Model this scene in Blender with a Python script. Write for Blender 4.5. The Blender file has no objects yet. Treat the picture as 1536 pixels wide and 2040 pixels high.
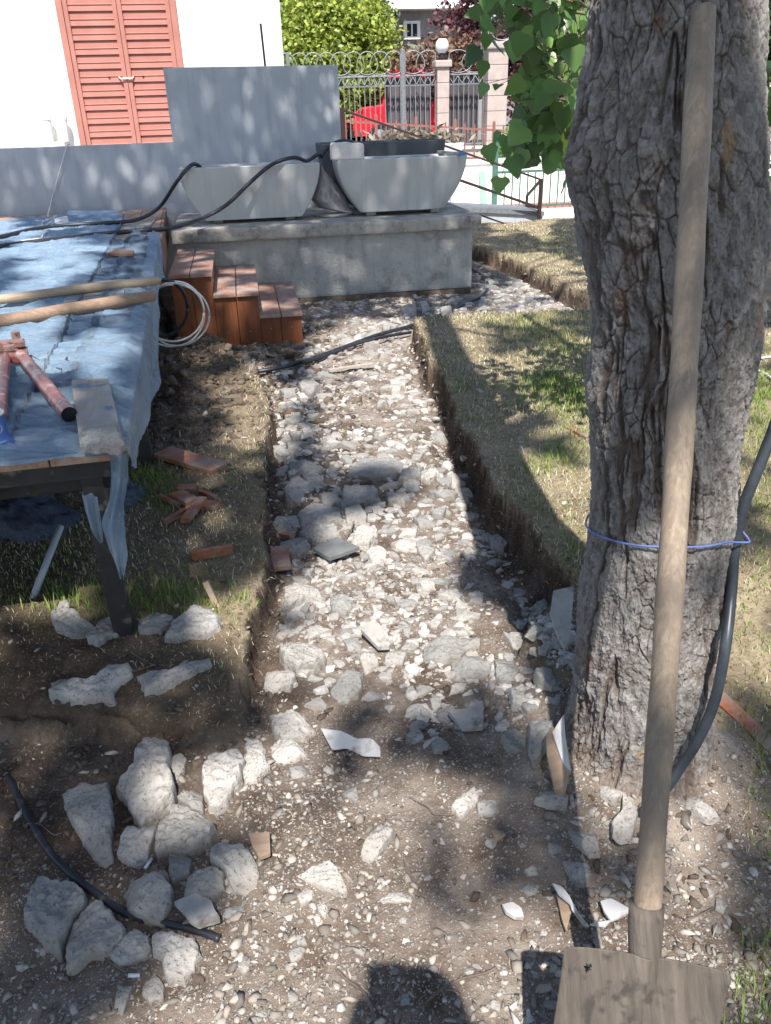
import bpy, bmesh, math, random
import numpy as np
from mathutils import Vector, Matrix
random.seed(7); RNG = np.random.default_rng(7)
SC = bpy.context.scene; COL = SC.collection
rad = math.radians
# ------------------------------------------------------------ camera (calibrated from the photograph)
FPX = 1600.0; CAMZ = 1.5
YAW, PITCH, ROLL = rad(9), rad(26.7), rad(1.75)
_R0 = np.array([math.cos(YAW), -math.sin(YAW), 0.0])
_F = np.array([math.sin(YAW)*math.cos(PITCH), math.cos(YAW)*math.cos(PITCH), -math.sin(PITCH)])
_U0 = np.cross(_R0, _F)
_R = math.cos(ROLL)*_R0 - math.sin(ROLL)*_U0
_U = math.cos(ROLL)*_U0 + math.sin(ROLL)*_R0
_C = np.array([0, 0, CAMZ])
cam = bpy.data.cameras.new('camera'); camo = bpy.data.objects.new('camera', cam); COL.objects.link(camo)
cam.sensor_fit = 'VERTICAL'; cam.sensor_height = 36; cam.sensor_width = 27; cam.lens = 36*FPX/2040
cam.clip_start = 0.02; cam.clip_end = 2000
camo.matrix_world = Matrix(((_R[0], _U[0], -_F[0], 0), (_R[1], _U[1], -_F[1], 0), (_R[2], _U[2], -_F[2], CAMZ), (0, 0, 0, 1)))
SC.camera = camo
# ------------------------------------------------------------ sky, sun, exposure
SUN_AZ, SUN_EL = rad(7.5), rad(56)       # shadows run towards +y, SUN_AZ east of it
w = bpy.data.worlds.new('World'); SC.world = w; w.use_nodes = True
nt = w.node_tree; nt.nodes.clear()
sky = nt.nodes.new('ShaderNodeTexSky'); sky.sky_type = 'NISHITA'; sky.sun_disc = False
sky.sun_elevation = SUN_EL; sky.sun_rotation = math.pi + SUN_AZ
bg = nt.nodes.new('ShaderNodeBackground'); bg.inputs[1].default_value = 0.135
ou = nt.nodes.new('ShaderNodeOutputWorld'); nt.links.new(sky.outputs[0], bg.inputs[0]); nt.links.new(bg.outputs[0], ou.inputs[0])
SUN_DIR = np.array([-math.sin(SUN_AZ)*math.cos(SUN_EL), -math.cos(SUN_AZ)*math.cos(SUN_EL), math.sin(SUN_EL)])  # towards the sun
sl = bpy.data.lights.new('sun', 'SUN'); sl.energy = 5.0; sl.angle = rad(0.55); sl.color = (1.0, 0.95, 0.89)
so = bpy.data.objects.new('sun', sl); COL.objects.link(so)
so.rotation_euler = Vector(SUN_DIR).to_track_quat('Z', 'Y').to_euler(); so.location = (0, -3, 12)
SC.view_settings.view_transform = 'Standard'; SC.view_settings.look = 'None'
SC.view_settings.exposure = 0.8; SC.view_settings.gamma = 1.0
SC.cycles.max_bounces = 6; SC.cycles.transparent_max_bounces = 12

# ------------------------------------------------------------ pixel helpers (photograph pixels 1536 x 2040 -> points in the place)
def ray(px, py): return _F + _R*(px-768)/FPX + _U*(1020-py)/FPX
def P(px, py, z=0.0): d = ray(px, py); return _C + d*((z-CAMZ)/d[2])
def PY(px, py, y): d = ray(px, py); return _C + d*(y/d[1])
def PD(px, py, dist):
    d = ray(px, py); return _C + d*(dist/math.hypot(d[0], d[1]))
def PA(px, py, dep): return _C + ray(px, py)*dep
def to_px(X):
    v = X - _C; wv = v@_F
    return 768+FPX*(v@_R)/wv, 1020-FPX*(v@_U)/wv
# ------------------------------------------------------------ noise
def _h(ix, iy, iz, s):
    h = (ix.astype(np.int64)*374761393 + iy.astype(np.int64)*668265263 + iz.astype(np.int64)*2147483647 + s*974634777) & 0xffffffff
    h = ((h ^ (h >> 13))*1274126177) & 0xffffffff
    h = ((h ^ (h >> 16))*2246822519) & 0xffffffff
    return ((h ^ (h >> 15)) & 0xffffff)/float(0xffffff)
def vn(x, y, z=None, s=0):
    x = np.asarray(x, float); y = np.asarray(y, float)
    if z is None: z = np.zeros_like(x)
    i, j, k = np.floor(x), np.floor(y), np.floor(z)
    u, v, t = x-i, y-j, z-k
    u = u*u*(3-2*u); v = v*v*(3-2*v); t = t*t*(3-2*t)
    r = 0
    for a in (0, 1):
        for b in (0, 1):
            for c in ((0, 1) if np.any(t) else (0,)):
                r = r + _h(i+a, j+b, k+c, s)*(u if a else 1-u)*(v if b else 1-v)*(t if c else 1-t)
    return r
def fbm(x, y, z=None, o=4, s=0, g=0.5):
    r = 0; a = 1; n = 0
    for q in range(o):
        r = r + a*(vn(x*2**q+q*13.7, y*2**q+q*7.3, None if z is None else z*2**q, s+q)-0.5); n += a; a *= g
    return r/n*2          # about -1..1
def worley(x, y, s=0):
    i, j = np.floor(x), np.floor(y)
    f1 = np.full(x.shape, 9.0); f2 = f1.copy(); idn = np.zeros(x.shape)
    z0 = np.zeros_like(i)
    for a in (-1, 0, 1):
        for b in (-1, 0, 1):
            cx = i+a+_h(i+a, j+b, z0, s); cy = j+b+_h(i+a, j+b, z0, s+1)
            d = np.hypot(cx-x, cy-y); c = _h(i+a, j+b, z0, s+2)
            m = d < f1
            f2 = np.where(m, f1, np.minimum(f2, d)); idn = np.where(m, c, idn); f1 = np.where(m, d, f1)
    return f1, f2, idn
def sstep(a, b, x): t = np.clip((x-a)/(b-a), 0, 1); return t*t*(3-2*t)
def sdist(X, Y, poly):
    """signed distance to a polygon, positive inside"""
    poly = np.asarray(poly, float)[:, :2]; d = np.full(X.shape, 1e9); ins = np.zeros(X.shape, bool)
    for k in range(len(poly)):
        a, b = poly[k], poly[(k+1) % len(poly)]; e = b-a; L = e@e
        t = np.clip(((X-a[0])*e[0]+(Y-a[1])*e[1])/max(L, 1e-12), 0, 1)
        d = np.minimum(d, np.hypot(X-a[0]-t*e[0], Y-a[1]-t*e[1]))
        c = ((a[1] > Y) != (b[1] > Y)) & (X < (b[0]-a[0])*(Y-a[1])/((b[1]-a[1]) or 1e-12)+a[0])
        ins ^= c
    return np.where(ins, d, -d)
# ------------------------------------------------------------ materials
class NT:
    def __init__(s, name):
        s.m = bpy.data.materials.new(name); s.m.use_nodes = True; s.t = s.m.node_tree; s.t.nodes.clear()
        s.out = s.n('ShaderNodeOutputMaterial'); s.b = s.n('ShaderNodeBsdfPrincipled'); s.l(s.b.outputs[0], s.out.inputs[0])
        s.tc = s.n('ShaderNodeTexCoord')
    def n(s, k, **kw):
        q = s.t.nodes.new(k)
        for a, v in kw.items(): setattr(q, a, v)
        return q
    def l(s, a, b): s.t.links.new(a, b)
    def inp(s, sock, v):
        if hasattr(v, 'is_linked') or isinstance(v, bpy.types.NodeSocket): s.l(v, sock)
        else:
            if isinstance(v, tuple) and len(v) == 3 and sock.type == 'RGBA': v = v+(1,)
            sock.default_value = v
    def map(s, st=(1, 1, 1), rot=(0, 0, 0), src=None):
        q = s.n('ShaderNodeMapping'); q.inputs['Scale'].default_value = st; q.inputs['Rotation'].default_value = rot
        s.l(src or s.tc.outputs['Object'], q.inputs[0]); return q.outputs[0]
    def noise(s, sc, det=5, ro=0.55, vec=None, dist=0.0):
        q = s.n('ShaderNodeTexNoise'); q.inputs['Scale'].default_value = sc; q.inputs['Detail'].default_value = det
        q.inputs['Roughness'].default_value = ro; q.inputs['Distortion'].default_value = dist
        s.l(vec or s.tc.outputs['Object'], q.inputs[0]); return q.outputs[0]
    def vor(s, sc, vec=None, feat='F1', out=0, rnd=1.0):
        q = s.n('ShaderNodeTexVoronoi', feature=feat); q.inputs['Scale'].default_value = sc; q.inputs['Randomness'].default_value = rnd
        s.l(vec or s.tc.outputs['Object'], q.inputs[0]); return q.outputs[out]
    def ramp(s, f, a, b, va=0.0, vb=1.0):
        q = s.n('ShaderNodeMapRange'); q.clamp = True; s.l(f, q.inputs[0])
        q.inputs[1].default_value = a; q.inputs[2].default_value = b; q.inputs[3].default_value = va; q.inputs[4].default_value = vb
        return q.outputs[0]
    def mix(s, f, a, b, mode='MIX'):
        q = s.n('ShaderNodeMix', data_type='RGBA', blend_type=mode)
        s.inp(q.inputs[0], f); s.inp(q.inputs[6], a); s.inp(q.inputs[7], b); return q.outputs[2]
    def math(s, op, a, b=0.0):
        q = s.n('ShaderNodeMath', operation=op); s.inp(q.inputs[0], a); s.inp(q.inputs[1], b); return q.outputs[0]
    def attr(s, n, out=0):
        q = s.n('ShaderNodeAttribute'); q.attribute_name = n; return q.outputs[out]
    def bump(s, h, st=0.4, d=0.01, nrm=None):
        q = s.n('ShaderNodeBump'); q.inputs['Strength'].default_value = st; q.inputs['Distance'].default_value = d
        s.l(h, q.inputs['Height'])
        if nrm: s.l(nrm, q.inputs['Normal'])
        return q.outputs[0]
    def fin(s, col, rough=0.8, nrm=None, **kw):
        s.inp(s.b.inputs['Base Color'], col); s.inp(s.b.inputs['Roughness'], rough)
        if nrm: s.l(nrm, s.b.inputs['Normal'])
        for k, v in kw.items(): s.inp(s.b.inputs[k.replace('_', ' ')], v)
        return s.m
def simple(name, c1, c2, scale=8, rough=0.8, bump=0.3, bd=0.004, bs=None, st=(1, 1, 1), a=0.35, b=0.65, spots=None, det=6, **kw):
    t = NT(name); v = t.map(st)
    f = t.ramp(t.noise(scale, det, 0.6, v), a, b); col = t.mix(f, c1, c2)
    if spots:
        sc, sca, lo, hi = spots
        col = t.mix(t.ramp(t.noise(sca, 3, 0.6), lo, hi), col, sc)
    h = t.noise(bs or scale*4, 6, 0.65, v)
    return t.fin(col, rough, t.bump(h, bump, bd), **kw)
MT = {}
def wood(name, c1, c2, ax=0, scale=6, rough=0.6, dirt=None, spec=0.4, grain=14):
    t = NT(name); st = [grain]*3; st[ax] = 0.8; v = t.map(tuple(st))
    g = t.noise(scale, 5, 0.6, v, 0.6); col = t.mix(t.ramp(g, 0.3, 0.7), c1, c2)
    col = t.mix(t.ramp(t.noise(1.8, 3), 0.35, 0.7, 0, 0.5), col, tuple(q*0.55 for q in c1))
    if dirt:
        d = t.ramp(t.noise(9, 6, 0.7), 0.42, 0.62, 0, 0.85); col = t.mix(d, col, dirt)
    t.b.inputs['Specular IOR Level'].default_value = spec
    return t.fin(col, rough, t.bump(g, 0.25, 0.002))
for ax, nm in enumerate('xyz'):
    MT['redwood_'+nm] = wood('red_wood_'+nm, (0.235, 0.075, 0.035), (0.36, 0.13, 0.055), ax, dirt=(0.28, 0.22, 0.18), rough=0.45)
    MT['stepwood_'+nm] = wood('step_wood_'+nm, (0.15, 0.053, 0.026), (0.27, 0.095, 0.04), ax, rough=0.38)
MT['treadwood'] = wood('tread_wood', (0.27, 0.13, 0.085), (0.38, 0.2, 0.14), 1, dirt=(0.36, 0.3, 0.26), rough=0.5)
MT['deckwood'] = wood('deck_wood', (0.30, 0.16, 0.09), (0.48, 0.28, 0.17), 1, dirt=(0.42, 0.35, 0.3), rough=0.6)
MT['handle'] = wood('handle_wood', (0.21, 0.16, 0.115), (0.40, 0.32, 0.235), 2, scale=3, rough=0.55, dirt=(0.20, 0.16, 0.125), grain=46)
MT['handle_x'] = wood('handle_wood_side', (0.34, 0.25, 0.165), (0.50, 0.39, 0.28), 0, scale=3, rough=0.5, dirt=(0.36, 0.27, 0.19), grain=30)
MT['oldwood'] = wood('weathered_board', (0.33, 0.28, 0.22), (0.5, 0.43, 0.36), 1, rough=0.9, dirt=(0.36, 0.35, 0.34))
def concrete(name, c1, c2, hole=0.6, sc=9, spk=(0.13, 0.12, 0.11)):
    t = NT(name); n1 = t.noise(sc, 8, 0.65); col = t.mix(t.ramp(n1, 0.3, 0.7), c1, c2)
    pits = t.ramp(t.vor(85), 0.16, 0.26, 1, 0); pm = t.ramp(t.noise(40, 3), 0.48, 0.56)
    col = t.mix(t.math('MULTIPLY', t.math('MULTIPLY', pits, pm), hole), col, spk)
    col = t.mix(t.math('MULTIPLY', t.ramp(t.noise(210, 4, 0.75), 0.54, 0.62), 0.55), col, (0.16, 0.15, 0.14))
    col = t.mix(t.math('MULTIPLY', t.ramp(t.noise(28, 6, 0.7), 0.42, 0.66), 0.45), col, tuple(q*0.55 for q in c1))
    col = t.mix(t.ramp(t.noise(5, 5, 0.7), 0.47, 0.70, 0, 0.75), col, (0.22, 0.175, 0.14))
    oi = t.n('ShaderNodeObjectInfo'); col = t.mix(t.ramp(oi.outputs['Random'], 0, 1, 0, 0.38), col, (0.22, 0.20, 0.175))
    agg = t.ramp(t.vor(38), 0.0, 0.45)
    h = t.math('ADD', t.math('MULTIPLY', t.noise(60, 8, 0.7), 1.0), t.math('MULTIPLY', agg, 0.5))
    h = t.math('SUBTRACT', h, t.math('MULTIPLY', pits, 0.4))
    t.b.inputs['Specular IOR Level'].default_value = 0.25
    return t.fin(col, 0.92, t.bump(h, 0.9, 0.008))
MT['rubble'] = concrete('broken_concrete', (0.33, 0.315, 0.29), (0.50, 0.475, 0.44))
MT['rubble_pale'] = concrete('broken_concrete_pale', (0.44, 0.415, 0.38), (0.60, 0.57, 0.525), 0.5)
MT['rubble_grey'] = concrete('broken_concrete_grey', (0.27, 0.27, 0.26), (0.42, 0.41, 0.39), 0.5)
MT['mortar'] = concrete('spilled_mortar', (0.34, 0.335, 0.32), (0.50, 0.485, 0.46), 0.5, 14)
MT['tile'] = simple('old_tile', (0.27, 0.26, 0.24), (0.42, 0.40, 0.365), 12, 0.8, 0.5, 0.003, spots=((0.17, 0.14, 0.115), 16, 0.55, 0.68))
MT['tile_white'] = simple('white_glazed_shard', (0.44, 0.43, 0.42), (0.56, 0.55, 0.535), 14, 0.4, 0.3, 0.002, spots=((0.3, 0.24, 0.19), 16, 0.56, 0.68))
MT['tile_dark'] = simple('slate_tile', (0.10, 0.105, 0.105), (0.16, 0.165, 0.16), 10, 0.7, 0.2, 0.002)
MT['cardboard'] = simple('brown_board', (0.26, 0.18, 0.12), (0.36, 0.26, 0.18), 8, 0.85, 0.2, 0.002, st=(1, 8, 1))
MT['steel'] = simple('black_painted_steel', (0.018, 0.018, 0.02), (0.04, 0.038, 0.036), 10, 0.45, 0.15, 0.002, spots=((0.17, 0.15, 0.13), 14, 0.6, 0.72))
MT['rubber'] = simple('black_cable_rubber', (0.012, 0.013, 0.018), (0.03, 0.032, 0.04), 12, 0.42, 0.1, 0.001, spots=((0.12, 0.11, 0.1), 20, 0.62, 0.75))
MT['whitecable'] = simple('white_cable', (0.6, 0.6, 0.6), (0.72, 0.72, 0.72), 12, 0.4, 0.1, 0.001)
MT['twine'] = simple('blue_twine', (0.10, 0.16, 0.42), (0.16, 0.24, 0.55), 60, 0.7, 0.4, 0.001)
MT['rope'] = simple('white_rope', (0.6, 0.59, 0.56), (0.75, 0.74, 0.7), 60, 0.8, 0.4, 0.002)
def plaster(name, c1, c2, sc=60, st=0.5, d=0.004, stain=None):
    t = NT(name); col = t.mix(t.ramp(t.noise(2.5, 6, 0.6), 0.3, 0.7), c1, c2)
    col = t.mix(t.ramp(t.noise(2.2, 5, 0.7, t.map((5, 5, .45))), 0.48, 0.72, 0, 0.45), col, tuple(q*.62 for q in c1))
    if stain: col = t.mix(t.ramp(t.noise(3.5, 8, 0.75), 0.5, 0.66, 0, 0.85), col, stain)
    h = t.noise(sc, 5, 0.7)
    return t.fin(col, 0.9, t.bump(h, st, d))
MT['greywall'] = plaster('grey_plaster', (0.40, 0.42, 0.45), (0.46, 0.48, 0.51))
MT['whitewall'] = plaster('white_render', (0.78, 0.77, 0.75), (0.84, 0.83, 0.81), 40)
MT['plinthwall'] = plaster('rough_plinth_render', (0.40, 0.40, 0.38), (0.52, 0.51, 0.48), 42, 1.0, 0.02, (0.21, 0.205, 0.20))
MT['slab'] = plaster('stained_coping', (0.36, 0.34, 0.30), (0.44, 0.41, 0.37), 50, 0.8, 0.008, (0.07, 0.07, 0.07))
MT['planter'] = plaster('pale_planter_paint', (0.46, 0.46, 0.45), (0.52, 0.52, 0.51), 22, 0.45, 0.006)
MT['planter_dark'] = plaster('dark_planter_paint', (0.085, 0.09, 0.10), (0.12, 0.125, 0.135), 40, 0.5, 0.005)
MT['block'] = plaster('pale_stone_block', (0.62, 0.59, 0.55), (0.72, 0.69, 0.66), 20, 0.6, 0.008)
MT['redpaint'] = simple('faded_red_door_paint', (0.38, 0.155, 0.122), (0.44, 0.19, 0.152), 5, 0.6, 0.1, 0.002)
MT['darkred'] = simple('dark_red_rail_paint', (0.022, 0.009, 0.009), (0.038, 0.014, 0.013), 20, 0.6, 0.1, 0.002)
MT['rustred'] = simple('rust_red_rail_paint', (0.22, 0.085, 0.07), (0.30, 0.13, 0.105), 20, 0.7, 0.1, 0.002)
MT['greenpaint'] = simple('green_rail_paint', (0.04, 0.11, 0.08), (0.06, 0.15, 0.11), 20, 0.5, 0.1, 0.002)
MT['silver'] = simple('silver_iron', (0.22, 0.23, 0.25), (0.36, 0.37, 0.39), 20, 0.5, 0.1, 0.002, Metallic=0.3)
MT['greyiron'] = simple('grey_iron', (0.13, 0.14, 0.15), (0.2, 0.21, 0.22), 20, 0.5, 0.1, 0.002)
MT['pinkstone'] = simple('pink_pillar_stone', (0.40, 0.325, 0.29), (0.48, 0.395, 0.35), 6, 0.85, 0.3, 0.005)
MT['dark'] = simple('dark_sheet', (0.05, 0.05, 0.055), (0.1, 0.1, 0.11), 3, 0.6, 0.1, 0.01, st=(12, 12, 0.4))
MT['asphalt'] = simple('asphalt', (0.05, 0.05, 0.055), (0.08, 0.08, 0.085), 20, 0.95, 0.5, 0.01)
MT['paving'] = simple('pale_paving', (0.55, 0.53, 0.50), (0.64, 0.62, 0.59), 6, 0.9, 0.2, 0.005)
MT['carred'] = simple('red_car_paint', (0.55, 0.015, 0.03), (0.6, 0.02, 0.035), 2, 0.25, 0.0, 0.001, Coat_Weight=0.6)
MT['carblack'] = simple('black_car_trim', (0.012, 0.012, 0.014), (0.02, 0.02, 0.022), 4, 0.3, 0.0, 0.001)
MT['glass'] = simple('dark_glass', (0.02, 0.03, 0.04), (0.03, 0.04, 0.05), 4, 0.08, 0.0, 0.001)
MT['soilmound'] = simple('dug_earth', (0.07, 0.05, 0.037), (0.17, 0.13, 0.095), 14, 0.98, 0.9, 0.012)
MT['rooftile'] = simple('grey_roof_sheet', (0.2, 0.2, 0.21), (0.28, 0.28, 0.29), 6, 0.7, 0.2, 0.01)
MT['housegrey'] = simple('grey_house_render', (0.22, 0.21, 0.22), (0.27, 0.26, 0.27), 4, 0.9, 0.2, 0.004)
MT['bag'] = simple('dark_woven_sack', (0.03, 0.04, 0.065), (0.07, 0.085, 0.12), 90, 0.6, 0.6, 0.004)
MT['greybag'] = simple('translucent_grey_bag', (0.26, 0.25, 0.25), (0.42, 0.41, 0.40), 7, 0.35, 0.6, 0.02)
MT['pvc'] = simple('grey_plastic_pipe', (0.36, 0.39, 0.43), (0.44, 0.47, 0.5), 10, 0.4, 0.1, 0.001)
MT['rusty'] = simple('rust_brown_metal', (0.22, 0.12, 0.10), (0.36, 0.22, 0.19), 18, 0.45, 0.5, 0.003, Metallic=0.35, spots=((0.09, 0.05, 0.045), 30, 0.55, 0.66))
MT['redtube'] = simple('worn_red_tube', (0.36, 0.10, 0.09), (0.52, 0.26, 0.21), 16, 0.3, 0.4, 0.003, Metallic=0.4, spots=((0.62, 0.47, 0.4), 22, 0.56, 0.62))
MT['spade'] = simple('muddy_spade_steel', (0.06, 0.05, 0.042), (0.165, 0.137, 0.112), 11, 0.72, 0.8, 0.004, Metallic=0.1, st=(5.5, 1, 0.22), a=.3, b=.7, spots=((0.055, 0.046, 0.04), 26, 0.55, 0.68))
# ------------------------------------------------------------ mesh building
class MB:
    def __init__(s): s.v = []; s.f = []
    def add(s, V, Fc):
        o = len(s.v); s.v += [tuple(map(float, q)) for q in V]; s.f += [tuple(i+o for i in q) for q in Fc]; return s
    def box(s, lo, hi, rot=None, c=None):
        V = [(x, y, z) for x in (lo[0], hi[0]) for y in (lo[1], hi[1]) for z in (lo[2], hi[2])]
        if rot is not None:
            V = [tuple((rot @ Vector(q)) + Vector(c or (0, 0, 0))) for q in V]
        return s.add(V, [(0, 1, 3, 2), (4, 6, 7, 5), (0, 4, 5, 1), (2, 3, 7, 6), (0, 2, 6, 4), (1, 5, 7, 3)])
    def bar(s, a, b, wd, ht=None, up=(0, 0, 1)):
        a = Vector(a); b = Vector(b); d = b-a; L = d.length; d.normalize(); up = Vector(up)
        if abs(d.dot(up)) > 0.99: up = Vector((0, 1, 0))
        sd = d.cross(up).normalized(); u2 = sd.cross(d); m = Matrix((d, sd, u2)).transposed()
        ht = ht or wd
        return s.box((0, -wd/2, -ht/2), (L, wd/2, ht/2), m, a)
    def tube(s, pts, r, seg=10, cap=True):
        pts = [Vector(q) for q in pts]; n = len(pts); rr = r if hasattr(r, '__len__') else [r]*n
        V = []; nrm = None
        for i, q in enumerate(pts):
            t = (pts[min(i+1, n-1)]-pts[max(i-1, 0)]).normalized()
            if nrm is None: nrm = t.orthogonal().normalized()
            nrm = (nrm - t*nrm.dot(t)); nrm = nrm.normalized() if nrm.length > 1e-6 else t.orthogonal().normalized()
            bn = t.cross(nrm)
            for k in range(seg):
                a = 2*math.pi*k/seg; V.append(q+(nrm*math.cos(a)+bn*math.sin(a))*rr[i])
        Fc = [(i*seg+k, i*seg+(k+1) % seg, (i+1)*seg+(k+1) % seg, (i+1)*seg+k) for i in range(n-1) for k in range(seg)]
        if cap: Fc += [tuple(range(seg))[::-1], tuple((n-1)*seg+k for k in range(seg))]
        return s.add(V, Fc)
    def lathe(s, prof, c, seg=24):
        V = []
        for r, z in prof:
            for k in range(seg): a = 2*math.pi*k/seg; V.append((c[0]+r*math.cos(a), c[1]+r*math.sin(a), c[2]+z))
        return s.add(V, [(i*seg+k, i*seg+(k+1) % seg, (i+1)*seg+(k+1) % seg, (i+1)*seg+k) for i in range(len(prof)-1) for k in range(seg)])
def spl(pts, n=8):
    """Catmull-Rom through pts"""
    p = [Vector(q) for q in pts]; p = [p[0]*2-p[1]]+p+[p[-1]*2-p[-2]]; out = []
    for i in range(1, len(p)-2):
        for k in range(n):
            t = k/n; a, b, c, d = p[i-1:i+3]
            out.append(0.5*((2*b)+(c-a)*t+(2*a-5*b+4*c-d)*t*t+(3*b-a-3*c+d)*t**3))
    return out+[p[-2]]
def props(o, label=None, cat=None, group=None, kind=None):
    if label: o['label'] = label
    if cat: o['category'] = cat
    if group: o['group'] = group
    if kind: o['kind'] = kind
    return o
def thing(name, label, cat, loc=(0, 0, 0), group=None):
    o = bpy.data.objects.new(name, None); COL.objects.link(o); o.location = tuple(map(float, loc)); o.empty_display_size = 0.1
    return props(o, label, cat, group)
_OFF = {}
def put(name, mb, mat, parent=None, base=None, smooth=False, bevel=0, label=None, cat=None, group=None, kind=None, cols=None, sharp=None):
    """one mesh object; geometry is given in world coordinates, the origin goes to base (or the parent's)"""
    me = bpy.data.meshes.new(name)
    V = np.array(mb.v if isinstance(mb, MB) else mb[0], float).reshape(-1, 3)
    Fc = mb.f if isinstance(mb, MB) else mb[1]
    po = np.array(_OFF[parent.name]) if parent is not None and parent.name in _OFF else (np.array(parent.location) if parent is not None else np.zeros(3))
    if base is None and parent is None:
        base = ((V[:, 0].min()+V[:, 0].max())/2, (V[:, 1].min()+V[:, 1].max())/2, V[:, 2].min())
    org = np.array(base, float) if base is not None else po
    V = V-org
    if isinstance(Fc, np.ndarray):
        k = Fc.shape[1]; me.vertices.add(len(V)); me.vertices.foreach_set('co', V.astype(np.float32).ravel())
        me.loops.add(Fc.size); me.loops.foreach_set('vertex_index', Fc.astype(np.int32).ravel())
        me.polygons.add(len(Fc)); me.polygons.foreach_set('loop_start', np.arange(0, Fc.size, k, dtype=np.int32))
        me.update(calc_edges=True)
    else:
        me.from_pydata([tuple(q) for q in V], [], Fc); me.update()
    if bevel:
        bm = bmesh.new(); bm.from_mesh(me)
        bmesh.ops.bevel(bm, geom=list(bm.edges)+list(bm.verts), offset=bevel, segments=2, affect='EDGES', profile=0.6, clamp_overlap=True)
        bm.to_mesh(me); bm.free()
    if cols is not None:
        ca = me.color_attributes.new('Col', 'FLOAT_COLOR', 'POINT')
        c4 = np.ones((len(V), 4), np.float32); c4[:, :3] = cols; ca.data.foreach_set('color', c4.ravel())
    if smooth:
        me.polygons.foreach_set('use_smooth', np.ones(len(me.polygons), bool))
        if sharp: me.set_sharp_from_angle(angle=rad(sharp))
    me.validate()
    me.materials.append(mat)
    o = bpy.data.objects.new(name, me); COL.objects.link(o)
    if parent is not None: o.parent = parent
    o.location = tuple(org-po); _OFF[o.name] = tuple(org)
    return props(o, label, cat, group, kind)
# ------------------------------------------------------------ GROUND
def PL(pts, z): return [P(a, b, z) for a, b in pts]
TRUNK = np.array([PD(1306, 1020, 1.63)[0], PD(1306, 1020, 1.63)[1]])
polyR = PL([(826, 648), (856, 722), (896, 782), (918, 850), (958, 930), (1008, 1010), (1072, 1090), (1138, 1170)], 0.13) + [np.array([TRUNK[0]-0.12, 1.85, 0]), np.array([TRUNK[0]-0.08, 1.45, 0]), np.array([TRUNK[0]+0.5, 1.30, 0]), np.array([6, 1.1, 0]), np.array([60, 2, 0]), np.array([60, 5.0, 0])] + PL([(1536, 606), (1175, 624), (1020, 630), (905, 634)], 0.13)
polyF = PL([(946, 488), (1010, 512), (1062, 536), (1120, 566), (1178, 594), (1536, 650)], 0.14) + [np.array([60, 5.6, 0]), np.array([60, 10.55, 0]), np.array([-1.9, 10.55, 0]), np.array([-1.9, 9, 0])]
polyL = PL([(524, 765), (538, 830), (532, 900), (529, 1000), (526, 1100), (522, 1180), (503, 1240), (492, 1330), (472, 1425), (380, 1450), (250, 1420), (60, 1425), (-500, 1440)], 0.09) + [np.array([-6, 1.5, 0]), np.array([-6, 6.9, 0]), np.array([-0.7, 6.9, 0])] + PL([(330, 690), (430, 700), (500, 738)], 0.09)
def regions(X, Y):
    wx = 0.035*fbm(X*4, Y*4, o=4, s=11) + 0.014*fbm(X*20, Y*20, o=3, s=12)
    r = sdist(X, Y, polyR)+wx; f = sdist(X, Y, polyF)+wx*1.4; l = sdist(X, Y, polyL)+wx*0.9
    return r, f, l
def gh(X, Y, full=False):
    X = np.asarray(X, float); Y = np.asarray(Y, float)
    r, f, l = regions(X, Y)
    hr = 0.165*sstep(1.45, 2.1, Y)*sstep(-0.020, 0.006, r)+0.05*sstep(-0.25, 0.1, r)*(1-sstep(1.45, 2.1, Y))
    hf = 0.15*sstep(-0.03, 0.010, f)
    hl = 0.11*sstep(-0.018, 0.006, l)*sstep(1.55, 1.9, Y)+0.04*sstep(-0.15, 0.05, l)*(1-sstep(1.55, 1.9, Y))
    lawn = np.maximum(np.maximum(sstep(-0.03, 0.01, r), sstep(-0.04, 0.01, f)), sstep(-0.03, 0.01, l))
    n = 0.02*fbm(X*1.7, Y*1.7, o=3, s=1)+0.010*fbm(X*9, Y*9, o=4, s=2)+0.004*fbm(X*40, Y*40, o=3, s=3)
    h = np.maximum(np.maximum(hr, hf), hl)+n
    ed = np.exp(-((r+0.06)/0.05)**2)+np.exp(-((l+0.07)/0.045)**2)
    h = h-0.03*ed*sstep(1.9, 2.2, Y)
    # earth heaped below the steps
    m = np.exp(-(((X+0.12)/0.42)**2+((Y-5.3)/0.30)**2))
    h = h+m*(0.06+0.08*np.abs(fbm(X*5, Y*5, o=5, s=5)))
    # dug earth mound at the left
    m2 = np.exp(-(((X+1.15)/0.22)**2+((Y-1.95)/0.18)**2)); h = h+m2*(0.10+0.08*fbm(X*12, Y*12, o=4, s=6))
    dl = np.maximum(0, l*4)*np.exp(-((X+0.6)/0.4)**2)*np.exp(-((Y-4.4)/0.9)**2); h = h+0.03*np.clip(dl, 0, 1)*fbm(X*14, Y*14, o=4, s=7)*2
    tr = np.hypot(X-TRUNK[0], Y-TRUNK[1]); h = h+0.11*np.exp(-(np.maximum(tr-0.16, 0)/0.15)**2)*sstep(0.3, 0.0, tr*0)*0.8
    # cracks at the left bank
    h = h-0.05*np.exp(-((np.abs(l-0.015))/0.015)**2)*sstep(0.0, 0.3, fbm(X*6, Y*6, o=2, s=8))
    if full: return h, r, f, l, lawn
    return h
def axis(segs):
    out = [segs[0][0]]
    for a, b, d0, d1 in segs:
        x = a
        while x < b-1e-6:
            t = (x-a)/(b-a); x += d0+(d1-d0)*t; out.append(min(x, b))
    return np.array(out)
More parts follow.
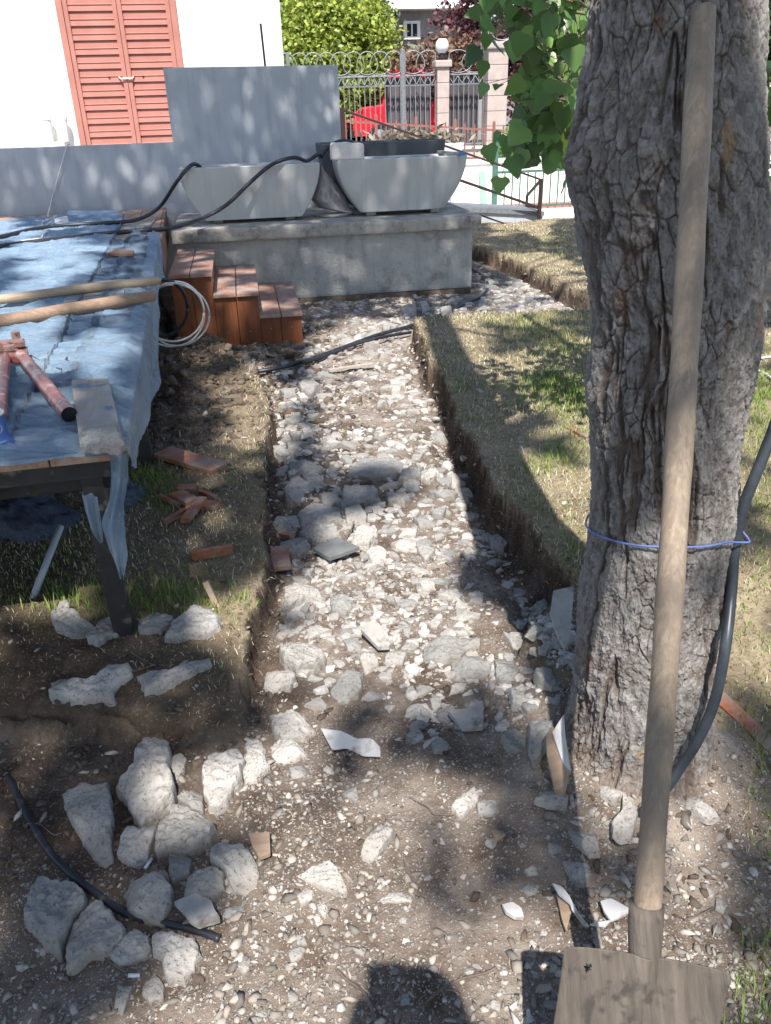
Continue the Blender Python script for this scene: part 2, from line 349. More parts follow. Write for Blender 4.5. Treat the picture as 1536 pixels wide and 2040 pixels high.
gx = axis([(-400, -20, 60, 5), (-20, -4.5, 3, 0.15), (-4.5, -1.5, 0.06, 0.02), (-1.5, 1.7, 0.0085, 0.0085), (1.7, 3.2, 0.014, 0.03), (3.2, 8, 0.04, 0.2), (8, 40, 0.4, 5), (40, 400, 10, 60)])
gy = axis([(-400, -10, 60, 4), (-10, 0.55, 1, 0.05), (0.55, 2.6, 0.0085, 0.009), (2.6, 8, 0.012, 0.025), (8, 10.6, 0.03, 0.06), (10.6, 30, 0.1, 1), (30, 500, 3, 40)])
GX, GY = np.meshgrid(gx, gy); H_, r_, f_, l_, lawn_ = gh(GX, GY, True)
H_ = np.where(GY > 10.65, -0.03, H_)
nx = len(gx); ny = len(gy)
jit = 0.004*((GX > -1.5) & (GX < 3) & (GY > 0.6) & (GY < 8))
VV = np.stack([GX+jit*fbm(GX*60, GY*60, o=1, s=21), GY+jit*fbm(GX*60, GY*60, o=1, s=22), H_], -1).reshape(-1, 3)
i = np.arange(nx*ny).reshape(ny, nx)
_e = (np.maximum(np.exp(-((r_+.008)/.03)**2), np.maximum(np.exp(-((l_+.008)/.03)**2), np.exp(-((f_+.01)/.035)**2)))*(GY > 1.7)*(GY < 9)).ravel()
VV[:, 0] += _e*.022*fbm(VV[:, 0]*22, VV[:, 1]*22, VV[:, 2]*34, 4, 23); VV[:, 1] += _e*.018*fbm(VV[:, 0]*22+9, VV[:, 1]*22, VV[:, 2]*34, 4, 24)
FF = np.stack([i[:-1, :-1], i[:-1, 1:], i[1:, 1:], i[1:, :-1]], -1).reshape(-1, 4)
# attribute: R pale crushed stone, G turf, B dark damp earth, with left bank shade painted in
pale = np.clip(0.62+0.5*fbm(GX*2.2, GY*2.2, o=4, s=31), 0, 1)*(1-lawn_)
PXX, PYY = to_px(np.stack([GX, GY, H_], -1))
def blob(cx, cy, rx, ry): return np.exp(-(((PXX-cx)/rx)**2+((PYY-cy)/ry)**2))
front = (GY > 0.3) & (GY < 12)
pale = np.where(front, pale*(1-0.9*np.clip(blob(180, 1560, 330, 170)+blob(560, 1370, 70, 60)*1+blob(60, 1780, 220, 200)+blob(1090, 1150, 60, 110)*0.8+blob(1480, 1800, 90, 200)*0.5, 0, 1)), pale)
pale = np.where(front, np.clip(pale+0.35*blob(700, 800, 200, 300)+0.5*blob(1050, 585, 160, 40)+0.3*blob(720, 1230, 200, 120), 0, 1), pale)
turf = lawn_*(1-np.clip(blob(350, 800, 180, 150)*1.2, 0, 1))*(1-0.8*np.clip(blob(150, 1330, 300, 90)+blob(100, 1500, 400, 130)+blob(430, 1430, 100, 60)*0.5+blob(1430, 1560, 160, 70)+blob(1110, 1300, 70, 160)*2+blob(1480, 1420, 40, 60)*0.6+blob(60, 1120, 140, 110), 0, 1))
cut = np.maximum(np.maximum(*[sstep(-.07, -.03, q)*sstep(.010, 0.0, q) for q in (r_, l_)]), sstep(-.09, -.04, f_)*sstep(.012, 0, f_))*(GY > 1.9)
moist_shade = np.clip(0.30+0.5*fbm(GX*1.5, GY*1.5, o=4, s=33), 0, 1)
moist_shade = np.where(front, np.clip(moist_shade+blob(120, 1560, 330, 160)+0.8*blob(560, 1365, 110, 50)+0.7*blob(850, 1400, 160, 40)+0.6*blob(1000, 1100, 60, 90)+blob(50, 1120, 200, 120), 0, 1), moist_shade)
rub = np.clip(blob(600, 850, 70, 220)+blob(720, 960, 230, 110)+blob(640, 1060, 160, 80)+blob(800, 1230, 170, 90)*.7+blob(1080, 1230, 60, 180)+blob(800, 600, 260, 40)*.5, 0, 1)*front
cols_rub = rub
moist_shade = np.clip(moist_shade+0.7*rub, 0, 1); pale = pale*(1-0.6*rub)
lm = sstep(0, .03, l_)*front; sunb = blob(460, 850, 75, 100)+.7*blob(470, 1200, 60, 60); turf = np.clip(turf*(1-.45*lm)+.5*sunb*lm, 0, 1); moist_shade = np.clip(moist_shade+.45*lm-1.2*sunb, 0, 1); pale = pale*(1-lm)  # left bank's shade and sun patches painted into turf and earth colours
moist_shade = np.maximum(moist_shade, cut*0.9); turf = turf*(1-cut); pale = pale*(1-cut)
cols = np.stack([pale, turf, moist_shade], -1).reshape(-1, 3)
t = NT('earth_and_rubble'); A = t.n('ShaderNodeSeparateColor'); t.l(t.attr('Col'), A.inputs[0])
pos = t.tc.outputs['Object']
earth = t.mix(t.ramp(t.noise(7, 7, 0.7), 0.3, 0.7), (0.10, 0.068, 0.048), (0.23, 0.17, 0.125))
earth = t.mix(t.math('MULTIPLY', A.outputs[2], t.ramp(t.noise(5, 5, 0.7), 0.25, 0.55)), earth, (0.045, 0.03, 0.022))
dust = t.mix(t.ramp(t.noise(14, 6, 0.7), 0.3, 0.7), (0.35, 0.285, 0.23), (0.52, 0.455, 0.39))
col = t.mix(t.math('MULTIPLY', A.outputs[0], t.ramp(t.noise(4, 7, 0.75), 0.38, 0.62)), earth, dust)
_dn = t.n('ShaderNodeTexNoise'); _dn.inputs['Scale'].default_value = 130; t.l(pos, _dn.inputs[0]); _sc = t.n('ShaderNodeVectorMath', operation='SCALE'); t.l(_dn.outputs[1], _sc.inputs[0]); _sc.inputs['Scale'].default_value = 0.011; _ad = t.n('ShaderNodeVectorMath', operation='ADD'); t.l(_sc.outputs[0], _ad.inputs[0]); t.l(pos, _ad.inputs[1]); dpos = _ad.outputs[0]
def grit(sc, thr, colr, amt, src):
    v = t.vor(sc, dpos, rnd=1.0); c = t.vor(sc, dpos, out=1); sep = t.n('ShaderNodeSeparateColor'); t.l(c, sep.inputs[0])
    m = t.math('MULTIPLY', t.ramp(v, 0.30, 0.40, 1, 0), t.ramp(sep.outputs[0], thr, thr+0.02))
    m = t.math('MULTIPLY', m, amt)
    cc = t.mix(sep.outputs[1], tuple(q*0.62 for q in colr), colr)
    return t.mix(m, src, cc), m
g_amt = t.math('MULTIPLY', t.math('SUBTRACT', 1.0, t.math('MULTIPLY', A.outputs[1], 0.93)), t.math('SUBTRACT', 1.0, t.math('MULTIPLY', t.ramp(A.outputs[2], .35, .8), 0.85)))
col, m1 = grit(170, 0.45, (0.55, 0.50, 0.45), g_amt, col)
col, m2 = grit(80, 0.62, (0.58, 0.54, 0.49), g_amt, col)
turfc = t.mix(t.ramp(t.noise(5, 6, 0.7), 0.35, 0.65), (0.26, 0.21, 0.135), (0.42, 0.35, 0.23))
turfc = t.mix(t.ramp(t.noise(60, 4, 0.7), 0.4, 0.7, 0, 0.7), turfc, (0.12, 0.085, 0.055))
col = t.mix(t.math('MULTIPLY', A.outputs[1], 0.95), col, turfc)
h = t.math('ADD', t.math('MULTIPLY', t.noise(55, 8, 0.75), 1.0), t.math('MULTIPLY', m1, 0.35)); h = t.math('ADD', h, t.math('MULTIPLY', m2, 0.6))
t.b.inputs['Specular IOR Level'].default_value = 0.15
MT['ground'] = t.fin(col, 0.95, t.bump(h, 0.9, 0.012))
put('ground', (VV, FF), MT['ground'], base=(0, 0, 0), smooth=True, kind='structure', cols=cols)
del VV, FF

# ------------------------------------------------------------ loose gravel (nobody could count it)
_ico = bmesh.new(); bmesh.ops.create_icosphere(_ico, subdivisions=1, radius=1.0)
IV = np.array([v.co[:] for v in _ico.verts]); IF = np.array([[v.index for v in f.verts] for f in _ico.faces]); _ico.free()
def scatter_stones(n, xr, yr, s0, s1, dens, pw=2.2, seed=1, flat=0.65, ybias=1.0):
    g = np.random.default_rng(seed); x = g.uniform(*xr, n); y = yr[0]+(yr[1]-yr[0])*g.uniform(0, 1, n)**ybias
    k = dens(x, y) > g.uniform(0, 1, n); x = x[k]; y = y[k]; n = len(x)
    s = s0*(s1/s0)**(g.uniform(0, 1, n)**pw)
    a = g.uniform(0, 6.28, n); V = IV[None]*(1+0.6*(g.uniform(-1, 1, (n, 12, 1))))
    V = V*np.stack([s*g.uniform(0.8, 1.7, n), s*g.uniform(0.5, 1.0, n), s*g.uniform(0.35, 0.7, n)*flat/0.65], -1)[:, None]
    tl = g.uniform(-0.4, 0.4, n); V2 = V.copy()
    V2[..., 2] = V[..., 2]*np.cos(tl)[:, None]+V[..., 0]*np.sin(tl)[:, None]
    ca, sa = np.cos(a)[:, None], np.sin(a)[:, None]
    X = V[..., 0]*ca-V[..., 1]*sa+x[:, None]; Y = V[..., 0]*sa+V[..., 1]*ca+y[:, None]
    Z = V2[..., 2]+(gh(x, y)+s*0.10)[:, None]
    F = (IF[None]+12*np.arange(n)[:, None, None]).reshape(-1, 3)
    tone = g.uniform(0, 1, (n, 1, 1)); warm = g.uniform(0, 1, (n, 1, 1))
    c = (0.14+0.40*tone**1.6)*np.array([1, 0.94, 0.87])*(1-warm*np.array([0, 0.07, 0.16]))
    return np.stack([X, Y, Z], -1).reshape(-1, 3), F, np.broadcast_to(c, (n, 12, 3)).reshape(-1, 3)
def path_dens(x, y):
    r, f, l = regions(x, y)
    lawn = np.maximum(np.maximum(sstep(-0.02, 0.01, r), sstep(-0.04, 0.01, f)), sstep(-0.03, 0.01, l)*sstep(1.5, 1.7, y))
    z = np.zeros_like(x); a, b = to_px(np.stack([x, y, z], -1))
    dark = np.exp(-(((a-150)/300)**2+((b-1560)/190)**2))+0.8*np.exp(-(((a-60)/200)**2+((b-1750)/150)**2))
    patch = np.clip(0.5+1.5*fbm(x*2.6, y*2.6, o=4, s=41), 0.05, 1)
    return np.clip((1-lawn)*patch*(1-0.9*np.clip(dark, 0, 1))+0.02, 0, 1)
parts = [scatter_stones(72000, (-1.1, 1.9), (0.6, 3.2), 0.0020, 0.0125, path_dens, 3.3, 1, ybias=1.4),
         scatter_stones(16000, (-0.5, 1.6), (3.0, 7.2), 0.005, 0.022, path_dens, 2.2, 2),
         scatter_stones(3500, (1.0, 3.6), (6.0, 9.0), 0.008, 0.03, path_dens, 1.5, 3)]
off = 0; Vs, Fs, Cs = [], [], []
for V, F, c in parts: Vs.append(V); Fs.append(F+off); Cs.append(c); off += len(V)
t = NT('loose_gravel'); c = t.mix(t.ramp(t.noise(90, 4, 0.7), 0.4, 0.7, 0, 0.35), t.attr('Col'), (0.22, 0.17, 0.13))
t.b.inputs['Specular IOR Level'].default_value = 0.2
MT['gravel'] = t.fin(c, 0.92, t.bump(t.noise(260, 4, 0.7), 0.4, 0.003))
put('gravel', (np.concatenate(Vs), np.concatenate(Fs)), MT['gravel'], base=(0, 0, 0), cols=np.concatenate(Cs), kind='stuff', label='small pale crushed stone strewn over the dug path', cat='gravel')
# soil crumbs on dark earth and banks
def crumb_dens(x, y):
    z = np.zeros_like(x); a, b = to_px(np.stack([x, y, z], -1))
    return np.clip(np.exp(-(((a-150)/330)**2+((b-1570)/240)**2))+0.9*np.exp(-(((a-380)/170)**2+((b-740)/120)**2))+0.7*np.exp(-(((a-480)/110)**2+((b-1400)/70)**2))+0.5*np.exp(-(((a-1400)/200)**2+((b-1650)/260)**2))+0.1, 0, 1)
cp = [scatter_stones(16000, (-1.3, 1.6), (0.7, 2.6), 0.002, 0.012, crumb_dens, 3.2, 5, 0.8), scatter_stones(9000, (-1.0, 0.6), (3.0, 6.2), 0.006, 0.035, crumb_dens, 2.2, 6, 0.8)]
V = np.concatenate([cp[0][0], cp[1][0]]); F = np.concatenate([cp[0][1], cp[1][1]+len(cp[0][0])])
put('soil_crumbs', (V, F), MT['soilmound'], base=(0, 0, 0), kind='stuff', label='brown crumbled earth dug out beside the path', cat='soil')

# ------------------------------------------------------------ turf and dry grass
def blades(n, xr, yr, dens, seed, lmin, lmax, wd, green, lay=0.6, ybias=1.4):
    g = np.random.default_rng(seed); x = g.uniform(*xr, n); y = yr[0]+(yr[1]-yr[0])*g.uniform(0, 1, n)**ybias
    k = dens(x, y) > g.uniform(0, 1, n); x = x[k]; y = y[k]; n = len(x)
    gr = np.clip(green(x, y), 0, 1); L = g.uniform(lmin, lmax, n)*(0.7+0.6*gr); a = g.uniform(0, 6.28, n)
    ln = np.clip(lay*g.uniform(0.4, 1.3, n)*(1.25-0.6*gr), 0.1, 1.45)      # lean from vertical
    dx, dy = np.cos(a), np.sin(a); wx, wy = -dy, dx; w2 = wd*g.uniform(0.6, 1.3, n)*(1+0.15*y)
    z0 = gh(x, y)-0.003
    P0 = np.stack([x, y, z0], -1)
    m = np.stack([dx*np.sin(ln*0.6), dy*np.sin(ln*0.6), np.cos(ln*0.6)], -1)*(L*0.55)[:, None]
    e = m+np.stack([dx*np.sin(ln*1.3), dy*np.sin(ln*1.3), np.cos(ln*1.3)], -1)*(L*0.45)[:, None]
    W = np.stack([wx, wy, 0*wx], -1)*w2[:, None]/2
    V = np.stack([P0-W, P0+W, P0+m+W*0.8, P0+m-W*0.8, P0+e], 1).reshape(-1, 3)
    b = 5*np.arange(n)[:, None]; F = np.concatenate([b+np.array([[0, 1, 2]]), b+np.array([[0, 2, 3]]), b+np.array([[3, 2, 4]])])
    straw = np.array([0.50, 0.44, 0.32]); gc = np.array([0.13, 0.21, 0.045]); br = np.array([0.27, 0.205, 0.125])
    q = g.uniform(0, 1, (n, 1)); isg = (g.uniform(0, 1, n) < gr)[:, None]
    c = np.where(isg, gc*(0.6+0.9*q)+np.array([0.05, 0.04, 0])*g.uniform(0, 1, (n, 1)), np.where(g.uniform(0, 1, (n, 1)) < 0.35, br, straw)*(0.65+0.6*q))
    return V, F, np.repeat(c, 5, 0)
def lawn_dens(x, y):
    r, f, l = regions(x, y); a, b = to_px(np.stack([x, y, 0.1+0*x], -1))
    R = np.maximum(sstep(-0.012, 0.02, r)*sstep(1.1, 2.0, y), sstep(-0.02, 0.02, f))
    L = sstep(-0.012, 0.015, l)*np.clip(1-np.exp(-(((a-350)/180)**2+((b-790)/130)**2))*1.2, 0, 1)*np.clip(1-1.05*np.exp(-(((a-150)/330)**2+((b-1400)/170)**2)), 0.03, 1)*0.75
    L = np.maximum(L, np.exp(-(((a-470)/90)**2+((b-1380)/50)**2))*0.5)
    near = 0.5*np.exp(-(((a-1560)/90)**2+((b-1960)/110)**2))+0.35*sstep(1430, 1560, a)*sstep(1300, 1400, b)+0.3*np.exp(-(((a-1060)/120)**2+((b-2030)/28)**2))
    return np.clip(np.maximum(np.maximum(R, L), near)*(0.75+0.6*fbm(x*5, y*5, o=3, s=51)), 0, 1)
def green_map(x, y):
    a, b = to_px(np.stack([x, y, 0.12+0*x], -1)); v = 0*x-0.08
    for cx, cy, rx, ry, s in [(1110, 790, 80, 45, .75), (1150, 880, 50, 50, .6), (1080, 945, 60, 22, .7), (1060, 1030, 60, 60, .35), (1110, 700, 80, 30, .5), (1040, 660, 70, 20, .3),
                              (1110, 500, 60, 25, .5), (1520, 830, 40, 90, .8), (1520, 1050, 40, 160, .6), (1500, 1250, 60, 80, .5), (160, 1200, 110, 45, 1.0), (350, 1200, 110, 40, .9), (300, 960, 60, 30, .9),
                              (330, 1000, 40, 40, .5), (1530, 1900, 90, 130, .9), (1530, 1500, 50, 120, .8), (1060, 2030, 120, 30, .9), (100, 1080, 80, 60, .5), (1140, 1120, 40, 60, .5), (860, 620, 60, 12, .3), (1000, 600, 30, 10, .2)]:
        v = v+s*np.exp(-(((a-cx)/rx)**2+((b-cy)/ry)**2))
    return v*1.3+0.22+0.45*fbm(x*3, y*3, o=4, s=61)
bl = [blades(120000, (-1.2, 2.4), (0.8, 3.6), lawn_dens, 11, 0.012, 0.035, 0.0021, green_map, 0.95, 1.0),
      blades(150000, (-0.8, 3.8), (3.4, 7.2), lawn_dens, 12, 0.018, 0.042, 0.0024, green_map, 0.95, 1.0),
      blades(26000, (1.0, 5.5), (6.6, 10.5), lawn_dens, 13, 0.02, 0.04, 0.0032, green_map, 0.9, 1.0)]
def tall_dens(x, y):
    a, b = to_px(np.stack([x, y, 0.1+0*x], -1))
    d = np.exp(-(((a-150)/90)**2+((b-1205)/30)**2))*1.3+np.exp(-(((a-350)/110)**2+((b-1195)/30)**2))+np.exp(-(((a-1540)/70)**2+((b-1930)/120)**2))+0.8*np.exp(-(((a-1530)/40)**2+((b-1480)/120)**2))+np.exp(-(((a-1120)/90)**2+((b-790)/30)**2))*.5+0.6*np.exp(-(((a-1060)/120)**2+((b-2035)/22)**2))+np.exp(-(((a-290)/50)**2+((b-960)/25)**2))
    return np.clip(d, 0, 1)
bl.append(blades(70000, (-1.2, 2.2), (0.75, 5.0), tall_dens, 14, 0.02, 0.055, 0.0018, lambda x, y: green_map(x, y)+0.4, 0.85, 1.3))
bl.append(blades(9000, (-1.0, 1.8), (0.75, 7.0), lambda x, y: .25+.9*fbm(x*2, y*2, o=3, s=63), 16, 0.03, 0.06, 0.0011, lambda x, y: 0*x-1, 1.45, 1.2))
def root_dens(x, y):
    r, f, l = regions(x, y); return (np.exp(-((r+.006)/.010)**2)+.8*np.exp(-((l+.006)/.010)**2)+.7*np.exp(-((f+.01)/.014)**2))*(y > 2.1)*.9
bl.append(blades(60000, (-.3, 3.4), (1.8, 8.5), root_dens, 15, 0.03, 0.075, 0.0020, lambda x, y: 0*x-1, 1.5, 1.0))
off = 0; Vs, Fs, Cs = [], [], []
for V, F, c in bl: Vs.append(V); Fs.append(F+off); Cs.append(c); off += len(V)
t = NT('grass_blades'); t.b.inputs['Specular IOR Level'].default_value = 0.25
MT['grass'] = t.fin(t.attr('Col'), 0.7)
put('grass', (np.concatenate(Vs), np.concatenate(Fs)), MT['grass'], base=(0, 0, 0), cols=np.concatenate(Cs), kind='stuff', label='short dry turf with green tufts on the lawn and trench banks', cat='grass')
# ------------------------------------------------------------ RUBBLE
def lump(outline, z0, T, seed, nt=44, nr=12, power=4.5, facets=6, rough=1.0, tilt=(0, 0), lowres=False):
    """a broken lump: plan outline (world xy), thickness T, on the ground at z0"""
    g = np.random.default_rng(seed)
    o = np.array(outline, float)[:, :2]; c = o.mean(0)
    # resample the outline by arc length
    seg = np.linalg.norm(np.roll(o, -1, 0)-o, axis=1); cum = np.concatenate([[0], np.cumsum(seg)]); tt = np.linspace(0, cum[-1], nt, endpoint=False)
    oc = np.vstack([o, o[:1]]); ring = np.stack([np.interp(tt, cum, oc[:, 0]), np.interp(tt, cum, oc[:, 1])], -1)
    S = math.sqrt(abs(0.5*np.sum(o[:, 0]*np.roll(o[:, 1], -1)-o[:, 1]*np.roll(o[:, 0], -1))))
    g0 = g.uniform(0, 9); T = min(T, 0.46*S)
    dq = ring-c; an = np.arctan2(dq[:, 1], dq[:, 0]); ring = c+dq*(1+0.15*fbm(np.cos(an)*4+g0, np.sin(an)*4, o=5, s=seed % 89, g=.65)*rough)[:, None]
    rs = np.concatenate([np.linspace(0.12, 0.84, nr-5), [0.90, 0.945, 0.98, 1.01, 1.05]])
    V = [[c[0], c[1], 1.0]]; prof = []
    zz = np.concatenate([np.ones(nr-5), [0.99, 0.93, 0.72, 0.25, -0.45]])
    sc = np.ones(nr)
    X = c[0]+(ring[None, :, 0]-c[0])*(rs*sc)[:, None]; Y = c[1]+(ring[None, :, 1]-c[1])*(rs*sc)[:, None]
    Zf = np.repeat(zz[:, None], nt, 1)
    X = np.concatenate([[c[0]], X.ravel()]); Y = np.concatenate([[c[1]], Y.ravel()]); Zf = np.concatenate([[1.0], Zf.ravel()])
    u, v = (X-c[0])/S, (Y-c[1])/S; top = np.ones_like(u)
    for _ in range(facets):
        a = g.uniform(0, 6.28); k = g.uniform(0.15, 1.2); off = g.uniform(0.55, 1.05)
        top = np.minimum(top, off+0.25-k*(u*math.cos(a)+v*math.sin(a)))
    top = np.clip(top, 0.25, 1)
    n = fbm(u*2.2+seed, v*2.2, Zf*1.5, 4, seed % 97)*0.13+fbm(u*9+seed, v*9, Zf*4, 4, 5)*0.17
    Z = z0+T*Zf*top*(1+n*rough)
    wob = fbm(u*4+seed, v*4, Zf*2.5, 3, 9)*0.06*S*rough; edge = sstep(0.3, 1.0, np.hypot(u, v)*1.6)
    ang = np.arctan2(v, u); X = X+np.cos(ang)*wob*edge; Y = Y+np.sin(ang)*wob*edge
    Z = Z+tilt[0]*(X-c[0])+tilt[1]*(Y-c[1])
    nrr = len(rs); F = [(0, 1+k, 1+(k+1) % nt) for k in range(nt)]
    for a in range(nrr-1):
        for k in range(nt): F.append((1+a*nt+k, 1+(a+1)*nt+k, 1+(a+1)*nt+(k+1) % nt, 1+a*nt+(k+1) % nt))
    return (np.stack([X, Y, Z], -1), F), c
def stone(px, T, label=None, mat='rubble', name='concrete_lump', cat='rubble', group=None, seed=None, up=0.0, **kw):
    global _sd; _sd += 1
    z = 0.0
    cx = sum(a for a, b in px)/len(px); cy = sum(b for a, b in px)/len(px)
    for _ in range(3): q = P(cx, cy, z+T*0.5); z = float(gh(q[:1], q[1:2])[0])
    O = [P(a, b, z+T*0.6) for a, b in px]
    s = math.sqrt(max(1e-6, abs((max(q[0] for q in O)-min(q[0] for q in O))*(max(q[1] for q in O)-min(q[1] for q in O)))))
    nt, nr = (84, 24) if s > 0.12 else ((50, 15) if s > 0.06 else (30, 10))
    (V, F), c = lump(O, z-0.004+up, T, seed or _sd, nt=nt, nr=nr, **kw)
    return put(name, (V, F), MT[mat], smooth=True, label=label, cat=cat, group=group, sharp=48)
_sd = 100
def Z1(p): return [(x/2.743, 1400+y/2.743) for x, y in p]      # the enlargements the outlines were read from
def Z6(p): return [(440+x/2.076, 1000+y/2.076) for x, y in p]
def Z2(p): return [(480+x/2.259, 1480+y/2.259) for x, y in p]
def Z3(p): return [(1000+x/2.866, 1400+y/2.866) for x, y in p]
def Z4(p): return [(480+x/2.133, 480+y/2.133) for x, y in p]
def pr(s): v = [float(q) for q in s.replace(';', ' ').replace(',', ' ').split()]; return list(zip(v[::2], v[1::2]))
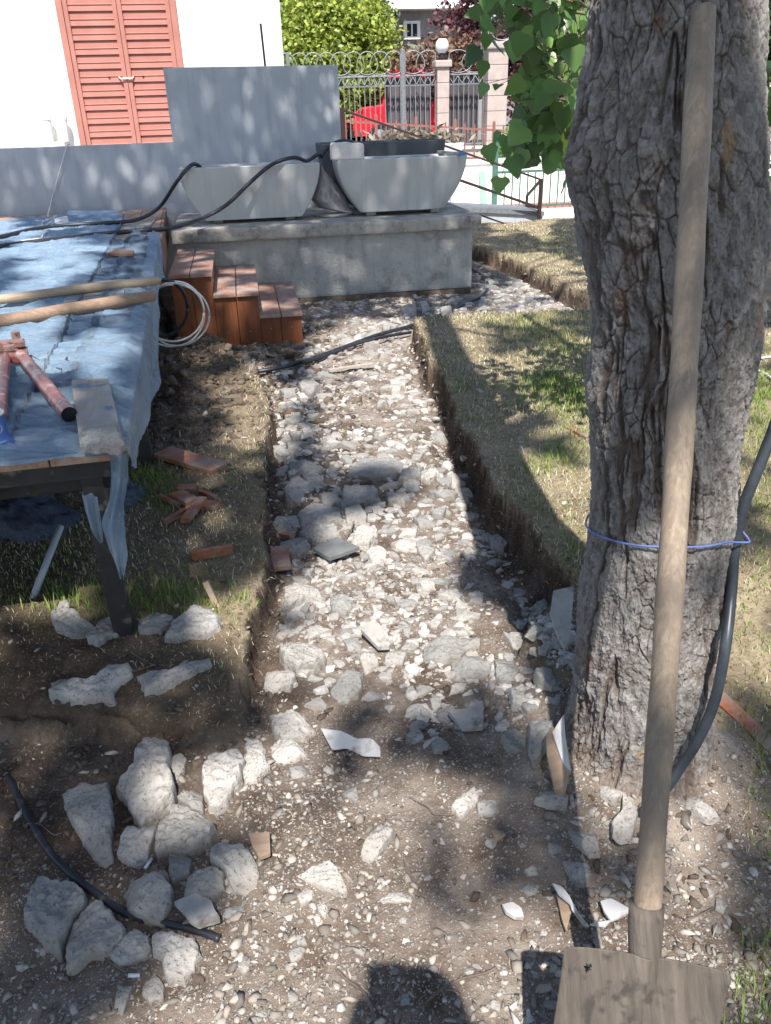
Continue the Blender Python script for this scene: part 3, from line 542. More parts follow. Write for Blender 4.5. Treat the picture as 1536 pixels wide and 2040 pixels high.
BIG = [
 (Z1, '318,445 425,388 500,392 585,395 605,480 612,640 612,830 570,865 500,830 440,730 370,600 330,520', .055, 'rubble_grey', 'long tapering concrete slab standing apart at the lower left, narrow end towards the camera'),
 (Z1, '720,330 740,270 790,210 850,205 930,225 935,270 930,350 955,430 945,520 880,570 765,638 735,600 690,530 625,430 650,385', .065, 'rubble_pale', 'largest pitted concrete chunk at the top of the lower left heap'),
 (Z1, '935,265 985,250 1015,275 1000,340 955,385 925,350', .045, 'rubble', 'small knob of concrete against the upper right of the largest pitted chunk'),
 (Z1, '1105,320 1165,250 1215,270 1310,240 1325,290 1320,400 1240,500 1180,560 1130,540 1115,470 1100,400', .06, 'rubble_pale', 'bright sunlit concrete slab right of the largest pitted chunk'),
 (Z1, '1310,290 1350,250 1440,260 1470,330 1400,400 1330,400', .05, 'rubble_pale', 'sunlit lump split off the right edge of the bright slab'),
 (Z1, '1350,170 1400,165 1440,230 1430,280 1350,270 1335,210', .045, 'rubble_pale', 'round sunlit lump above the bright slab at the bank corner'),
 (Z1, '930,520 1000,535 1100,590 1165,650 1150,720 1050,780 930,770 845,820 850,700 880,630 920,590', .06, 'rubble', 'wide wedge of concrete in the middle of the lower left heap'),
 (Z1, '960,490 1050,440 1105,480 1110,580 1040,560', .04, 'rubble_grey', 'flat grey concrete piece wedged behind the wide wedge'),
 (Z1, '640,700 700,650 770,660 850,632 855,670 815,760 810,810 740,860 700,835 635,810', .06, 'rubble', 'blunt concrete lump between the tapering slab and the wide wedge'),
 (Z1, '915,770 1000,768 1045,830 1030,900 975,930 930,955 912,880', .05, 'rubble_grey', 'smaller grey concrete block below the wide wedge'),
 (Z1, '1010,900 1050,870 1140,850 1220,890 1225,970 1150,1030 1040,1060 1005,1030', .06, 'rubble', 'rough concrete lump right of the smaller grey block'),
 (Z1, '1145,790 1180,755 1330,752 1400,850 1400,950 1330,1015 1270,990 1230,900 1150,830', .055, 'rubble_pale', 'pale concrete slab left of the ribbed tile shard'),
 (Z1, '665,1000 700,930 780,910 880,915 940,985 935,1060 890,1120 890,1180 780,1140 690,1100', .065, 'rubble', 'rounded concrete disc lying against the black conduit'),
 (Z1, '835,895 880,868 915,905 925,965 880,935', .04, 'rubble_grey', 'little grey lump behind the rounded concrete disc'),
 (Z1, '160,980 225,922 285,965 370,960 460,1010 470,1065 400,1130 350,1240 320,1320 240,1280 170,1200 105,1150', .07, 'rubble_grey', 'leftmost big concrete slab below the black conduit'),
 (Z1, '440,1100 500,1065 560,1075 610,1130 670,1190 660,1250 590,1320 480,1345 400,1400 345,1420 350,1250 380,1180', .07, 'rubble', 'second big concrete slab below the conduit, overlapping the leftmost one'),
 (Z1, '680,1240 740,1195 810,1240 820,1330 740,1370 640,1400 595,1350', .05, 'rubble_pale', 'low pale lump between the second slab and the notched block'),
 (Z1, '820,1230 870,1200 960,1225 1060,1240 1080,1330 1060,1400 1000,1470 900,1460 880,1400 900,1345 820,1310', .07, 'rubble_pale', 'notched pale concrete block at the lower end of the black conduit'),
 (Z1, '1215,1130 1270,1080 1345,1075 1330,1110 1260,1165 1205,1160', .03, 'rubble_grey', 'thin grey stone right of the cream tile shard'),
 (Z1, '775,1470 840,1440 890,1500 885,1580 810,1600 765,1560', .05, 'rubble', 'brownish lump below the notched block'),
 (Z1, '640,1490 720,1520 700,1590 660,1690 610,1660', .035, 'rubble_grey', 'narrow grey splinter of concrete beside the cigarette end'),
 (Z1, '1265,1385 1370,1375 1360,1440 1330,1480', .02, 'rubble_pale', 'white triangular flake right of the notched block'),
 (Z6, '240,600 260,565 390,580 430,620 400,655 310,675 260,650', .06, 'rubble', 'flat topped concrete chunk near the cracked corner of the left bank'),
 (Z6, '175,720 190,685 290,690 310,720 280,750 240,755 175,775', .045, 'rubble_pale', 'white chunk on bare brown soil close to the left bank'),
 (Z6, '450,760 500,700 550,665 590,690 570,780 480,795', .06, 'rubble_grey', 'grey wedge pointing up alone on brown soil'),
 (Z6, '260,345 360,325 410,350 430,390 350,385 330,400 255,430', .06, 'rubble_pale', 'oblong white chunk beside the left bank below the red offcut'),
 (Z6, '270,450 310,395 350,410 355,440 310,470 262,472', .045, 'rubble_pale', 'white pointed chunk just below the oblong white one'),
 (Z6, '450,380 530,375 545,420 520,450 455,430', .05, 'rubble_grey', 'grey square lump amid the sunlit white pieces'),
 (Z6, '550,600 590,570 630,600 655,650 600,685', .05, 'rubble_pale', 'white lump below the brown edged tile shard'),
 (Z6, '955,660 1010,610 1070,605 1125,650 1110,690 1040,710 965,695', .065, 'rubble_grey', 'broad grey chunk, left of the two large lumps near the tree'),
 (Z6, '1130,625 1210,620 1245,665 1220,710 1160,710 1135,680', .065, 'rubble_grey', 'oval grey lump with a round hole, right of the broad grey chunk'),
 (Z6, '1300,680 1350,670 1440,730 1425,760 1370,755 1310,710', .055, 'rubble', 'long lump lying across the edge of the tree shadow'),
 (Z6, '1165,530 1250,560 1260,600 1210,590', .035, 'rubble_pale', 'pale pointed sliver left of the tree shadow'),
 (Z6, '1265,480 1350,470 1355,500 1300,535 1275,520', .05, 'rubble_grey', 'shaded block left of the standing grey tile'),
 (Z6, '1294,410 1340,385 1375,400 1360,450 1310,460', .05, 'rubble_grey', 'shaded block above the standing grey tile'),
 (Z6, '540,150 560,100 640,90 650,130 610,165 550,165', .06, 'rubble_pale', 'white lump behind the dark slate tile'),
 (Z6, '320,120 400,90 470,100 500,130 400,165 340,150', .05, 'rubble', 'flat lump left of the dark slate tile'),
 (Z6, '240,150 330,140 380,180 330,220 260,210', .05, 'rubble', 'lump leaning on the square red wood offcut in the trench'),
 (Z6, '215,80 240,45 320,50 335,95 290,125 225,105', .06, 'rubble_grey', 'grey boulder tight against the left bank'),
 (Z6, '310,40 350,5 430,-8 490,0 505,70 400,100 340,95', .05, 'rubble_grey', 'largest flat grey slab in the middle of the trench'),
 (Z6, '505,20 570,10 605,50 600,80 520,75', .05, 'rubble', 'squarish block right of the largest flat slab'),
 (Z6, '600,190 650,165 690,200 680,235 620,230', .05, 'rubble_pale', 'bright lump right of the dark slate tile'),
 (Z6, '700,150 780,130 815,150 800,185 720,180', .05, 'rubble_pale', 'bright oblong lump behind the other sunlit ones'),
 (Z6, '815,310 880,290 890,340 830,345', .04, 'rubble_pale', 'bright square cornered lump alone to the right of the white heap'),
 (Z6, '890,350 960,340 1005,375 960,390 900,385', .04, 'rubble_pale', 'low pale lump below and right of the square cornered one'),
 (Z6, '830,590 900,550 1000,560 1030,590 990,640 900,650 840,630', .045, 'rubble_grey', 'earth stained flat slab behind the broad grey chunk'),
 (Z6, '1195,770 1240,765 1310,830 1320,860 1270,850 1205,825', .03, 'rubble_pale', 'pale crooked flake near the foot of the tree'),
 (Z6, '1275,890 1330,870 1380,885 1375,960 1300,1040 1275,990', .055, 'rubble_grey', 'tall grey slab fragment beside the brown shard at the tree'),
 (Z6, '1160,940 1220,915 1270,950 1265,1000 1195,990', .055, 'rubble_grey', 'grey lump left of the tall slab fragment at the tree'),
 (Z6, '195,875 300,840 390,910 350,950 250,960 210,930', .065, 'rubble', 'big domed chunk at the lower end of the left bank'),
 (Z6, '190,980 250,950 330,980 360,1010 300,1040 220,1040', .06, 'rubble_pale', 'sunlit chunk in front of the big domed one'),
 (Z6, '100,990 150,955 185,1000 170,1050 110,1040', .06, 'rubble_pale', 'sunlit chunk left of the one in front of the domed chunk'),
 (Z6, '765,930 810,905 840,930 820,965 780,965', .05, 'rubble_grey', 'small shaded lump below the yellowish stone'),
 (Z6, '870,970 910,955 950,980 930,1010 880,1010', .045, 'rubble_grey', 'shaded lump below the angular tile shard'),
 (Z6, '755,860 780,820 850,815 880,850 860,880 800,870', .035, 'rubble_pale', 'yellowish flat stone above the small shaded lump'),
 (Z6, '860,780 905,775 915,810 880,845', .05, 'rubble_pale', 'pale lump standing behind the yellowish stone'),
 (Z6, '890,830 950,800 975,830 950,880 895,875', .055, 'rubble_grey', 'grey lump between the yellowish stone and the angular tile shard'),
 (Z6, '280,1080 330,1060 360,1090 340,1115 290,1115', .045, 'rubble_grey', 'shaded lump above the bright slab on gritty soil'),
 (Z6, '1110,130 1150,120 1190,155 1170,185 1115,180', .055, 'rubble_grey', 'grey lump in the shade under the right trench edge'),
 (Z6, '1075,125 1105,112 1130,125 1110,150 1080,148', .045, 'rubble_grey', 'smaller lump touching the shaded one under the right edge'),
 (Z6, '500,-60 560,-75 640,-60 650,-20 560,5 505,-15', .045, 'rubble', 'flat piece uphill of the squarish block'),
 (Z6, '680,-50 740,-60 790,-30 760,0 690,-5', .05, 'rubble', 'lump uphill of the sunlit oblong ones'),
 (Z3, '190,510 260,475 370,470 390,510 370,550 280,545', .045, 'rubble_pale', 'domed pale stone just below the brown shard'),
 (Z3, '560,430 640,425 720,460 700,485 630,510 570,470', .05, 'rubble_pale', 'upper pale lump between the tree foot and the shovel handle'),
 (Z3, '690,490 760,520 790,600 745,720 690,735 635,700 630,650 690,590', .05, 'rubble_pale', 'lower speckled lump touching the shovel handle on its left'),
 (Z3, '385,690 500,680 545,740 570,830 500,830 430,760', .04, 'rubble', 'flat grey piece crossed by the handle shadow'),
 (Z3, '265,780 290,770 350,785 350,815 290,840 262,810', .03, 'rubble', 'small cornered stone left of the handle shadow'),
 (Z3, '350,875 500,880 515,930 480,1000 430,990 370,920', .04, 'rubble', 'three cornered stone half in the handle shadow'),
 (Z3, '130,935 170,905 250,930 220,955 150,955', .03, 'rubble_pale', 'pale stone, upper of two left of the three cornered one'),
 (Z3, '110,1035 150,995 230,1005 215,1050 150,1070', .035, 'rubble', 'pale stone, lower of two left of the three cornered one'),
 (Z3, '1035,520 1100,500 1130,545 1210,590 1255,630 1180,650 1100,600 1050,580', .03, 'rubble_pale', 'ragged white crust right of the shovel handle'),
 (Z3, '1060,630 1095,640 1090,700 1050,660', .02, 'rubble_pale', 'small white chip below the ragged white crust'),
 (Z3, '1165,1050 1190,1035 1215,1060 1210,1090 1175,1090', .02, 'rubble_pale', 'small white pebble right of the shovel socket'),
 (Z3, '1225,1090 1260,1075 1300,1110 1270,1170 1225,1150', .03, 'rubble', 'brownish stone below the white pebble right of the shovel'),
 (Z3, '185,1225 205,1195 225,1230 205,1260', .02, 'rubble_pale', 'upper of two small white chips left of the curved shard'),
 (Z3, '210,1300 240,1250 262,1300 240,1325', .02, 'rubble_pale', 'lower of two small white chips left of the curved shard'),
 (Z2, '450,205 520,165 530,240 515,262 480,230', .03, 'rubble_pale', 'white flake in the sunlit grit below the curled white scrap'),
 (Z2, '540,450 620,345 690,375 640,450 580,515 540,500', .045, 'rubble_pale', 'oblong white brick end alone in the middle foreground'),
 (Z2, '950,270 980,225 1055,168 1075,200 1060,250 980,318', .045, 'rubble_pale', 'speckled oblong stone right of the middle foreground'),
 (Z2, '1060,260 1100,235 1150,240 1180,280 1140,305 1070,295', .035, 'rubble', 'dull lump touching the speckled oblong stone'),
 (Z2, '240,570 330,545 400,530 440,570 475,630 460,660 380,640 330,620', .035, 'rubble_pale', 'flat spreading chunk below the ribbed shard'),
 (Z2, '245,670 290,630 325,650 320,680 270,705', .03, 'rubble_pale', 'oval stone under the flat spreading chunk'),
 (Z2, '340,710 375,697 397,740 380,768 350,745', .025, 'rubble_pale', 'upper of two white chips in the lower middle'),
 (Z2, '328,760 345,748 370,790 350,818 330,795', .02, 'rubble_pale', 'lower of two white chips in the lower middle'),
 (Z2, '1125,370 1180,370 1195,400 1150,425', .025, 'cardboard', 'tan pebble above the round grey one'),
 (Z2, '1097,430 1110,412 1140,412 1153,435 1140,458 1108,456', .025, 'rubble_grey', 'round grey pebble below the tan one'),
 (Z2, '625,690 690,655 770,680 765,705 640,705', .02, 'rubble_pale', 'low white crust above the wilted grass wisp'),
 (Z2, '208,930 240,895 290,905 270,950 225,972', .025, 'rubble', 'lower of two dull stones left of the photographer shadow'),
 (Z2, '225,840 285,850 297,890 250,890', .025, 'rubble', 'upper of two dull stones left of the photographer shadow'),
 (Z2, '58,1190 100,1175 120,1200 100,1222 65,1215', .03, 'rubble', 'round stone on the bottom edge at the left'),
 (Z2, '242,1235 290,1230 315,1265 245,1265', .03, 'rubble_pale', 'white stone on the bottom edge left of centre'),
 (Z4, '450,980 520,920 620,905 700,935 660,1000 560,990', .04, 'rubble_grey', 'broad flat slab lying across the middle of the trench'),
 (Z4, '670,1000 700,940 780,935 760,985 700,1010', .06, 'rubble_grey', 'grey block right of the broad flat slab'),
 (Z4, '760,960 820,945 845,985 800,1010 765,1000', .055, 'rubble_pale', 'half lit block between the grey block and the bright pair'),
 (Z4, '685,1015 740,985 765,1010 740,1030 690,1030', .05, 'rubble', 'lump in front of the half lit block'),
 (Z4, '870,990 910,975 960,1020 920,1035 875,1020', .055, 'rubble_pale', 'upper block of the bright pair by the right trench side'),
 (Z4, '905,1040 960,1030 990,1070 950,1085 910,1070', .055, 'rubble_pale', 'lower block of the bright pair by the right trench side'),
 (Z4, '240,975 310,965 360,1025 340,1040 270,1010', .04, 'rubble_grey', 'slanting slab left of the broad flat one'),
 (Z4, '200,930 290,935 350,950 330,970 215,990', .04, 'rubble_grey', 'brownish slab above the slanting one'),
 (Z4, '180,1045 240,1025 270,1060 250,1100 190,1085', .06, 'rubble_grey', 'grey block left of the slanting slab'),
 (Z4, '335,1065 400,1060 435,1085 380,1115 345,1100', .05, 'rubble_grey', 'grey lump above the largest flat slab'),
 (Z4, '395,1095 450,1075 490,1110 430,1130', .05, 'rubble_grey', 'second grey lump above the largest flat slab'),
 (Z4, '800,1140 840,1115 875,1120 860,1165 820,1155', .045, 'rubble_grey', 'dark pointed lump right of the squarish block'),
 (Z4, '730,1165 780,1150 810,1190 760,1205', .04, 'rubble_grey', 'lump left of the dark pointed one'),
 (Z4, '200,790 235,773 260,800 245,830 210,820', .07, 'rubble', 'smooth round stone, left of two near the left bank'),
 (Z4, '250,775 285,765 300,800 270,812', .06, 'rubble_pale', 'smooth bright stone, right of two near the left bank'),
 (Z4, '130,860 170,850 210,885 180,910 140,895', .07, 'rubble_grey', 'grey slab leaning at the foot of the left bank'),
 (Z4, '190,840 240,830 250,870 210,885', .06, 'rubble_grey', 'grey block just right of the slab leaning at the left bank'),
 (Z4, '635,600 680,600 680,630 640,635', .06, 'rubble_pale', 'round pale stone amid the far part of the trench'),
 (Z4, '755,255 780,238 803,270 770,278', .09, 'rubble_pale', 'pointed white stone by the plinth foot'),
 (Z4, '680,280 735,265 745,290 690,302', .08, 'rubble', 'wide stone left of the pointed white one at the plinth'),
 (Z4, '845,285 890,275 900,300 850,308', .07, 'rubble_grey', 'grey stone right of the pointed white one at the plinth'),
 (Z4, '160,620 230,610 235,640 180,645', .07, 'rubble_grey', 'grey slab where the hose enters the rubble'),
 (Z4, '240,600 300,595 340,615 300,645 255,630', .07, 'rubble_grey', 'grey slab right of the one where the hose enters'),
]
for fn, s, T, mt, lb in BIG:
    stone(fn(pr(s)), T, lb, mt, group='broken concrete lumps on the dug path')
# smaller lumps fill the trench: every one is its own object
def rnd_outline(x, y, s, g):
    n = g.integers(5, 9); a = np.sort(g.uniform(0, 6.28, n)); rr = s*g.uniform(0.6, 1.1, n); th = g.uniform(0, 3.14); st = g.uniform(0.65, 1)
    u = np.cos(a)*rr; v = np.sin(a)*rr*st
    return np.stack([x+u*math.cos(th)-v*math.sin(th), y+u*math.sin(th)+v*math.cos(th)], -1)
g = np.random.default_rng(77); taken = []
ZONES = [  # photo polygon, single lumps, size range, loose small ones, label
 ('527,745 700,640 800,640 850,720 890,800 600,800 540,830', 30, (.05, .10), 330, 'grey broken concrete lump in the far end of the trench, one of many alike'),
 ('540,800 620,800 620,960 545,990', 18, (.045, .085), 120, 'grey broken concrete lump crowded along the foot of the left bank'),
 ('600,850 920,850 950,1000 620,1020', 28, (.04, .08), 260, 'broken concrete lump packed around the flat slabs half way along the trench'),
 ('540,1000 960,1000 1000,1120 545,1120', 22, (.032, .065), 260, 'broken concrete lump among the boulders in the middle of the trench'),
 ('560,1110 900,1110 960,1300 760,1330 560,1240', 34, (.026, .055), 520, 'sunlit white concrete fragment in the bright patch of the trench'),
 ('800,1300 1100,1300 1120,1450 820,1480', 16, (.022, .045), 260, 'grey concrete fragment in the trench left of the tree'),
 ('950,960 1010,1060 1110,1200 1140,1400 1090,1380 1030,1150', 18, (.022, .045), 260, 'grey fragment in the shaded gully under the right trench edge'),
 ('600,600 930,560 940,625 800,640 620,640', 16, (.04, .08), 300, 'rubble stone strewn along the foot of the white plinth'),
 ('950,540 1030,545 1176,600 1176,622 960,625', 20, (.045, .09), 420, 'pale rubble stone in the side trench beyond the lawn'),
 ('420,1500 1180,1500 1180,2030 300,2030', 12, (.012, .02), 150, 'small white stone scattered over the gritty foreground'),
 ('540,740 850,740 1000,1100 1100,1400 560,1400', 0, (.03, .04), 900, '')]
LO = []; lo_n = 0; LCc = []
for poly, n, (s0, s1), nloose, lb in ZONES:
    pts = [P(a, b, 0.02) for a, b in pr(poly)]; pp = np.array(pts)[:, :2]; lo, hi = pp.min(0), pp.max(0); k = 0; tries = 0; kl = 0
    while (k < n or kl < nloose) and tries < 20000:
        tries += 1; x, y = g.uniform(lo[0], hi[0]), g.uniform(lo[1], hi[1])
        if sdist(np.array([x]), np.array([y]), pp)[0] < 0: continue
        rq, fq, lq = regions(np.array([x]), np.array([y]))
        if max(rq[0], fq[0], lq[0]) > -.055 and y > 1.9: continue
        big = k < n
        s = s0+(s1-s0)*g.uniform()**1.6 if big else s0*(.25+.95*g.uniform()**1.5)
        if big and any((x-a)**2+(y-b)**2 < (0.75*(s+c))**2 for a, b, c in taken): continue
        z = float(gh(np.array([x]), np.array([y]))[0]); _sd += 1
        (V, F), c = lump(rnd_outline(x, y, s, g), z-0.003, s*g.uniform(0.7, 1.2), _sd, nt=22 if big else 11, nr=9 if big else 6, facets=6)
        if big:
            taken.append((x, y, s)); k += 1
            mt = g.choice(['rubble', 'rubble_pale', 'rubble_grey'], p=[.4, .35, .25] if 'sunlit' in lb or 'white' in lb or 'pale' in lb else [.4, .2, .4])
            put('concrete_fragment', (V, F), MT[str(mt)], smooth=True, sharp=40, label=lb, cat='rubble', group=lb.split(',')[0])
        else:
            kl += 1; LO.append((V, [tuple(q+lo_n for q in f) for f in F])); lo_n += len(V); LCc.append(np.full(len(V), g.uniform(.26, .60)))
cc3 = np.concatenate(LCc)[:, None]*np.array([1, .955, .90])
t = NT('small_rubble'); t.b.inputs['Specular IOR Level'].default_value = 0.2
c_ = t.mix(t.ramp(t.noise(45, 5, 0.7), 0.42, 0.68, 0, 0.5), t.attr('Col'), (0.2, 0.17, 0.14)); c_ = t.mix(t.math('MULTIPLY', t.ramp(t.noise(210, 4, 0.75), 0.54, 0.62), 0.5), c_, (0.15, 0.14, 0.13))
MT['smallrubble'] = t.fin(c_, 0.92, t.bump(t.noise(70, 7, 0.7), 0.9, 0.006))
put('loose_rubble', (np.concatenate([a for a, b in LO]), [f for a, b in LO for f in b]), MT['smallrubble'], base=(0, 0, 0), cols=cc3, kind='stuff', label='small loose concrete crumbs filling the gaps between the lumps in the trench', cat='rubble')
# flat shards, tiles, scraps
def shard(px, th, mat, name, label, cat, lift=0.012, tilt=(0, 0), curl=0.0, bev=0.0015, group=None):
    O = [P(a, b, lift+0.01) for a, b in px]; c = sum(O)/len(O); z = float(gh(c[:1], c[1:2])[0])+lift
    O = [P(a, b, z) for a, b in px]; c = sum(O)/len(O)
    R_ = max(np.linalg.norm(q-c) for q in O)
    # dense fan so that it can curl
    nt = 40; o = np.array(O)[:, :2]; seg = np.linalg.norm(np.roll(o, -1, 0)-o, axis=1); cum = np.concatenate([[0], np.cumsum(seg)]); tt = np.linspace(0, cum[-1], nt, endpoint=False)
    oc = np.vstack([o, o[:1]]); ring = np.stack([np.interp(tt, cum, oc[:, 0]), np.interp(tt, cum, oc[:, 1])], -1)
    V = []; F = []
    for side in (1, 0):
        for r in (1.0, 0.66, 0.33, 0.02):
            for q in ring:
                p = c[:2]+(q-c[:2])*r; d = (p-c[:2]); zz = z+(th if side else 0)+tilt[0]*d[0]+tilt[1]*d[1]+curl*((d@d)/R_)
                zz += 0.002*float(vn(p[0]*60, p[1]*60, s=3)); V.append((p[0], p[1], zz))
    for s0, fl in ((0, False), (4*nt, True)):
        for r in range(3):
            for k in range(nt):
                f = (s0+r*nt+k, s0+r*nt+(k+1) % nt, s0+(r+1)*nt+(k+1) % nt, s0+(r+1)*nt+k); F.append(f[::-1] if fl else f)
    for k in range(nt): F.append((k, 4*nt+k, 4*nt+(k+1) % nt, (k+1) % nt))
    F.append(tuple(3*nt+k for k in range(nt))); F.append(tuple(7*nt+k for k in range(nt))[::-1])
    return put(name, (V, F), MT[mat], smooth=True, sharp=50, label=label, cat=cat, group=group)
shard(Z1(pr('955,1110 1070,1060 1160,1105 1175,1150 1210,1200 1090,1240 1040,1210 1010,1165')), .012, 'tile', 'tile_shard', 'cream tile shard with rippled face lying over the conduit end', 'tile shard', .025)
shard(Z1(pr('1360,730 1475,725 1480,840 1420,865 1380,800')), .01, 'cardboard', 'tile_shard', 'tan ribbed tile shard right of the pale slab', 'tile shard', .02)
shard(Z6(pr('580,545 625,505 690,560 700,600 650,600')), .014, 'tile', 'tile_shard', 'tilted shard with brown centre in the sunlit rubble', 'tile shard', .03, (0.1, 0.25))
shard(Z6(pr('1360,480 1370,430 1455,420 1445,540 1430,570 1390,530')), .012, 'tile', 'tile_shard', 'grey tile propped up at the foot of the right trench edge', 'tile shard', .06, (0.1, 0.5))
shard(Z6(pr('380,205 480,162 575,200 450,243')), .014, 'tile_dark', 'slate_tile', 'dark slate tile lying flat in the trench', 'tile', .03, (0, 0.05))
shard(Z6(pr('940,880 1020,870 1040,830 1085,850 1085,940 1000,945')), .012, 'tile', 'tile_shard', 'angular pale tile shard with a notch left of the tree', 'tile shard', .02, (0, 0.1))
shard(Z6(pr('415,955 500,960 560,985 625,985 660,1020 660,1055 590,1050 520,1020 460,1030')), .003, 'tile_white', 'plastic_scrap', 'curled blue white scrap on gritty soil below the big wedge', 'scrap', .015, (0, 0.1), 0.05)
shard(Z4(pr('930,925 970,912 982,925 940,940')), .012, 'tile', 'tile_shard', 'thin pale tile piece high on the right trench side', 'tile shard', .05)
shard(Z3(pr('0,1170 60,1155 110,1190 125,1245 70,1240 20,1210')), .01, 'tile_white', 'tile_shard', 'white glazed shard in the lower foreground right of the head shadow', 'tile shard', .012)
shard(Z3(pr('245,260 280,225 400,345 365,465 310,460 255,330')), .012, 'cardboard', 'tile_shard', 'brown backed shard leaning at the foot of the tree', 'tile shard', .04, (0.2, 0.55))
shard(Z3(pr('285,215 345,155 360,230 400,345 340,300')), .010, 'tile_white', 'tile_shard', 'white shard standing behind the brown backed one at the tree', 'tile shard', .055, (0.1, 0.7))
shard(Z3(pr('285,1060 340,1070 380,1110 430,1190 500,1275 460,1260 400,1190 380,1130 320,1110')), .004, 'tile_white', 'plastic_scrap', 'curved white sliver left of the shovel socket', 'scrap', .03, (-0.1, 0.15), 0.06)
shard(Z3(pr('310,1110 390,1125 400,1190 365,1320 340,1250')), .008, 'cardboard', 'tile_shard', 'brown shard under the curved white sliver', 'tile shard', .01)
shard(Z3(pr('560,1150 620,1135 740,1190 700,1220 620,1250 580,1200')), .006, 'tile_white', 'tile_shard', 'white pointed shard touching the shovel socket', 'tile shard', .02, (0, 0.15))
shard(Z3(pr('500,1275 560,1262 620,1255 590,1285')), .006, 'tile_white', 'tile_shard', 'small white shard under the pointed one by the socket', 'tile shard', .015)
# mortar spilt round the deck leg
def patch(px, T, label, seed):
    T *= 1.25
    O = [P(a, b, 0.09) for a, b in px]; c = sum(O)/len(O); z = float(gh(c[:1], c[1:2])[0])
    (V, F), c = lump(O, z-0.012, T, seed, nt=64, nr=18, facets=3, rough=1.3); put('mortar_spill', (V, F), MT['mortar'], smooth=True, label=label, cat='mortar')
def Zp(p): return [(100+x/3.339, 1180+y/3.339) for x, y in p]
patch(Zp(pr('20,230 100,160 140,150 150,200 220,240 310,270 310,320 270,350 180,365 110,330 50,310')), .05, 'lumpy grey mortar spill left of the near deck leg', 501)
patch(Zp(pr('320,220 400,205 460,230 470,330 400,350 330,410 265,390 310,320')), .045, 'grey mortar spill touching the near deck leg on its left', 502)
patch(Zp(pr('590,190 700,180 830,215 830,260 740,320 600,320')), .03, 'thin mortar spill behind the near deck leg', 503)
patch(Zp(pr('860,250 960,185 1080,180 1140,220 1130,290 1060,340 960,350 850,370 770,370')), .035, 'round sunlit mortar spill right of the near deck leg', 504)
patch(Zp(pr('0,620 100,680 180,690 330,640 420,570 540,560 560,620 480,670 440,700 420,750 280,765 150,760 0,730')), .035, 'long mortar rim in front of the near deck leg', 505)
patch(Zp(pr('560,610 640,580 740,590 800,620 960,510 1090,490 1080,540 960,590 760,690 640,705')), .03, 'curved mortar rim sweeping right from the deck leg', 506)
# ------------------------------------------------------------ PINE TREE (trunk in the picture, crown above it)
SIL = [(0, 1172, 1524), (100, 1172, 1527), (200, 1152, 1530), (250, 1141, 1532), (310, 1131, 1535), (380, 1137, 1536), (450, 1150, 1535), (550, 1166, 1531), (620, 1180, 1527), (700, 1176, 1519), (780, 1163, 1499), (850, 1171, 1489), (950, 1180, 1481), (1050, 1176, 1475), (1150, 1165, 1458), (1250, 1151, 1450), (1350, 1144, 1439), (1450, 1134, 1412), (1500, 1128, 1400)]
FW = np.array([TRUNK[0], TRUNK[1]])/np.linalg.norm(TRUNK); SD = np.array([FW[1], -FW[0]])    # away from / across the view
rows = []
for yy, a, b in SIL:
    q = PD((a+b)/2, yy, 1.63); dep = (q-_C)@_F; lo_ = PD(a, yy, 1.63); hi_ = PD(b, yy, 1.63)
    rows.append((q[2], (lo_[:2]-TRUNK)@SD, (hi_[:2]-TRUNK)@SD))
rows = np.array(rows)[::-1]
def trunk_c(z):
    a = np.interp(z, rows[:, 0], rows[:, 1]); b = np.interp(z, rows[:, 0], rows[:, 2]); c = (a+b)/2; r = (b-a)/2
    c = np.where(z > rows[-1, 0], c, c); r = np.where(z > rows[-1, 0], np.maximum(r-(z-rows[-1, 0])*0.05, 0.125-(z-3)*.008), r)
    r = r+0.055*np.clip((0.24-z)/0.25, 0, 1.5)**1.8
    return c, r
zs = np.concatenate([np.arange(-0.12, 1.95, 0.0021), np.linspace(1.96, 11.5, 120)])
th = np.concatenate([np.linspace(-1.75, 1.75, 430), np.linspace(1.8, 2*math.pi-1.8, 90)])     # 0 faces the camera
TH, ZS = np.meshgrid(th, zs); cc, rr = trunk_c(ZS)
u = TH*0.175; v = ZS
def terr(x, n, e=.72): y = x*n; k = np.floor(y); return (k+sstep(e, 1, y-k))/n
def bark(u, v):
    wu = u+0.007*fbm(u*22, v*16, o=4, s=71)+0.012*fbm(u*6, v*4, o=2, s=72); wv = v+0.014*fbm(u*20, v*14, o=4, s=73)
    a = terr(.5+.5*fbm(wu*26, wv*15, o=4, s=74, g=.55), 9); b = terr(.5+.5*fbm(wu*75+a*3, wv*46, o=4, s=75, g=.6), 7)
    f1, f2, i1 = worley(wu/0.030, wv/0.055, 76); crack = sstep(0.10, 0.0, f2-f1)*sstep(-.25, .2, fbm(u*12, v*8, o=2, s=77))
    g1, g2, i2 = worley(wu/0.010+fbm(wu*80, wv*50, o=3, s=83)*.8, wv/0.015+fbm(wu*50, wv*70, o=3, s=84)*.8, 78); c2 = sstep(0.12, 0.0, g2-g1)
    f = 1-np.abs(fbm(wu*11, wv*1.7, o=5, s=81, g=.6)); fur = sstep(0.90, 0.99, f)*sstep(-.2, .2, fbm(u*6, v*2.2, o=2, s=85))
    fl = fbm(wu*120, wv*80, o=4, s=82)
    h = 0.016*a+0.0085*b+0.002*i2-0.0045*crack-0.0020*c2+0.0022*fl+0.006*fbm(u*10, v*6, o=3, s=86)-0.012*fur-.012
    return h, 1-np.clip(crack*.7+c2*.35+fur+.3*(b < .42), 0, 1), fl, b*.55+i2*.45
hb, crv, fl, ter = bark(u, v)
def knot(ux, vz, rx, rz, amt):
    return amt*np.exp(-(((u-ux)/rx)**2+((v-vz)/rz)**2))
kn = 0
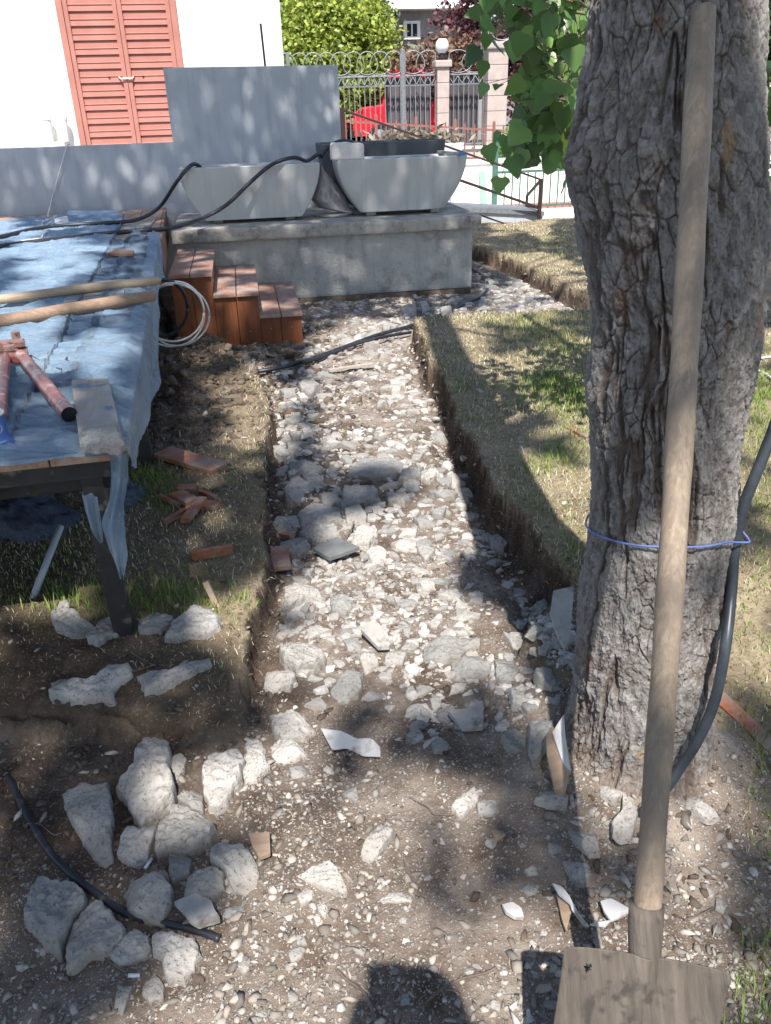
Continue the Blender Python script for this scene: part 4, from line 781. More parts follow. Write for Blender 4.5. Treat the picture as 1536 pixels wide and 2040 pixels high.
def at_surf(px, py):      # (angle*0.175, z) on the front of the trunk behind a pixel
    for d in np.arange(1.36, 1.66, 0.004):
        q = PD(px, py, d); c, r = trunk_c(q[2]); e = q[:2]-TRUNK; s_ = e@SD-c; f_ = e@FW
        if s_*s_+f_*f_ < r*r: return math.atan2(s_, -f_)*0.175, q[2]
    return None
for px_, py_, rx, rz, am in [(1160, 320, .03, .05, .022), (1375, 45, .05, .045, .02), (1290, 405, .018, .02, -.02), (1390, 960, .03, .03, .008), (1300, 780, .04, .03, .010), (1480, 600, .04, .06, .01), (1180, 1230, .03, .08, .01), (1230, 1480, .06, .06, .012)]:
    s_ = at_surf(px_, py_)
    if s_: kn = kn+knot(s_[0], s_[1], rx, rz, am)
    if s_ and py_ in (320, 45, 405):
        d = np.hypot((u-s_[0])/rx, (v-s_[1])/rz); hb = hb+0.005*np.sin(d*7+fl*2)*np.exp(-d*d/3)
amp = np.where(ZS > 1.95, 0.7, 1.0)
rt = rr+hb*amp+kn+0.010*fbm(TH*1.2, ZS*2.2, o=3, s=91)+0.03*np.clip((0.12-ZS)/0.2, 0, 1)*np.abs(fbm(TH*1.6, ZS*0+3, o=2, s=92))*2
rt = np.where(ZS > 3, np.minimum(rt, 0.2), rt)
sx = cc+np.sin(TH)*rt; fx = -np.cos(TH)*rt
TV = np.stack([TRUNK[0]+SD[0]*sx+FW[0]*fx, TRUNK[1]+SD[1]*sx+FW[1]*fx, ZS], -1).reshape(-1, 3)
nT = len(th); nZ = len(zs); i = np.arange(nT*nZ).reshape(nZ, nT); j = np.roll(i, -1, 1)
TF = np.stack([i[:-1], j[:-1], j[1:], i[1:]], -1).reshape(-1, 4)
# bark colours: pale lilac-grey plates, brown between them, orange-brown where scales have come off
base_c = np.array([0.185, 0.172, 0.158]); pale_c = np.array([0.36, 0.346, 0.328]); deep = np.array([0.095, 0.066, 0.052]); rust = np.array([0.27, 0.14, 0.085])
m = np.clip(0.5+1.3*(ter-0.5)+0.5*fl, 0, 1)[..., None]; tc = base_c*(1-m)+pale_c*m
k = (sstep(0.95, 0.3, crv))[..., None]; tc = tc*(1-0.8*k)+deep*0.8*k
rs = (sstep(0.42, 0.62, fbm(u*9, v*5, o=4, s=95)))[..., None]*0.55; tc = tc*(1-rs)+rust*rs
for (px_, py_, rx, rz) in [(1452, 290, .014, .035), (1290, 410, .008, .010), (1275, 1500, .012, .014)]:
    s_ = at_surf(px_, py_)
    if s_:
        d = np.hypot((u-s_[0])/rx, (v-s_[1])/rz)+0.5*fl; q = sstep(1.15, 0.7, d)[..., None]; tc = tc*(1-q)+np.array([0.34, 0.25, 0.16])*q
dirt = (sstep(0.22, 0.02, ZS+0.06*fl))[..., None]*0.7; tc = tc*(1-dirt)+np.array([0.2, 0.14, 0.10])*dirt
t = NT('pine_bark'); t.b.inputs['Specular IOR Level'].default_value = 0.25
cb = t.mix(t.ramp(t.noise(160, 5, 0.7), 0.35, 0.7, 0, 0.35), t.attr('Col'), (0.16, 0.13, 0.115))
hh = t.math('ADD', t.noise(120, 8, 0.75), t.noise(380, 4, 0.7))
MT['bark'] = t.fin(cb, 0.88, t.bump(hh, 0.75, 0.004))
BR = simple('bark_brown', (0.10, 0.075, 0.06), (0.2, 0.16, 0.14), 20, 0.95, 0.6, 0.01); MT['barksimple'] = BR
pine = thing('pine_tree', 'big old pine with flaking grey bark behind the leaning shovel', 'tree', (TRUNK[0], TRUNK[1], 0.05))
put('trunk', (TV, TF), MT['bark'], pine, smooth=True, cols=tc.reshape(-1, 3))
del TV, TF, TH, ZS, hb, crv, fl, ter, tc
# blue twine round trunk and hose
sL = PD(1178, 1040, 1.63)[2]; sF = PD(1330, 1098, 1.45)[2]; sR = PD(1475, 1088, 1.60)[2]
tw = []
for k in range(97):
    a = -math.pi+2*math.pi*k/96; zc = np.interp(a, [-math.pi, -1.5, -0.7, 0.15, 0.9, 1.5, math.pi], [(sL+sR)/2, sL, sF+(sL-sF)*0.45, sF, sF+(sR-sF)*0.1, sR, (sL+sR)/2])
    c, r = trunk_c(zc); r = r+0.0105+0.012*math.exp(-((a-1.45)/0.22)**2); s_ = c+math.sin(a)*r; f_ = -math.cos(a)*r
    tw.append((TRUNK[0]+SD[0]*s_+FW[0]*f_, TRUNK[1]+SD[1]*s_+FW[1]*f_, zc))
put('twine', MB().tube(tw, 0.0022, 6), MT['twine'], smooth=True, label='thin blue twine tied round the pine trunk and hose', cat='twine')
# thick hose by the trunk
def gpt(px, py, up):
    q = P(px, py, .08)
    for _ in range(4): h = float(gh(q[:1], q[1:2])[0]); q = P(px, py, h+up)
    return q
def hugging(px, py):
    for d in np.arange(.95, 1.66, .004):
        q = PD(px, py, d); c, r = trunk_c(q[2]); e = q[:2]-TRUNK
        if (e@SD-c)**2+(e@FW)**2 < (r+.045)**2 or q[2] < float(gh(q[:1], q[1:2])[0])+.014: break
    return q
hp = [PD(1560, 800, 1.66), PD(1540, 858, 1.64), PD(1512, 930, 1.62), PD(1480, 1012, 1.61), PD(1464, 1090, 1.60), PD(1457, 1180, 1.58), hugging(1445, 1290), hugging(1424, 1395), hugging(1390, 1475), hugging(1355, 1530), hugging(1328, 1570), hugging(1295, 1605), gpt(1270, 1625, -.015)]
put('thick_hose', MB().tube(spl(hp, 10), 0.0112, 14), simple('dark_blue_grey_hose', (0.022, 0.028, 0.036), (0.05, 0.06, 0.072), 14, 0.4, 0.1, 0.001), smooth=True, label='thick dark hose running down beside the pine trunk to the ground', cat='hose')
# ------------------------------------------------------------ SHOVEL
sh = thing('shovel', 'long handled square shovel leaning upright against the pine', 'shovel', tuple(PA(1285, 2200, 1.25)))
ht = PA(1398, 22, 1.20); hs = PA(1290, 1790, 1.235); hd = (ht-hs)/np.linalg.norm(ht-hs)
pts = [hs-hd*0.05+(ht-hs+hd*0.05)*q for q in np.linspace(0, 1, 30)]
rr_ = [0.0205+0.0008*math.sin(k*1.3) for k in range(30)]; rr_[-1] = 0.011
pts.append(ht+hd*0.004); rr_[-1] = 0.0195; rr_.append(0.014); pts.append(ht+hd*0.008); rr_.append(0.004)
bow = [p+np.array([SD[0], SD[1], 0])*0.006*math.sin(math.pi*k/31) for k, p in enumerate(pts)]
put('handle', MB().tube(bow, rr_, 22), MT['handle'], sh, smooth=True)
s0 = PA(1288, 1800, 1.235); s1 = PA(1283, 1925, 1.235); up_ = (s0-s1)/np.linalg.norm(s0-s1)
put('socket', MB().tube([s0+up_*0.0, s0-up_*0.02, s0*0.5+s1*0.5, s1, s1-up_*0.10, s1-up_*0.2], [0.0265, 0.0262, 0.026, 0.023, 0.012, 0.004], 22), MT['spade'], sh, smooth=True)
# blade: left top corner, right top corner, downwards direction along the handle
bl_, br_ = PA(1120, 1877, 1.215), PA(1449, 1928, 1.225); cx_ = (bl_+br_)/2; ax_ = (br_-bl_); bw = np.linalg.norm(ax_); ax_ /= bw
dn = -hd+ax_*(hd@ax_); dn /= np.linalg.norm(dn); nm_ = np.cross(ax_, dn); nm_ /= np.linalg.norm(nm_)
if nm_@(_C-cx_) < 0: nm_ = -nm_
star = [(cx0+rad_*math.cos(q), cy0+rad_*math.sin(q)) for cx0, cy0 in [(-0.086, 0.030)] for q, rad_ in [(math.pi/2+k*math.pi/5+0.2, 0.0085 if k % 2 == 0 else 0.0035) for k in range(10)]]
NU, NV = 132, 128; V = []; ok = []
U_, W_ = np.meshgrid(np.linspace(-bw/2, bw/2, NU), np.linspace(0, 0.29, NV))
shl = 0.004+0.0*U_; taper = 1-0.09*(W_/0.29)
rib = 0.010*np.exp(-(U_/0.016)**2)*(1-sstep(0.05, 0.22, W_)); edge = 0.010*(np.abs(U_)/(bw/2))**4+0.002*fbm(U_*18, W_*18, o=3, s=3)+0.004*(U_/(bw/2))**2
topc = 0.005*(np.clip((np.abs(U_)/(bw/2)-0.95)/0.05, 0, 1))**2*(W_ < 0.02)
inst = sdist(U_, W_, np.array(star)) > 0
for sg in (1, -1):
    Q = cx_+(U_*taper)[..., None]*ax_+(W_+topc)[..., None]*dn+((rib+edge)+sg*0.001)[..., None]*nm_; V.append(Q.reshape(-1, 3))
V = np.concatenate(V); i = np.arange(NU*NV).reshape(NV, NU); q = np.stack([i[:-1, :-1], i[:-1, 1:], i[1:, 1:], i[1:, :-1]], -1).reshape(-1, 4)
keep = ~(inst[:-1, :-1] | inst[1:, 1:]).ravel(); q = q[keep]
ed = np.concatenate([np.stack([i[0, :-1], i[0, 1:], i[0, 1:]+NU*NV, i[0, :-1]+NU*NV], -1), np.stack([i[:-1, 0], i[1:, 0], i[1:, 0]+NU*NV, i[:-1, 0]+NU*NV], -1), np.stack([i[:-1, -1], i[1:, -1], i[1:, -1]+NU*NV, i[:-1, -1]+NU*NV], -1)])
put('blade', (V, np.concatenate([q[:, ::-1], q+NU*NV, ed])), MT['spade'], sh, smooth=True)

# ------------------------------------------------------------ WALLS, BUILDING
def prism(poly_xz, y0, y1):
    n = len(poly_xz); V = [(x, y, z) for y in (y0, y1) for x, z in poly_xz]
    F = [tuple(range(n)), tuple(range(n, 2*n))[::-1]]+[(k, k+n, (k+1) % n+n, (k+1) % n) for k in range(n)]; return V, F
wl = thing('stepped_wall', 'grey plastered wall, low on the left and stepping up behind the planters', 'wall', (-2, 8.3, 0))
V, F = prism([(-7, 0), (1.0, 0), (1.0, 1.86), (-0.55, 1.87), (-0.55, 1.27), (-7, 1.265)], 8.3, 8.48)
put('wall_body', (V, F), MT['greywall'], wl)
bd = thing('white_building', 'overexposed white rendered building with a faded red louvred double door', 'building', (-3, 10.5, 0))
mb = MB()
for lo, hi in [((-9, 10.5, 0), (-1.72, 16, 3.3)), ((-0.47, 10.5, 0), (0.65, 16, 3.3)), ((-1.72, 10.5, 3.02), (-0.47, 16, 3.3)), ((-1.72, 10.7, 0), (-0.47, 16, 3.02))]: mb.box(lo, hi)
put('wall', mb, MT['whitewall'], bd)
put('roof', MB().box((-9.3, 10.1, 3.302), (0.95, 16.3, 3.42)), MT['rooftile'], bd)
dr = put('door_frame', MB().box((-1.72, 10.46, 0.72), (-1.655, 10.56, 3.02)).box((-0.535, 10.46, 0.72), (-0.47, 10.56, 3.02)).box((-1.655, 10.462, 2.96), (-0.535, 10.56, 3.018)), MT['redpaint'], bd)
def leaf(x0, x1):
    mb = MB(); mb.box((x0, 10.475, 0.74), (x0+0.045, 10.53, 2.955)).box((x1-0.045, 10.475, 0.74), (x1, 10.53, 2.955)); p = 0.1358; z = 0.74
    a, b = x0+0.045, x1-0.045
    while z < 2.9:
        pr_ = [(z, 10.520), (z+0.004, 10.520), (z+0.010, 10.492), (z+p*0.47, 10.497), (z+p*0.50, 10.488), (z+p*0.56, 10.508), (z+p-0.002, 10.510), (z+p, 10.520)]
        V = [(x, y, zz) for x in (a, b) for zz, y in pr_]; n = len(pr_)
        mb.add(V, [(k, k+1, k+1+n, k+n) for k in range(n-1)]); z += p
    return mb
for x0, x1 in ((-1.650, -1.098), (-1.092, -0.540)): put('door_leaf', leaf(x0, x1), MT['redpaint'], bd)
hz = PY(250, 153, 10.46)[2]
for q in (217, 236, 266, 285):
    x_ = PY(q, 153, 10.46)[0]; hole = MB().tube([(x_, 10.491, hz), (x_, 10.485, hz)], 0.010, 12); put('bolt_hole', hole, MT['carblack'], bd)
x_a, x_b = PY(236, 153, 10.46)[0], PY(266, 153, 10.46)[0]
put('rope_tie', MB().tube(spl([(x_a, 10.485, hz), (x_a+.03, 10.46, hz-.02), ((x_a+x_b)/2, 10.455, hz-.012), (x_b-.03, 10.46, hz-.02), (x_b, 10.485, hz)], 6), 0.008, 6), MT['rope'], bd, smooth=True)
put('window_ledge', MB().box((-2.75, 10.28, 1.02), (-1.86, 10.498, 1.26)), MT['whitewall'], bd, bevel=0.01)
for q, (px_, w_) in enumerate(((98, .07), (132, .055))):
    c = PY(px_, 285, 10.38); put('plastic_pot', MB().lathe([(w_*0.7, 0), (w_, .22), (w_*1.08, .22), (w_*1.08, .25), (w_*.95, .25), (w_*.9, .2)], (c[0], 10.385, 1.262), 20), simple('white_plastic_'+str(q), (.72, .71, .68), (.78, .77, .74), 4, .4, 0, .001), smooth=True, sharp=40,
        label=('wider white pot on the ledge left of the red door', 'narrower white pot on the ledge nearer the red door')[q], cat='pot', group='white pots on the ledge')
put('iron_rod', MB().tube([(0.352, 8.40, 1.80), (0.34, 8.40, 2.20)], 0.010, 10), MT['steel'], smooth=True, label='thin dark iron rod sticking up from the tall grey wall', cat='rod')
put('terrace_floor', MB().box((-8.9, 8.484, 0.1), (0.9, 10.45, 0.7)), MT['paving'], kind='structure')
pl = thing('white_plinth', 'rough white rendered plinth with stained concrete coping carrying the planters', 'wall', (0.7, 7.05, 0))
def rough_box(x0, x1, y0, y1, z0, z1, n, amp, s):
    """box whose front face and rim are slightly uneven"""
    nx_, nz_ = n, max(3, int(n*(z1-z0)/(x1-x0))+2); X, Z = np.meshgrid(np.linspace(x0, x1, nx_), np.linspace(z0, z1, nz_))
    dY = amp*fbm(X*7, Z*7, o=4, s=s)+amp*0.5*fbm(X*30, Z*30, o=3, s=s+1); ed = np.zeros_like(X); ed[0] = ed[-1] = 0.006
    Vf = np.stack([X, y0-dY+ed, Z+0*X], -1); Vf[-1, :, 2] += amp*0.5*fbm(X[-1]*12, X[-1]*0, o=3, s=s+2)
    V = Vf.reshape(-1, 3).tolist(); i = np.arange(nx_*nz_).reshape(nz_, nx_)
    F = [tuple(map(int, q)) for q in np.stack([i[:-1, :-1], i[:-1, 1:], i[1:, 1:], i[1:, :-1]], -1).reshape(-1, 4)]
    b = len(V); V += [(x, y1, z1) for x in X[0]]; F += [(int(i[-1, k]), int(i[-1, k+1]), b+k+1, b+k) for k in range(nx_-1)]
    c = len(V); V += [(x, y1, z0) for x in X[0]]; F += [(c+k, c+k+1, int(i[0, k+1]), int(i[0, k])) for k in range(nx_-1)]
    F += [tuple([int(q) for q in i[:, -1]]+[b+nx_-1, c+nx_-1]), tuple([int(q) for q in i[::-1, 0]]+[c, b])]
    return V, F
put('rendered_face', rough_box(-0.55, 1.95, 7.05, 8.29, 0.055, 0.556, 150, 0.006, 301), MT['plinthwall'], pl, smooth=True, sharp=40)
put('footing', rough_box(-0.50, 1.94, 7.03, 8.28, -0.15, 0.052, 120, 0.02, 305), MT['soilmound'], pl, smooth=True, sharp=40)
put('coping', rough_box(-0.57, 2.01, 6.985, 8.292, 0.56, 0.66, 170, 0.006, 311), MT['slab'], pl, smooth=True, sharp=40)
# ------------------------------------------------------------ PLANTERS
def planter(x0, x1, yf, W, z0, z1, inset, mat, label, chR=(0.02, 0.02), chL=(0.02, 0.02), soil=True, group=None, tilt=0.04):
    t_ = thing('planter', label, 'planter', ((x0+x1)/2, yf+W/2, z0), group); L = []; ts = np.linspace(0, 1, 14)
    def ringat(t, k=0.0, zz=None):
        e = inset*(1-t)**1.9; a, b = x0+e+k, x1-e-k; f = yf+tilt*(1-t)+k; bk = yf+W-0.05*(1-t)-k
        cx, cy = max(chR[0]-k, .01), max(chR[1]-k, .01); dx, dy = max(chL[0]-k, .01), max(chL[1]-k, .01)
        z = z0+(z1-z0)*t if zz is None else zz
        def arc(ox, oy, rx, ry, a0, a1): return [(ox+rx*math.cos(a0+(a1-a0)*q/4), oy+ry*math.sin(a0+(a1-a0)*q/4), z) for q in range(5)]
        return arc(a+dx, f+dy, dx, dy, math.pi, 1.5*math.pi)+arc(b-cx, f+cy, cx, cy, 1.5*math.pi, 2*math.pi)+arc(b-.03, bk-.03, .03, .03, 0, math.pi/2)+arc(a+.03, bk-.03, .03, .03, math.pi/2, math.pi)
    rings = [ringat(t) for t in ts]+[ringat(1, 0.006, z1+0.006), ringat(1, 0.03, z1+0.006), ringat(1, 0.036, z1-0.004), ringat(0.9, 0.04, z1-0.06)]
    n = len(rings[0]); V = [q for r in rings for q in r]
    for q in range(len(V)):
        x, y, z = V[q]; w_ = 0.0035*float(fbm(np.array([x*9.0]), np.array([z*9.0]), np.array([y*5.0]), 3, 7)[0]); V[q] = (x+w_*.6, y+w_, z)
    F = [(a*n+k, a*n+(k+1) % n, (a+1)*n+(k+1) % n, (a+1)*n+k) for a in range(len(rings)-1) for k in range(n)]+[tuple(range(n))[::-1]]
    put('tub', (V, F), MT[mat], t_, smooth=True, sharp=45)
    if soil:
        X, Y = np.meshgrid(np.linspace(x0+.045, x1-.045, 60), np.linspace(yf+.05, yf+W-.05, 20)); Z = z1-0.012+0.012*fbm(X*14, Y*14, o=4, s=8)+0.006*fbm(X*50, Y*50, o=2, s=9)
        i = np.arange(X.size).reshape(X.shape); put('soil', (np.stack([X, Y, Z], -1).reshape(-1, 3), np.stack([i[:-1, :-1], i[:-1, 1:], i[1:, 1:], i[1:, :-1]], -1).reshape(-1, 4)), MT['gravelsoil'], t_, smooth=True)
    for fx in (x0+inset+.1, x1-inset-.1): put('foot', MB().box((fx-.04, yf+.11, 0.664), (fx+.04, yf+W-.06, z0+.002)), MT['slab'], t_)
    return t_
MT['gravelsoil'] = simple('planter_soil', (0.08, 0.07, 0.06), (0.4, 0.38, 0.35), 45, 0.95, 0.6, 0.006)
planter(-0.47, 0.685, 7.25, 0.40, 0.692, 1.10, 0.17, 'planter', 'left pale concrete planter with a hose lying over its rim', group='pale planters on the plinth')
planter(0.83, 1.985, 7.25, 0.42, 0.70, 1.115, 0.19, 'planter', 'right pale concrete planter with a stone block on its rim', (0.24, 0.15), (0.05, 0.03), group='pale planters on the plinth')
planter(0.74, 1.885, 7.76, 0.42, 0.70, 1.225, 0.27, 'planter_dark', 'dark grey planter standing behind the right pale one', (0.03, 0.03), soil=False)
# block on the rim
bq = PY(694, 325, 7.28); V, F = MB().box((-.135, -.07, 0), (.135, .09, .125)).v, None
bm = bmesh.new(); bmesh.ops.create_cube(bm, size=1)
bmesh.ops.subdivide_edges(bm, edges=bm.edges[:], cuts=9, use_grid_fill=True)
for v in bm.verts:
    p = v.co; k = np.array([[p.x*3+3], [p.y*3], [p.z*3]]); d = float(fbm(k[0], k[1], k[2], 3, 17)[0])*.10
    s_ = 1-0.16*max(0, p.x+.1)**1*(p.z+.5); v.co = Vector((p.x*.27*(1+d*.6), p.y*.17*(1+d), (p.z+.5)*.128*s_*(1+d)))
bmesh.ops.bevel(bm, geom=[e for e in bm.edges if e.calc_face_angle(0) > 1.0], offset=.010, segments=2, affect='EDGES')
V = [(v.co.x+bq[0], v.co.y+7.34, v.co.z+1.122) for v in bm.verts]; F = [tuple(v.index for v in f.verts) for f in bm.faces]; bm.free()
put('stone_block', (V, F), MT['block'], smooth=True, sharp=35, label='pale chiselled stone block resting on the corner of the right planter', cat='stone')
# grey bag between the planters
pts = [(640, 418), (622, 400), (634, 360), (640, 325), (652, 345), (672, 368), (690, 392), (706, 425)]
V, F = [], []
O = [PY(a, b, 7.42) for a, b in pts]; xs = [q[0] for q in O]; zs_ = [q[2] for q in O]; pol = np.array([(q[0], q[2]) for q in O])
nn = 34; XX, ZZ = np.meshgrid(np.linspace(min(xs), max(xs), nn), np.linspace(0.664, max(zs_), nn))
for r in range(nn):
    z = ZZ[r, 0]; cr = []
    for k in range(len(pol)):
        a, b = pol[k], pol[(k+1) % len(pol)]
        if (a[1] > z) != (b[1] > z): cr.append(a[0]+(b[0]-a[0])*(z-a[1])/(b[1]-a[1]))
    if len(cr) >= 2: lo_, hi_ = min(cr), max(cr)
    else: lo_, hi_ = (min(xs)+.02, max(xs)) if z < .75 else (pol[3][0]-.005, pol[3][0]+.005)
    for c_ in range(nn):
        t_ = c_/(nn-1); x = lo_+(hi_-lo_)*t_; bulge = math.sin(math.pi*t_)**.6*(0.06+0.10*(max(zs_)-z)/.4)
        V.append((x, 7.52-bulge-0.02*float(fbm(np.array([x*16]), np.array([z*10]), o=4, s=3)[0]), z))
F = [(r*nn+c_, r*nn+c_+1, (r+1)*nn+c_+1, (r+1)*nn+c_) for r in range(nn-1) for c_ in range(nn-1)]
b0 = len(V); V += [(x, 7.56, z) for x, y, z in V[:nn*nn]]; F += [(f[3]+b0, f[2]+b0, f[1]+b0, f[0]+b0) for f in F[:]]
F += [(r*nn, (r+1)*nn, (r+1)*nn+b0, r*nn+b0) for r in range(nn-1)]+[(r*nn+nn-1+b0, (r+1)*nn+nn-1+b0, (r+1)*nn+nn-1, r*nn+nn-1) for r in range(nn-1)]
F += [tuple(range((nn-1)*nn, nn*nn))+tuple(range(b0+nn*nn-1, b0+(nn-1)*nn-1, -1)), tuple(range(nn-1, -1, -1))+tuple(range(b0, b0+nn))]
put('plastic_sack', (V, F), MT['greybag'], smooth=True, label='crumpled greyish plastic sack stuffed between the two pale planters', cat='sack')
# aluminium strip with blue end on the planter rim
lv = thing('spirit_level', 'aluminium straightedge with a blue end cap on the right planter rim', 'level', (1.86, 7.3, 1.13))
put('bar', MB().bar((1.80, 7.66, 1.136), (1.895, 7.235, 1.136), 0.05, 0.022), MT['silver'], lv, bevel=.002)
put('end_cap', MB().bar((1.8955, 7.2345, 1.136), (1.900, 7.212, 1.136), 0.054, 0.026), simple('blue_plastic', (.03, .16, .5), (.04, .2, .56), 3, .4, 0, .001), lv, bevel=.002)

# ------------------------------------------------------------ WOODEN STEPS
st = thing('wooden_steps', 'three reddish wooden box steps beside the deck and plinth', 'steps', (-0.1, 6.3, 0))
LV = [(-0.535, -0.238, 0.520), (-0.250, 0.068, 0.372), (0.055, 0.362, 0.212)]
for k, (a, b, z) in enumerate(LV):
    m_ = (a+b)/2+[-.005, 0.0, 0.0][k]
    for x0, x1 in ((a, m_-.003), (m_+.003, b)): put('tread_board', MB().box((x0, 5.775, z-.022), (x1, 6.975, z)), MT['treadwood'], st, bevel=.003)
    a2, b2 = (a+.012, b-.012) if k == 0 else (LV[k-1][1]-.010, b-.012)
    m2 = (a2+b2)/2
    for x0, x1 in ((a2, m2-.002), (m2+.002, b2)):
        put('front_board', MB().box((x0, 5.80, -0.06), (x1, 5.822, z-.024)), MT['stepwood_z'], st, bevel=.002)
        put('screw', MB().tube([((x0+x1)/2, 5.801, .09+.01*k), ((x0+x1)/2, 5.797, .09+.01*k)], .005, 8), MT['silver'], st)
    put('side_board', MB().box((b-.034, 5.824, (LV[k+1][2] if k < 2 else -.06)+.001), (b-.013, 6.96, z-.024)), MT['stepwood_y'], st, bevel=.002)
# ------------------------------------------------------------ DECK
DA = rad(3.15); D0 = np.array([-0.372, 2.05])
def DK(u, v, z): return (D0[0]+u*math.cos(DA)-v*math.sin(DA), D0[1]+u*math.sin(DA)+v*math.cos(DA), z)
def inv(p): d = np.array(p[:2])-D0; return d[0]*math.cos(DA)+d[1]*math.sin(DA), -d[0]*math.sin(DA)+d[1]*math.cos(DA)
def dbox(mb, u0, u1, v0, v1, z0, z1):
    V = [DK(u, v, z) for u in (u0, u1) for v in (v0, v1) for z in (z0, z1)]
    return mb.add(V, [(0, 1, 3, 2), (4, 6, 7, 5), (0, 4, 5, 1), (2, 3, 7, 6), (0, 2, 6, 4), (1, 5, 7, 3)])
dk = thing('raised_deck', 'raised wooden deck on a black steel frame, half covered with blue plastic', 'deck', (-1.8, 5, 0))
for k in range(17):
    u1 = -k*0.185; put('deck_board', dbox(MB(), u1-.181, u1, -0.0, 6.2, .690, .718), MT['deckwood'], dk, bevel=.002)
put('fascia_board', dbox(MB(), .004, .026, 3.75, 6.2, .50, .722), MT['redwood_y'], dk, bevel=.002)
fm = MB(); dbox(fm, -3.1, -.01, .03, .08, .632, .688); dbox(fm, -3.1, -.01, .09, .13, .575, .63); dbox(fm, -.06, -.012, .135, 3.7, .600, .688)
for v in (1.4, 2.8, 4.2, 5.5): dbox(fm, -3.1, -.065, v, v+.05, .63, .688)
put('steel_frame', fm, MT['steel'], dk, bevel=.003)
put('grey_rail', dbox(MB(), -3.1, -.33, -.012, .026, .600, .645), simple('grey_metal_rail', (.2, .19, .18), (.3, .28, .26), 8, .6, .2, .002), dk, bevel=.003)
LEGS = []
for (px_, py_) in ((262, 1300), (306, 955), (320, 758)):
    q = P(px_-10, py_-8, .06); u, v = inv(q); LEGS.append((u, v))
    put('leg', dbox(MB(), u-.028, u+.028, v, v+.056, -.08, .686), MT['steel'], dk, bevel=.004)
for (u, v) in ((-1.6, .1), (-1.6, 2.9), (-2.9, 2.9), (LEGS[0][0], 4.9)): put('leg', dbox(MB(), u-.025, u+.025, v, v+.05, -.08, .63), MT['steel'], dk, bevel=.003)
# plastic sheet
far = [(-200, 448), (0, 446), (60, 440), (150, 436), (250, 436), (272, 462), (232, 478), (250, 492), (300, 487), (336, 478)]
fu = np.array([inv(P(a, b, .72)) for a, b in far]); o_ = np.argsort(fu[:, 0]); fu = fu[o_]
us = np.concatenate([np.linspace(-3.05, -1.3, 50), np.linspace(-1.29, 0.004, 190)]); dr_ = np.linspace(0.004, 1.0, 26)[1:]
nb = 520; bb = np.linspace(0, 1, nb)**1.25
Vs = []
for u in us:
    vf = float(np.interp(u, fu[:, 0], fu[:, 1])); vf = min(vf, 6.0); v = -0.012+bb*(vf+.012); Vs.append(np.stack([np.full(nb, u), v, np.zeros(nb)], -1))
vf0 = float(np.interp(0, fu[:, 0], fu[:, 1]))
G = np.array(Vs)                                          # (nu, nb, 3)
u, v = G[..., 0], G[..., 1]
def ridged(x, y, s, o=4): return 1-2*np.abs(fbm(x, y, o=o, s=s))
wx = u+.10*fbm(u*2, v*2, o=2, s=201); wv = v+.12*fbm(u*1.6, v*2.4, o=3, s=202)
wr = .034*np.maximum(0, ridged(wx*1.3, wv*7, 203, 3)-.3)+.020*np.maximum(0, ridged(wx*4, wv*20, 204, 3)-.25)+.006*ridged(wx*12+wv*6, wv*32, 205, 3)
wr2 = .030*np.maximum(0, ridged((wx+wv)*4.5, (wv-wx)*3.0, 206, 3)-.5)*np.exp(-(v/1.1)**2)
edge = sstep(0, .05, v)*sstep(0.006, -.04, u); endr = sstep(.0, .15, np.repeat(bb[None], len(us), 0)[:, ::-1])
z = .7225+(wr+wr2)*(0.25+.75*edge)+.012*(1-endr)*np.abs(fbm(u*9, v*9, o=3, s=207))
# bunched knot by the steps
kn_ = inv(P(320, 480, .74)); kd = np.hypot((u-kn_[0])/.16, (v-kn_[1])/.22); z = z+.05*np.exp(-kd**2)*(1+.8*fbm(u*18, v*18, o=3, s=208))
top = np.stack([D0[0]+u*math.cos(DA)-v*math.sin(DA), D0[1]+u*math.sin(DA)+v*math.cos(DA), z], -1)
# drape over the right edge
vv = G[-1, :, 1]
dl_ = .05+.035*np.abs(fbm(vv*.9, vv*0+1, o=2, s=211))*2+.13*np.exp(-((vv-1.5)/.85)**2)+.05*np.exp(-((vv-3.4)/.5)**2); dl_ = dl_*sstep(0, .15, vv)+.05*(1-sstep(0, .15, vv)); dl_ = dl_*sstep(vf0, vf0-.5, vv)+.01
S_, V_ = np.meshgrid(dr_, vv, indexing='ij'); dd = S_*dl_[None]
uo = .012+.040*S_*np.abs(fbm(V_*1.6+S_*1.1, S_*.8, o=2, s=213))+.003*S_*fbm(V_*9, S_*2, o=2, s=212)+.008*S_; zz = z[-1][None]-dd
dr3 = np.stack([D0[0]+uo*math.cos(DA)-V_*math.sin(DA), D0[1]+uo*math.sin(DA)+V_*math.cos(DA), zz], -1)
# hem hanging over the front
S2, U2 = np.meshgrid(np.linspace(0, 1, 14)[1:], us, indexing='ij'); vo = -.016-.012*S2+.006*np.sin(U2*30)*S2; z2 = z[:, 0][None]-S2*(.008+.006*fbm(U2*4, U2*0, o=3, s=214))
fr3 = np.stack([D0[0]+U2*math.cos(DA)-vo*math.sin(DA), D0[1]+U2*math.sin(DA)+vo*math.cos(DA), z2], -1)
mbV = [top.reshape(-1, 3)]; i = np.arange(len(us)*nb).reshape(len(us), nb); Fq = [np.stack([i[:-1, :-1], i[1:, :-1], i[1:, 1:], i[:-1, 1:]], -1).reshape(-1, 4)]; o = i.size
a = np.concatenate([i[-1][None], o+np.arange(dr3.shape[0]*nb).reshape(-1, nb)]); Fq.append(np.stack([a[:-1, :-1], a[1:, :-1], a[1:, 1:], a[:-1, 1:]], -1).reshape(-1, 4)); mbV.append(dr3.reshape(-1, 3)); o += dr3.shape[0]*nb
